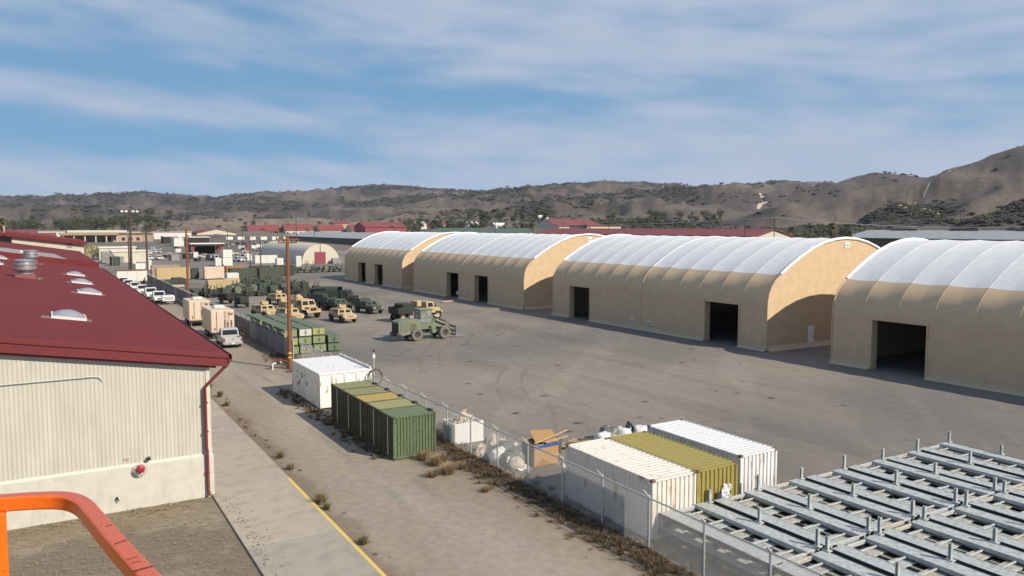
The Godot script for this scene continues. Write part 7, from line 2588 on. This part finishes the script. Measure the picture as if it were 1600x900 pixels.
func far_vehicles() -> void:
	var pick: Node3D = get_node("pickup_truck_001")
	var car := road_vehicle("parked_car", "white car parked left of the fuel canopy", "suv", MT["white_paint"], P(54.6, 0, 362.0), -1.2)
	var van := road_vehicle("parked_van", "dark van with pale roof parked before the fuel canopy", "van", MT["dark_paint"], P(55.6, 0, 314.0), 0.6)
	recolor(van, {"cabin": MT["white_paint"]})
	dup(pick, "pickup_truck", "white pickup side on by the tall wooden pole, before the long white trailer", P(59.6, 0, 225.6), -2.11)
	dup(pick, "pickup_truck", "white pickup facing the road in the far yard, left one of two", P(35.1, 0, 332.0), 0.25)
	dup(pick, "pickup_truck", "white pickup facing the road in the far yard, right one of two", P(38.6, 0, 331.0), 0.2)
	dup(pick, "pickup_truck", "white pickup parked between the fuel canopy and the dark van", P(57.0, 0, 340.0), 0.9)
	dup(pick, "pickup_truck", "white pickup parked right of the fuel canopy", P(66.0, 0, 345.0), 0.5)
	dup(pick, "pickup_truck", "white pickup standing alone near the tall far pole", P(74.0, 0, 372.0), 1.2)
	var bu := dup(pick, "pickup_truck", "dark wheeled vehicle alone in the middle of the far yard", P(45.8, 0, 355.0), 1.3)
	recolor(bu, {"body": MT["dark_paint"], "bed_side": MT["dark_paint"], "tailgate": MT["dark_paint"]})
	var tr := dup(pick, "pickup_truck", "white flatbed truck by the cream stores", P(29.5, 0, 470.0), 1.2)
	# row of parked cars before the white trailers
	var paints := ["white_paint", "dark_paint", "silver_paint", "dark_paint", "white_paint", "dark_paint", "silver_paint", "white_paint", "dark_paint", "dark_paint", "white_paint", "silver_paint"]
	for i in 22:
		var pn: String = paints[(i * 5) % 12]
		var o := dup(car, "parked_car", "%s car in the long parking row before the white trailers" % pn.get_slice("_", 0), P(104.0 + (i % 11) * 3.6, 0, (562.0 if i < 11 else 600.0) - (i % 11) * 2.2), 0.4 + 0.1 * sin(i * 1.0), "cars in the far parking rows")
		recolor(o, {"body": MT[pn], "cabin": MT[pn], "bumper": MT[pn]})
	# white containers and box trailers
	var wb := [[23.0, 258.0, 1.5, 2.4, 2.7, "far_white", "small white box at the foot of the floodlight mast, right one"], [22.1, 232.0, 2.5, 3.6, 3.1, "far_white", "white box standing between the two dark poles"], [27.2, 257.0, 1.7, 3.0, 2.9, "far_white", "upright white box right of the dark pole"], [49.3, 270.0, 1.9, 3.0, 2.7, "far_white", "lower white box at the left of the white stack"], [52.0, 270.0, 3.2, 3.0, 2.75, "far_white", "bottom white box of the white stack in the far yard"], [52.1, 270.2, 3.0, 2.9, 2.6, "far_white", "top white box of the white stack in the far yard"], [67.4, 281.0, 7.6, 2.6, 2.9, "far_white", "long white box trailer left of the tall wooden pole"], [82.0, 315.0, 3.4, 3.0, 3.4, "far_white", "white box behind the tall wooden pole"], [62.4, 243.0, 2.0, 2.6, 3.3, "far_white", "upright white box behind the side on pickup"], [70.8, 252.0, 1.7, 2.4, 3.5, "far_white", "tall white cabinet left of the round hut"], [84.0, 384.0, 1.6, 1.6, 5.2, "red_door", "tall dark red box column in the far yard"], [19.2, 316.0, 2.4, 5.0, 4.0, "far_grey", "grey tall box by the verge, left of the cream stores"], [20.2, 305.0, 2.2, 4.0, 3.6, "far_grey", "second grey tall box by the verge, nearer"], [20.6, 292.0, 2.4, 4.5, 3.0, "army_green_dark", "dark box by the verge in front of the grey ones"], [10.5, 210.0, 2.4, 3.0, 2.6, "far_white", "white box at the corner of the tall cream gable"], [21.0, 214.0, 3.0, 4.5, 2.2, "far_white", "white covered cart behind the off white box body"]]
	var tr1 := true
	for i in wb.size():
		var q: Array = wb[i]
		var t := thing("white_box" if q[5] == "far_white" else "yard_box", q[6], "storage box", P(q[0], 2.75 if i == 5 else 0.0, q[1]), 0.15 * sin(i * 2.0) if i != 5 and i != 4 else 0.1, "")
		g_box(t, q[2], q[3], q[4], MT[q[5]])
	for i in 7:
		var t := thing("box_trailer", "white box trailer in the row beyond the parked cars, number %s from the left" % ["one", "two", "three", "four", "five", "six", "seven"][i], "trailer", P(136.0 + i * 8.4, 0, 694.0 - i * 4.6), 0.5, "white box trailers beyond the parked cars")
		g_box(t, 7.0, 2.6, 4.4, MT["far_white"])
	# more working vehicles scattered over the far yard
	var fv := [[62.0, 300.0, 0.4], [68.5, 318.0, -0.8], [77.0, 330.0, 1.6], [88.0, 352.0, 0.2], [92.0, 372.0, 2.2], [86.0, 400.0, -1.1], [98.0, 420.0, 0.7], [72.0, 428.0, 1.9], [48.0, 420.0, 1.1], [42.0, 395.0, -0.4], [52.0, 455.0, 0.9], [64.0, 470.0, 2.7], [106.0, 450.0, 0.1], [112.0, 478.0, 1.4], [30.0, 372.0, 0.2], [33.5, 392.0, 0.1]]
	var vkind := ["pickup", "van", "car"]
	for i in fv.size():
		var src: Node3D = [pick, van, car][i % 3]
		var pn: String = ["white_paint", "white_paint", "silver_paint", "dark_paint"][i % 4]
		var o := dup(src, ["pickup_truck", "parked_van", "parked_car"][i % 3], "%s %s standing loose in the far yard beyond the green trailers" % [pn.get_slice("_", 0), vkind[i % 3]], P(fv[i][0], 0, fv[i][1]), fv[i][2], "vehicles standing loose in the far yard")
		recolor(o, {"body": MT[pn], "cabin": MT[pn], "bed_side": MT[pn]})
	# bits of plant standing about the far yard
	var grp := "small pallets and drums about the far yard"
	var rr := RandomNumberGenerator.new()
	rr.seed = 77
	for i in 34:
		var u := rr.randf_range(40.0, 105.0)
		var v := rr.randf_range(290.0, 520.0)
		var g := Geo.new()
		var w := rr.randf_range(1.2, 3.4)
		g.rbox(Vector3(0, w * 0.35, 0), Vector3(w, w * 0.7, w * rr.randf_range(0.5, 1.2)), 0.08)
		var mt: String = ["far_white", "army_green_dark", "far_tan", "far_grey", "dark_paint", "far_white"][i % 6]
		single("yard_crate", g, MT[mt], "%s crate standing about the far yard" % ["pale", "dark green", "brown", "grey", "black", "white"][i % 6], "crate", P(u, 0, v), rr.randf() * 3.0, grp)

func g_box(t: Node3D, w: float, l: float, h: float, mat: Material) -> void:
	var g := Geo.new()
	g.rbox(Vector3(0, h / 2 + 0.05, 0), Vector3(w, h - 0.1, l), 0.05)
	part("body", g, mat, t)
	for e in [-0.5, 0.5]:
		g = Geo.new()
		g.rbox(Vector3(w * e, h / 2, l / 2), Vector3(0.1, h, 0.1), 0.02)
		part("corner_post", g, MT["far_grey"], t)
	g = Geo.new()
	g.b2(-w * 0.42, w * 0.42, 0, 0.12, -l * 0.45, l * 0.45)
	part("skid", g, MT["black_metal"], t)
	g = Geo.new()
	g.b2(-0.02, 0.02, 0.2, h - 0.15, l / 2, l / 2 + 0.03)
	part("door_seam", g, MT["far_grey"], t)

func tree_proto(called: String, kind: int, h: float) -> Node3D:
	var t := thing(called, "x", "tree")
	var r := RandomNumberGenerator.new()
	r.seed = 100 + kind
	var g := Geo.new()
	var th: float = h * [0.35, 0.5, 0.25, 0.4][kind]
	g.tube([Vector3.ZERO, Vector3(0.1, th * 0.6, 0.05), Vector3(-0.05, th * 1.3, 0)], [h * 0.032, h * 0.025, h * 0.014], 7)
	var lobes := []
	var n: int = [9, 8, 8, 10][kind]
	for i in n:
		var a := TAU * i / n + r.randf()
		var rad: float = h * [0.30, 0.17, 0.36, 0.24][kind] * r.randf_range(0.3, 1.0)
		var y := lerpf(th * 0.9, h * 0.88, r.randf() if kind != 1 else i / float(n))
		lobes.append([Vector3(cos(a) * rad, y, sin(a) * rad), h * [0.19, 0.13, 0.17, 0.16][kind] * r.randf_range(0.7, 1.2)])
		g.tube([Vector3(0, th * r.randf_range(0.6, 1.1), 0), lobes[i][0]], [h * 0.012, h * 0.005], 4)
	part("trunk", g, MT["pole_wood_dark"], t)
	g = Geo.new()
	var c0: Color = [Color(0.050, 0.060, 0.030), Color(0.065, 0.078, 0.040), Color(0.075, 0.085, 0.030), Color(0.09, 0.10, 0.05)][kind]
	for q in lobes:
		for k in 55:
			var d := Vector3(r.randfn(0, 1), r.randfn(0, 0.8), r.randfn(0, 1)).normalized() * pow(r.randf(), 0.4)
			var p: Vector3 = q[0] + d * float(q[1])
			var s := h * r.randf_range(0.022, 0.05)
			var x := Vector3(r.randfn(0, 1), r.randfn(0, 0.6), r.randfn(0, 1)).normalized()
			var y := x.cross(Vector3(r.randfn(0, 1), r.randfn(0, 1), r.randfn(0, 1))).normalized()
			g.col = c0 * r.randf_range(0.7, 1.6)
			g.quad(p - x * s, p + y * s * 0.6, p + x * s, p - y * s * 0.6)
	part("crown", g, MT["leafy"], t)
	return t

func palm_proto(h: float) -> Node3D:
	var t := thing("palm_tree", "x", "palm tree")
	var r := RandomNumberGenerator.new()
	r.seed = 200
	var g := Geo.new()
	g.tube([Vector3.ZERO, Vector3(0.15, h * 0.5, 0), Vector3(0.1, h * 0.86, 0.05)], [0.45, 0.32, 0.34], 8)
	part("trunk", g, MT["pole_wood_dark"], t)
	for i in 44:
		g = Geo.new()
		var a := r.randf() * TAU
		var el := r.randf_range(-0.9, 1.3)
		var L := r.randf_range(2.6, 3.7)
		g.col = Color(0.085, 0.095, 0.03) * r.randf_range(0.7, 1.5) if el > -0.4 else Color(0.17, 0.12, 0.05)
		var o := Vector3(0.1, h * 0.86, 0.05)
		var d := Vector3(cos(a) * cos(el), sin(el), sin(a) * cos(el))
		var sd := Vector3(-sin(a), 0, cos(a))
		var prev := o
		for k in 6:
			var s := (k + 1) / 6.0
			var p := o + d * L * s + Vector3(0, -1.7 * s * s, 0)
			var w := 0.5 * sin(PI * clampf(s, 0.1, 0.95))
			g.quad(prev - sd * w * 0.8, p - sd * w, p, prev)
			g.quad(prev, p, p + sd * w + Vector3(0, -0.15, 0), prev + sd * w * 0.8 + Vector3(0, -0.12, 0))
			prev = p
		part("frond", g, MT["leafy"], t)
	return t

func place(o: Node3D, u: float, v: float, s: float, turn: float) -> void:
	o.position = P(u, terrain(u, v) - 0.2, v)
	o.rotation.y = turn
	o.scale = Vector3.ONE * s

func trees() -> void:
	var protos := [tree_proto("broad_tree", 0, 10.0), tree_proto("slender_tree", 1, 13.0), tree_proto("low_bushy_tree", 2, 6.0), tree_proto("pale_tree", 3, 10.0)]
	var names := ["broad_tree", "slender_tree", "low_bushy_tree", "pale_tree"]
	var used_p := [false, false, false, false]
	var rr := RandomNumberGenerator.new()
	rr.seed = 55
	# [azimuth from, to (degrees right of the road), nearest, farthest, how many, kinds, label tail]
	var zones := [[-3.5, 7.5, 800.0, 1500.0, 150, [0, 0, 2, 0], "on the slope at the left, beyond the beige block"], [-6.0, -1.0, 300.0, 420.0, 14, [0, 2, 0, 3], "behind the red roofs at the left edge"], [22.0, 33.5, 690.0, 860.0, 52, [0, 1, 0, 3], "in the tree line behind the green roof"], [36.0, 46.0, 640.0, 840.0, 30, [0, 2, 3, 0], "at the foot of the hills behind the long red roof"], [45.0, 58.0, 380.0, 560.0, 80, [3, 0, 2, 2], "in the green belt between red gable and grey roof"], [8.0, 21.0, 860.0, 1040.0, 26, [2, 0, 2, 3], "about the dry cleared slope"]]
	var grps := ["trees on the left slope", "trees at the left edge", "tree line behind the green roof", "trees at the foot of the hills", "green belt before the steep hill", "trees about the cleared slope"]
	var kinds := ["broad dark tree", "slender upright tree", "low bushy tree", "paler green tree"]
	for zi in zones.size():
		var z: Array = zones[zi]
		for i in z[4]:
			var a := deg_to_rad(rr.randf_range(z[0], z[1]))
			var r := rr.randf_range(z[2], z[3])
			var u := sin(a) * r
			var v := cos(a) * r
			var k: int = z[5][rr.randi() % 4]
			var share := (rad_to_deg(a) - float(z[0])) / (float(z[1]) - float(z[0]))
			var depth := (r - float(z[2])) / (float(z[3]) - float(z[2]))
			var spots: Array = [["above the red roofs at the left edge", "above the left end of the beige columned block", "above the right end of the beige columned block", "right of the floodlight mast"], ["behind the red roofs, far left", "behind the red roofs, left of the beige block"], ["behind the left end of the green roof", "behind the middle of the green roof", "behind the right end of the green roof"], ["just right of the wide purple red roof", "behind the left half of the long red roof", "behind the middle of the long red roof"], ["behind the cream gable of the long red roof", "in the green belt left of the palm", "in the green belt right of the palm", "beyond the left end of the grey roof"], ["at the left of the cleared slope", "in the middle of the cleared slope", "at the right of the cleared slope"]][zi]
			var label := "%s %s, %s" % [kinds[k], spots[clampi(int(share * spots.size()), 0, spots.size() - 1)], ["in the front rank", "in the middle rank", "in the rear rank"][clampi(int(depth * 3.0), 0, 2)]]
			var o: Node3D = protos[k]
			if used_p[k]: o = dup(protos[k], names[k], label, Vector3.ZERO, 0.0, grps[zi])
			else:
				tag(o, label, "tree", grps[zi])
				used_p[k] = true
			place(o, u, v, rr.randf_range(0.7, 1.35) * [1.5, 1.0, 1.25, 1.2, 1.0, 0.75][zi], rr.randf() * TAU)
	var pp := palm_proto(16.0)
	tag(pp, "tall palm standing before the wide red roof behind the second shed", "palm tree")
	pp.scale = Vector3.ONE * 1.12
	place(pp, 225.7, 354.0, 1.1, 0.0)
	var ps := [[286.0, 214.0, 0.98, "palm before the steep hill, left of the grey roof"], [-14.0, 393.0, 1.1, "palm at the left edge above the red roofs"], [300.0, 640.0, 0.9, "small palm in the tree line above the green roof"], [315.0, 650.0, 0.85, "second small palm in the tree line above the green roof"], [285.0, 640.0, 0.8, "third small palm in the tree line above the green roof"], [262.0, 188.0, 0.75, "low palm at the end of the grey roof"]]
	for q in ps:
		var o := dup(pp, "palm_tree", q[3], Vector3.ZERO)
		place(o, q[0], q[1], q[2], q[1])
	# bright bush on the verge and bushes before the hut
	var vb := [[17.2, 352.0, 1.05, "yellow green bush on the verge by the grey boxes"], [77.9, 266.5, 0.28, "small brown bush left of the round hut door"], [80.2, 266.0, 0.25, "second small bush left of the round hut door"]]
	for q in vb:
		var o := dup(protos[2], "verge_bush", q[3], Vector3.ZERO, 0.0, "", "bush")
		place(o, q[0], q[1], q[2], 0.7)
		if q[2] > 1.0: recolor(o, {"crown": bright_leaf()})
	# dry verge along the far road
	sheet("dry_verge", 6.0, 13.5, 200.0, 420.0, 0.02, M("verge_grass", Color(0.19, 0.165, 0.085), 0.95, 0.0, TX["dirty"], Vector3.ONE * 0.2))

func bright_leaf() -> Material:
	var m: StandardMaterial3D = MT["leafy"].duplicate()
	m.albedo_color = Color(2.3, 2.1, 1.2)
	m.resource_name = "bright_leafy"
	return m

func _ready() -> void:
	rng.seed = 7
	var cam := Camera3D.new()
	cam.name = "camera"
	cam.fov = 40.49
	cam.near = 0.05
	cam.far = 9000.0
	cam.position = Vector3(0, 13, 0)
	cam.rotation = Vector3(deg_to_rad(-4.5), deg_to_rad(-31.0), 0)
	cam.current = true
	add_child(cam)
	materials()
	var env := Environment.new()
	env.background_mode = Environment.BG_SKY
	var sky := Sky.new()
	var pm := PanoramaSkyMaterial.new()
	pm.panorama = sky_picture()
	sky.sky_material = pm
	env.sky = sky
	env.tonemap_mode = Environment.TONE_MAPPER_LINEAR
	env.tonemap_exposure = 1.2
	env.sdfgi_enabled = true
	env.ssao_enabled = true
	env.ssil_enabled = true
	env.fog_enabled = true
	env.fog_light_color = Color(0.78, 0.82, 0.90)
	env.fog_density = 0.00005
	var we := WorldEnvironment.new()
	we.name = "world_environment"
	we.environment = env
	add_child(we)
	var sun := DirectionalLight3D.new()
	sun.name = "sun"
	sun.light_energy = 1.6
	sun.light_color = Color(1.0, 0.95, 0.87)
	sun.light_angular_distance = 0.5
	sun.shadow_enabled = true
	add_child(sun)
	sun.look_at_from_position(Vector3.ZERO, Vector3(-0.65, -1.0, -1.25))
	hills()
	shrubs()
	ground_surfaces()
	left_building()
	sheds()
	yard_containers()
	deck_frames()
	fences()
	guard_rail()
	green_crates()
	yard_vehicles()
	yard_trailers()
	poles()
	debris()
	far_buildings()
	far_vehicles()
	trees()
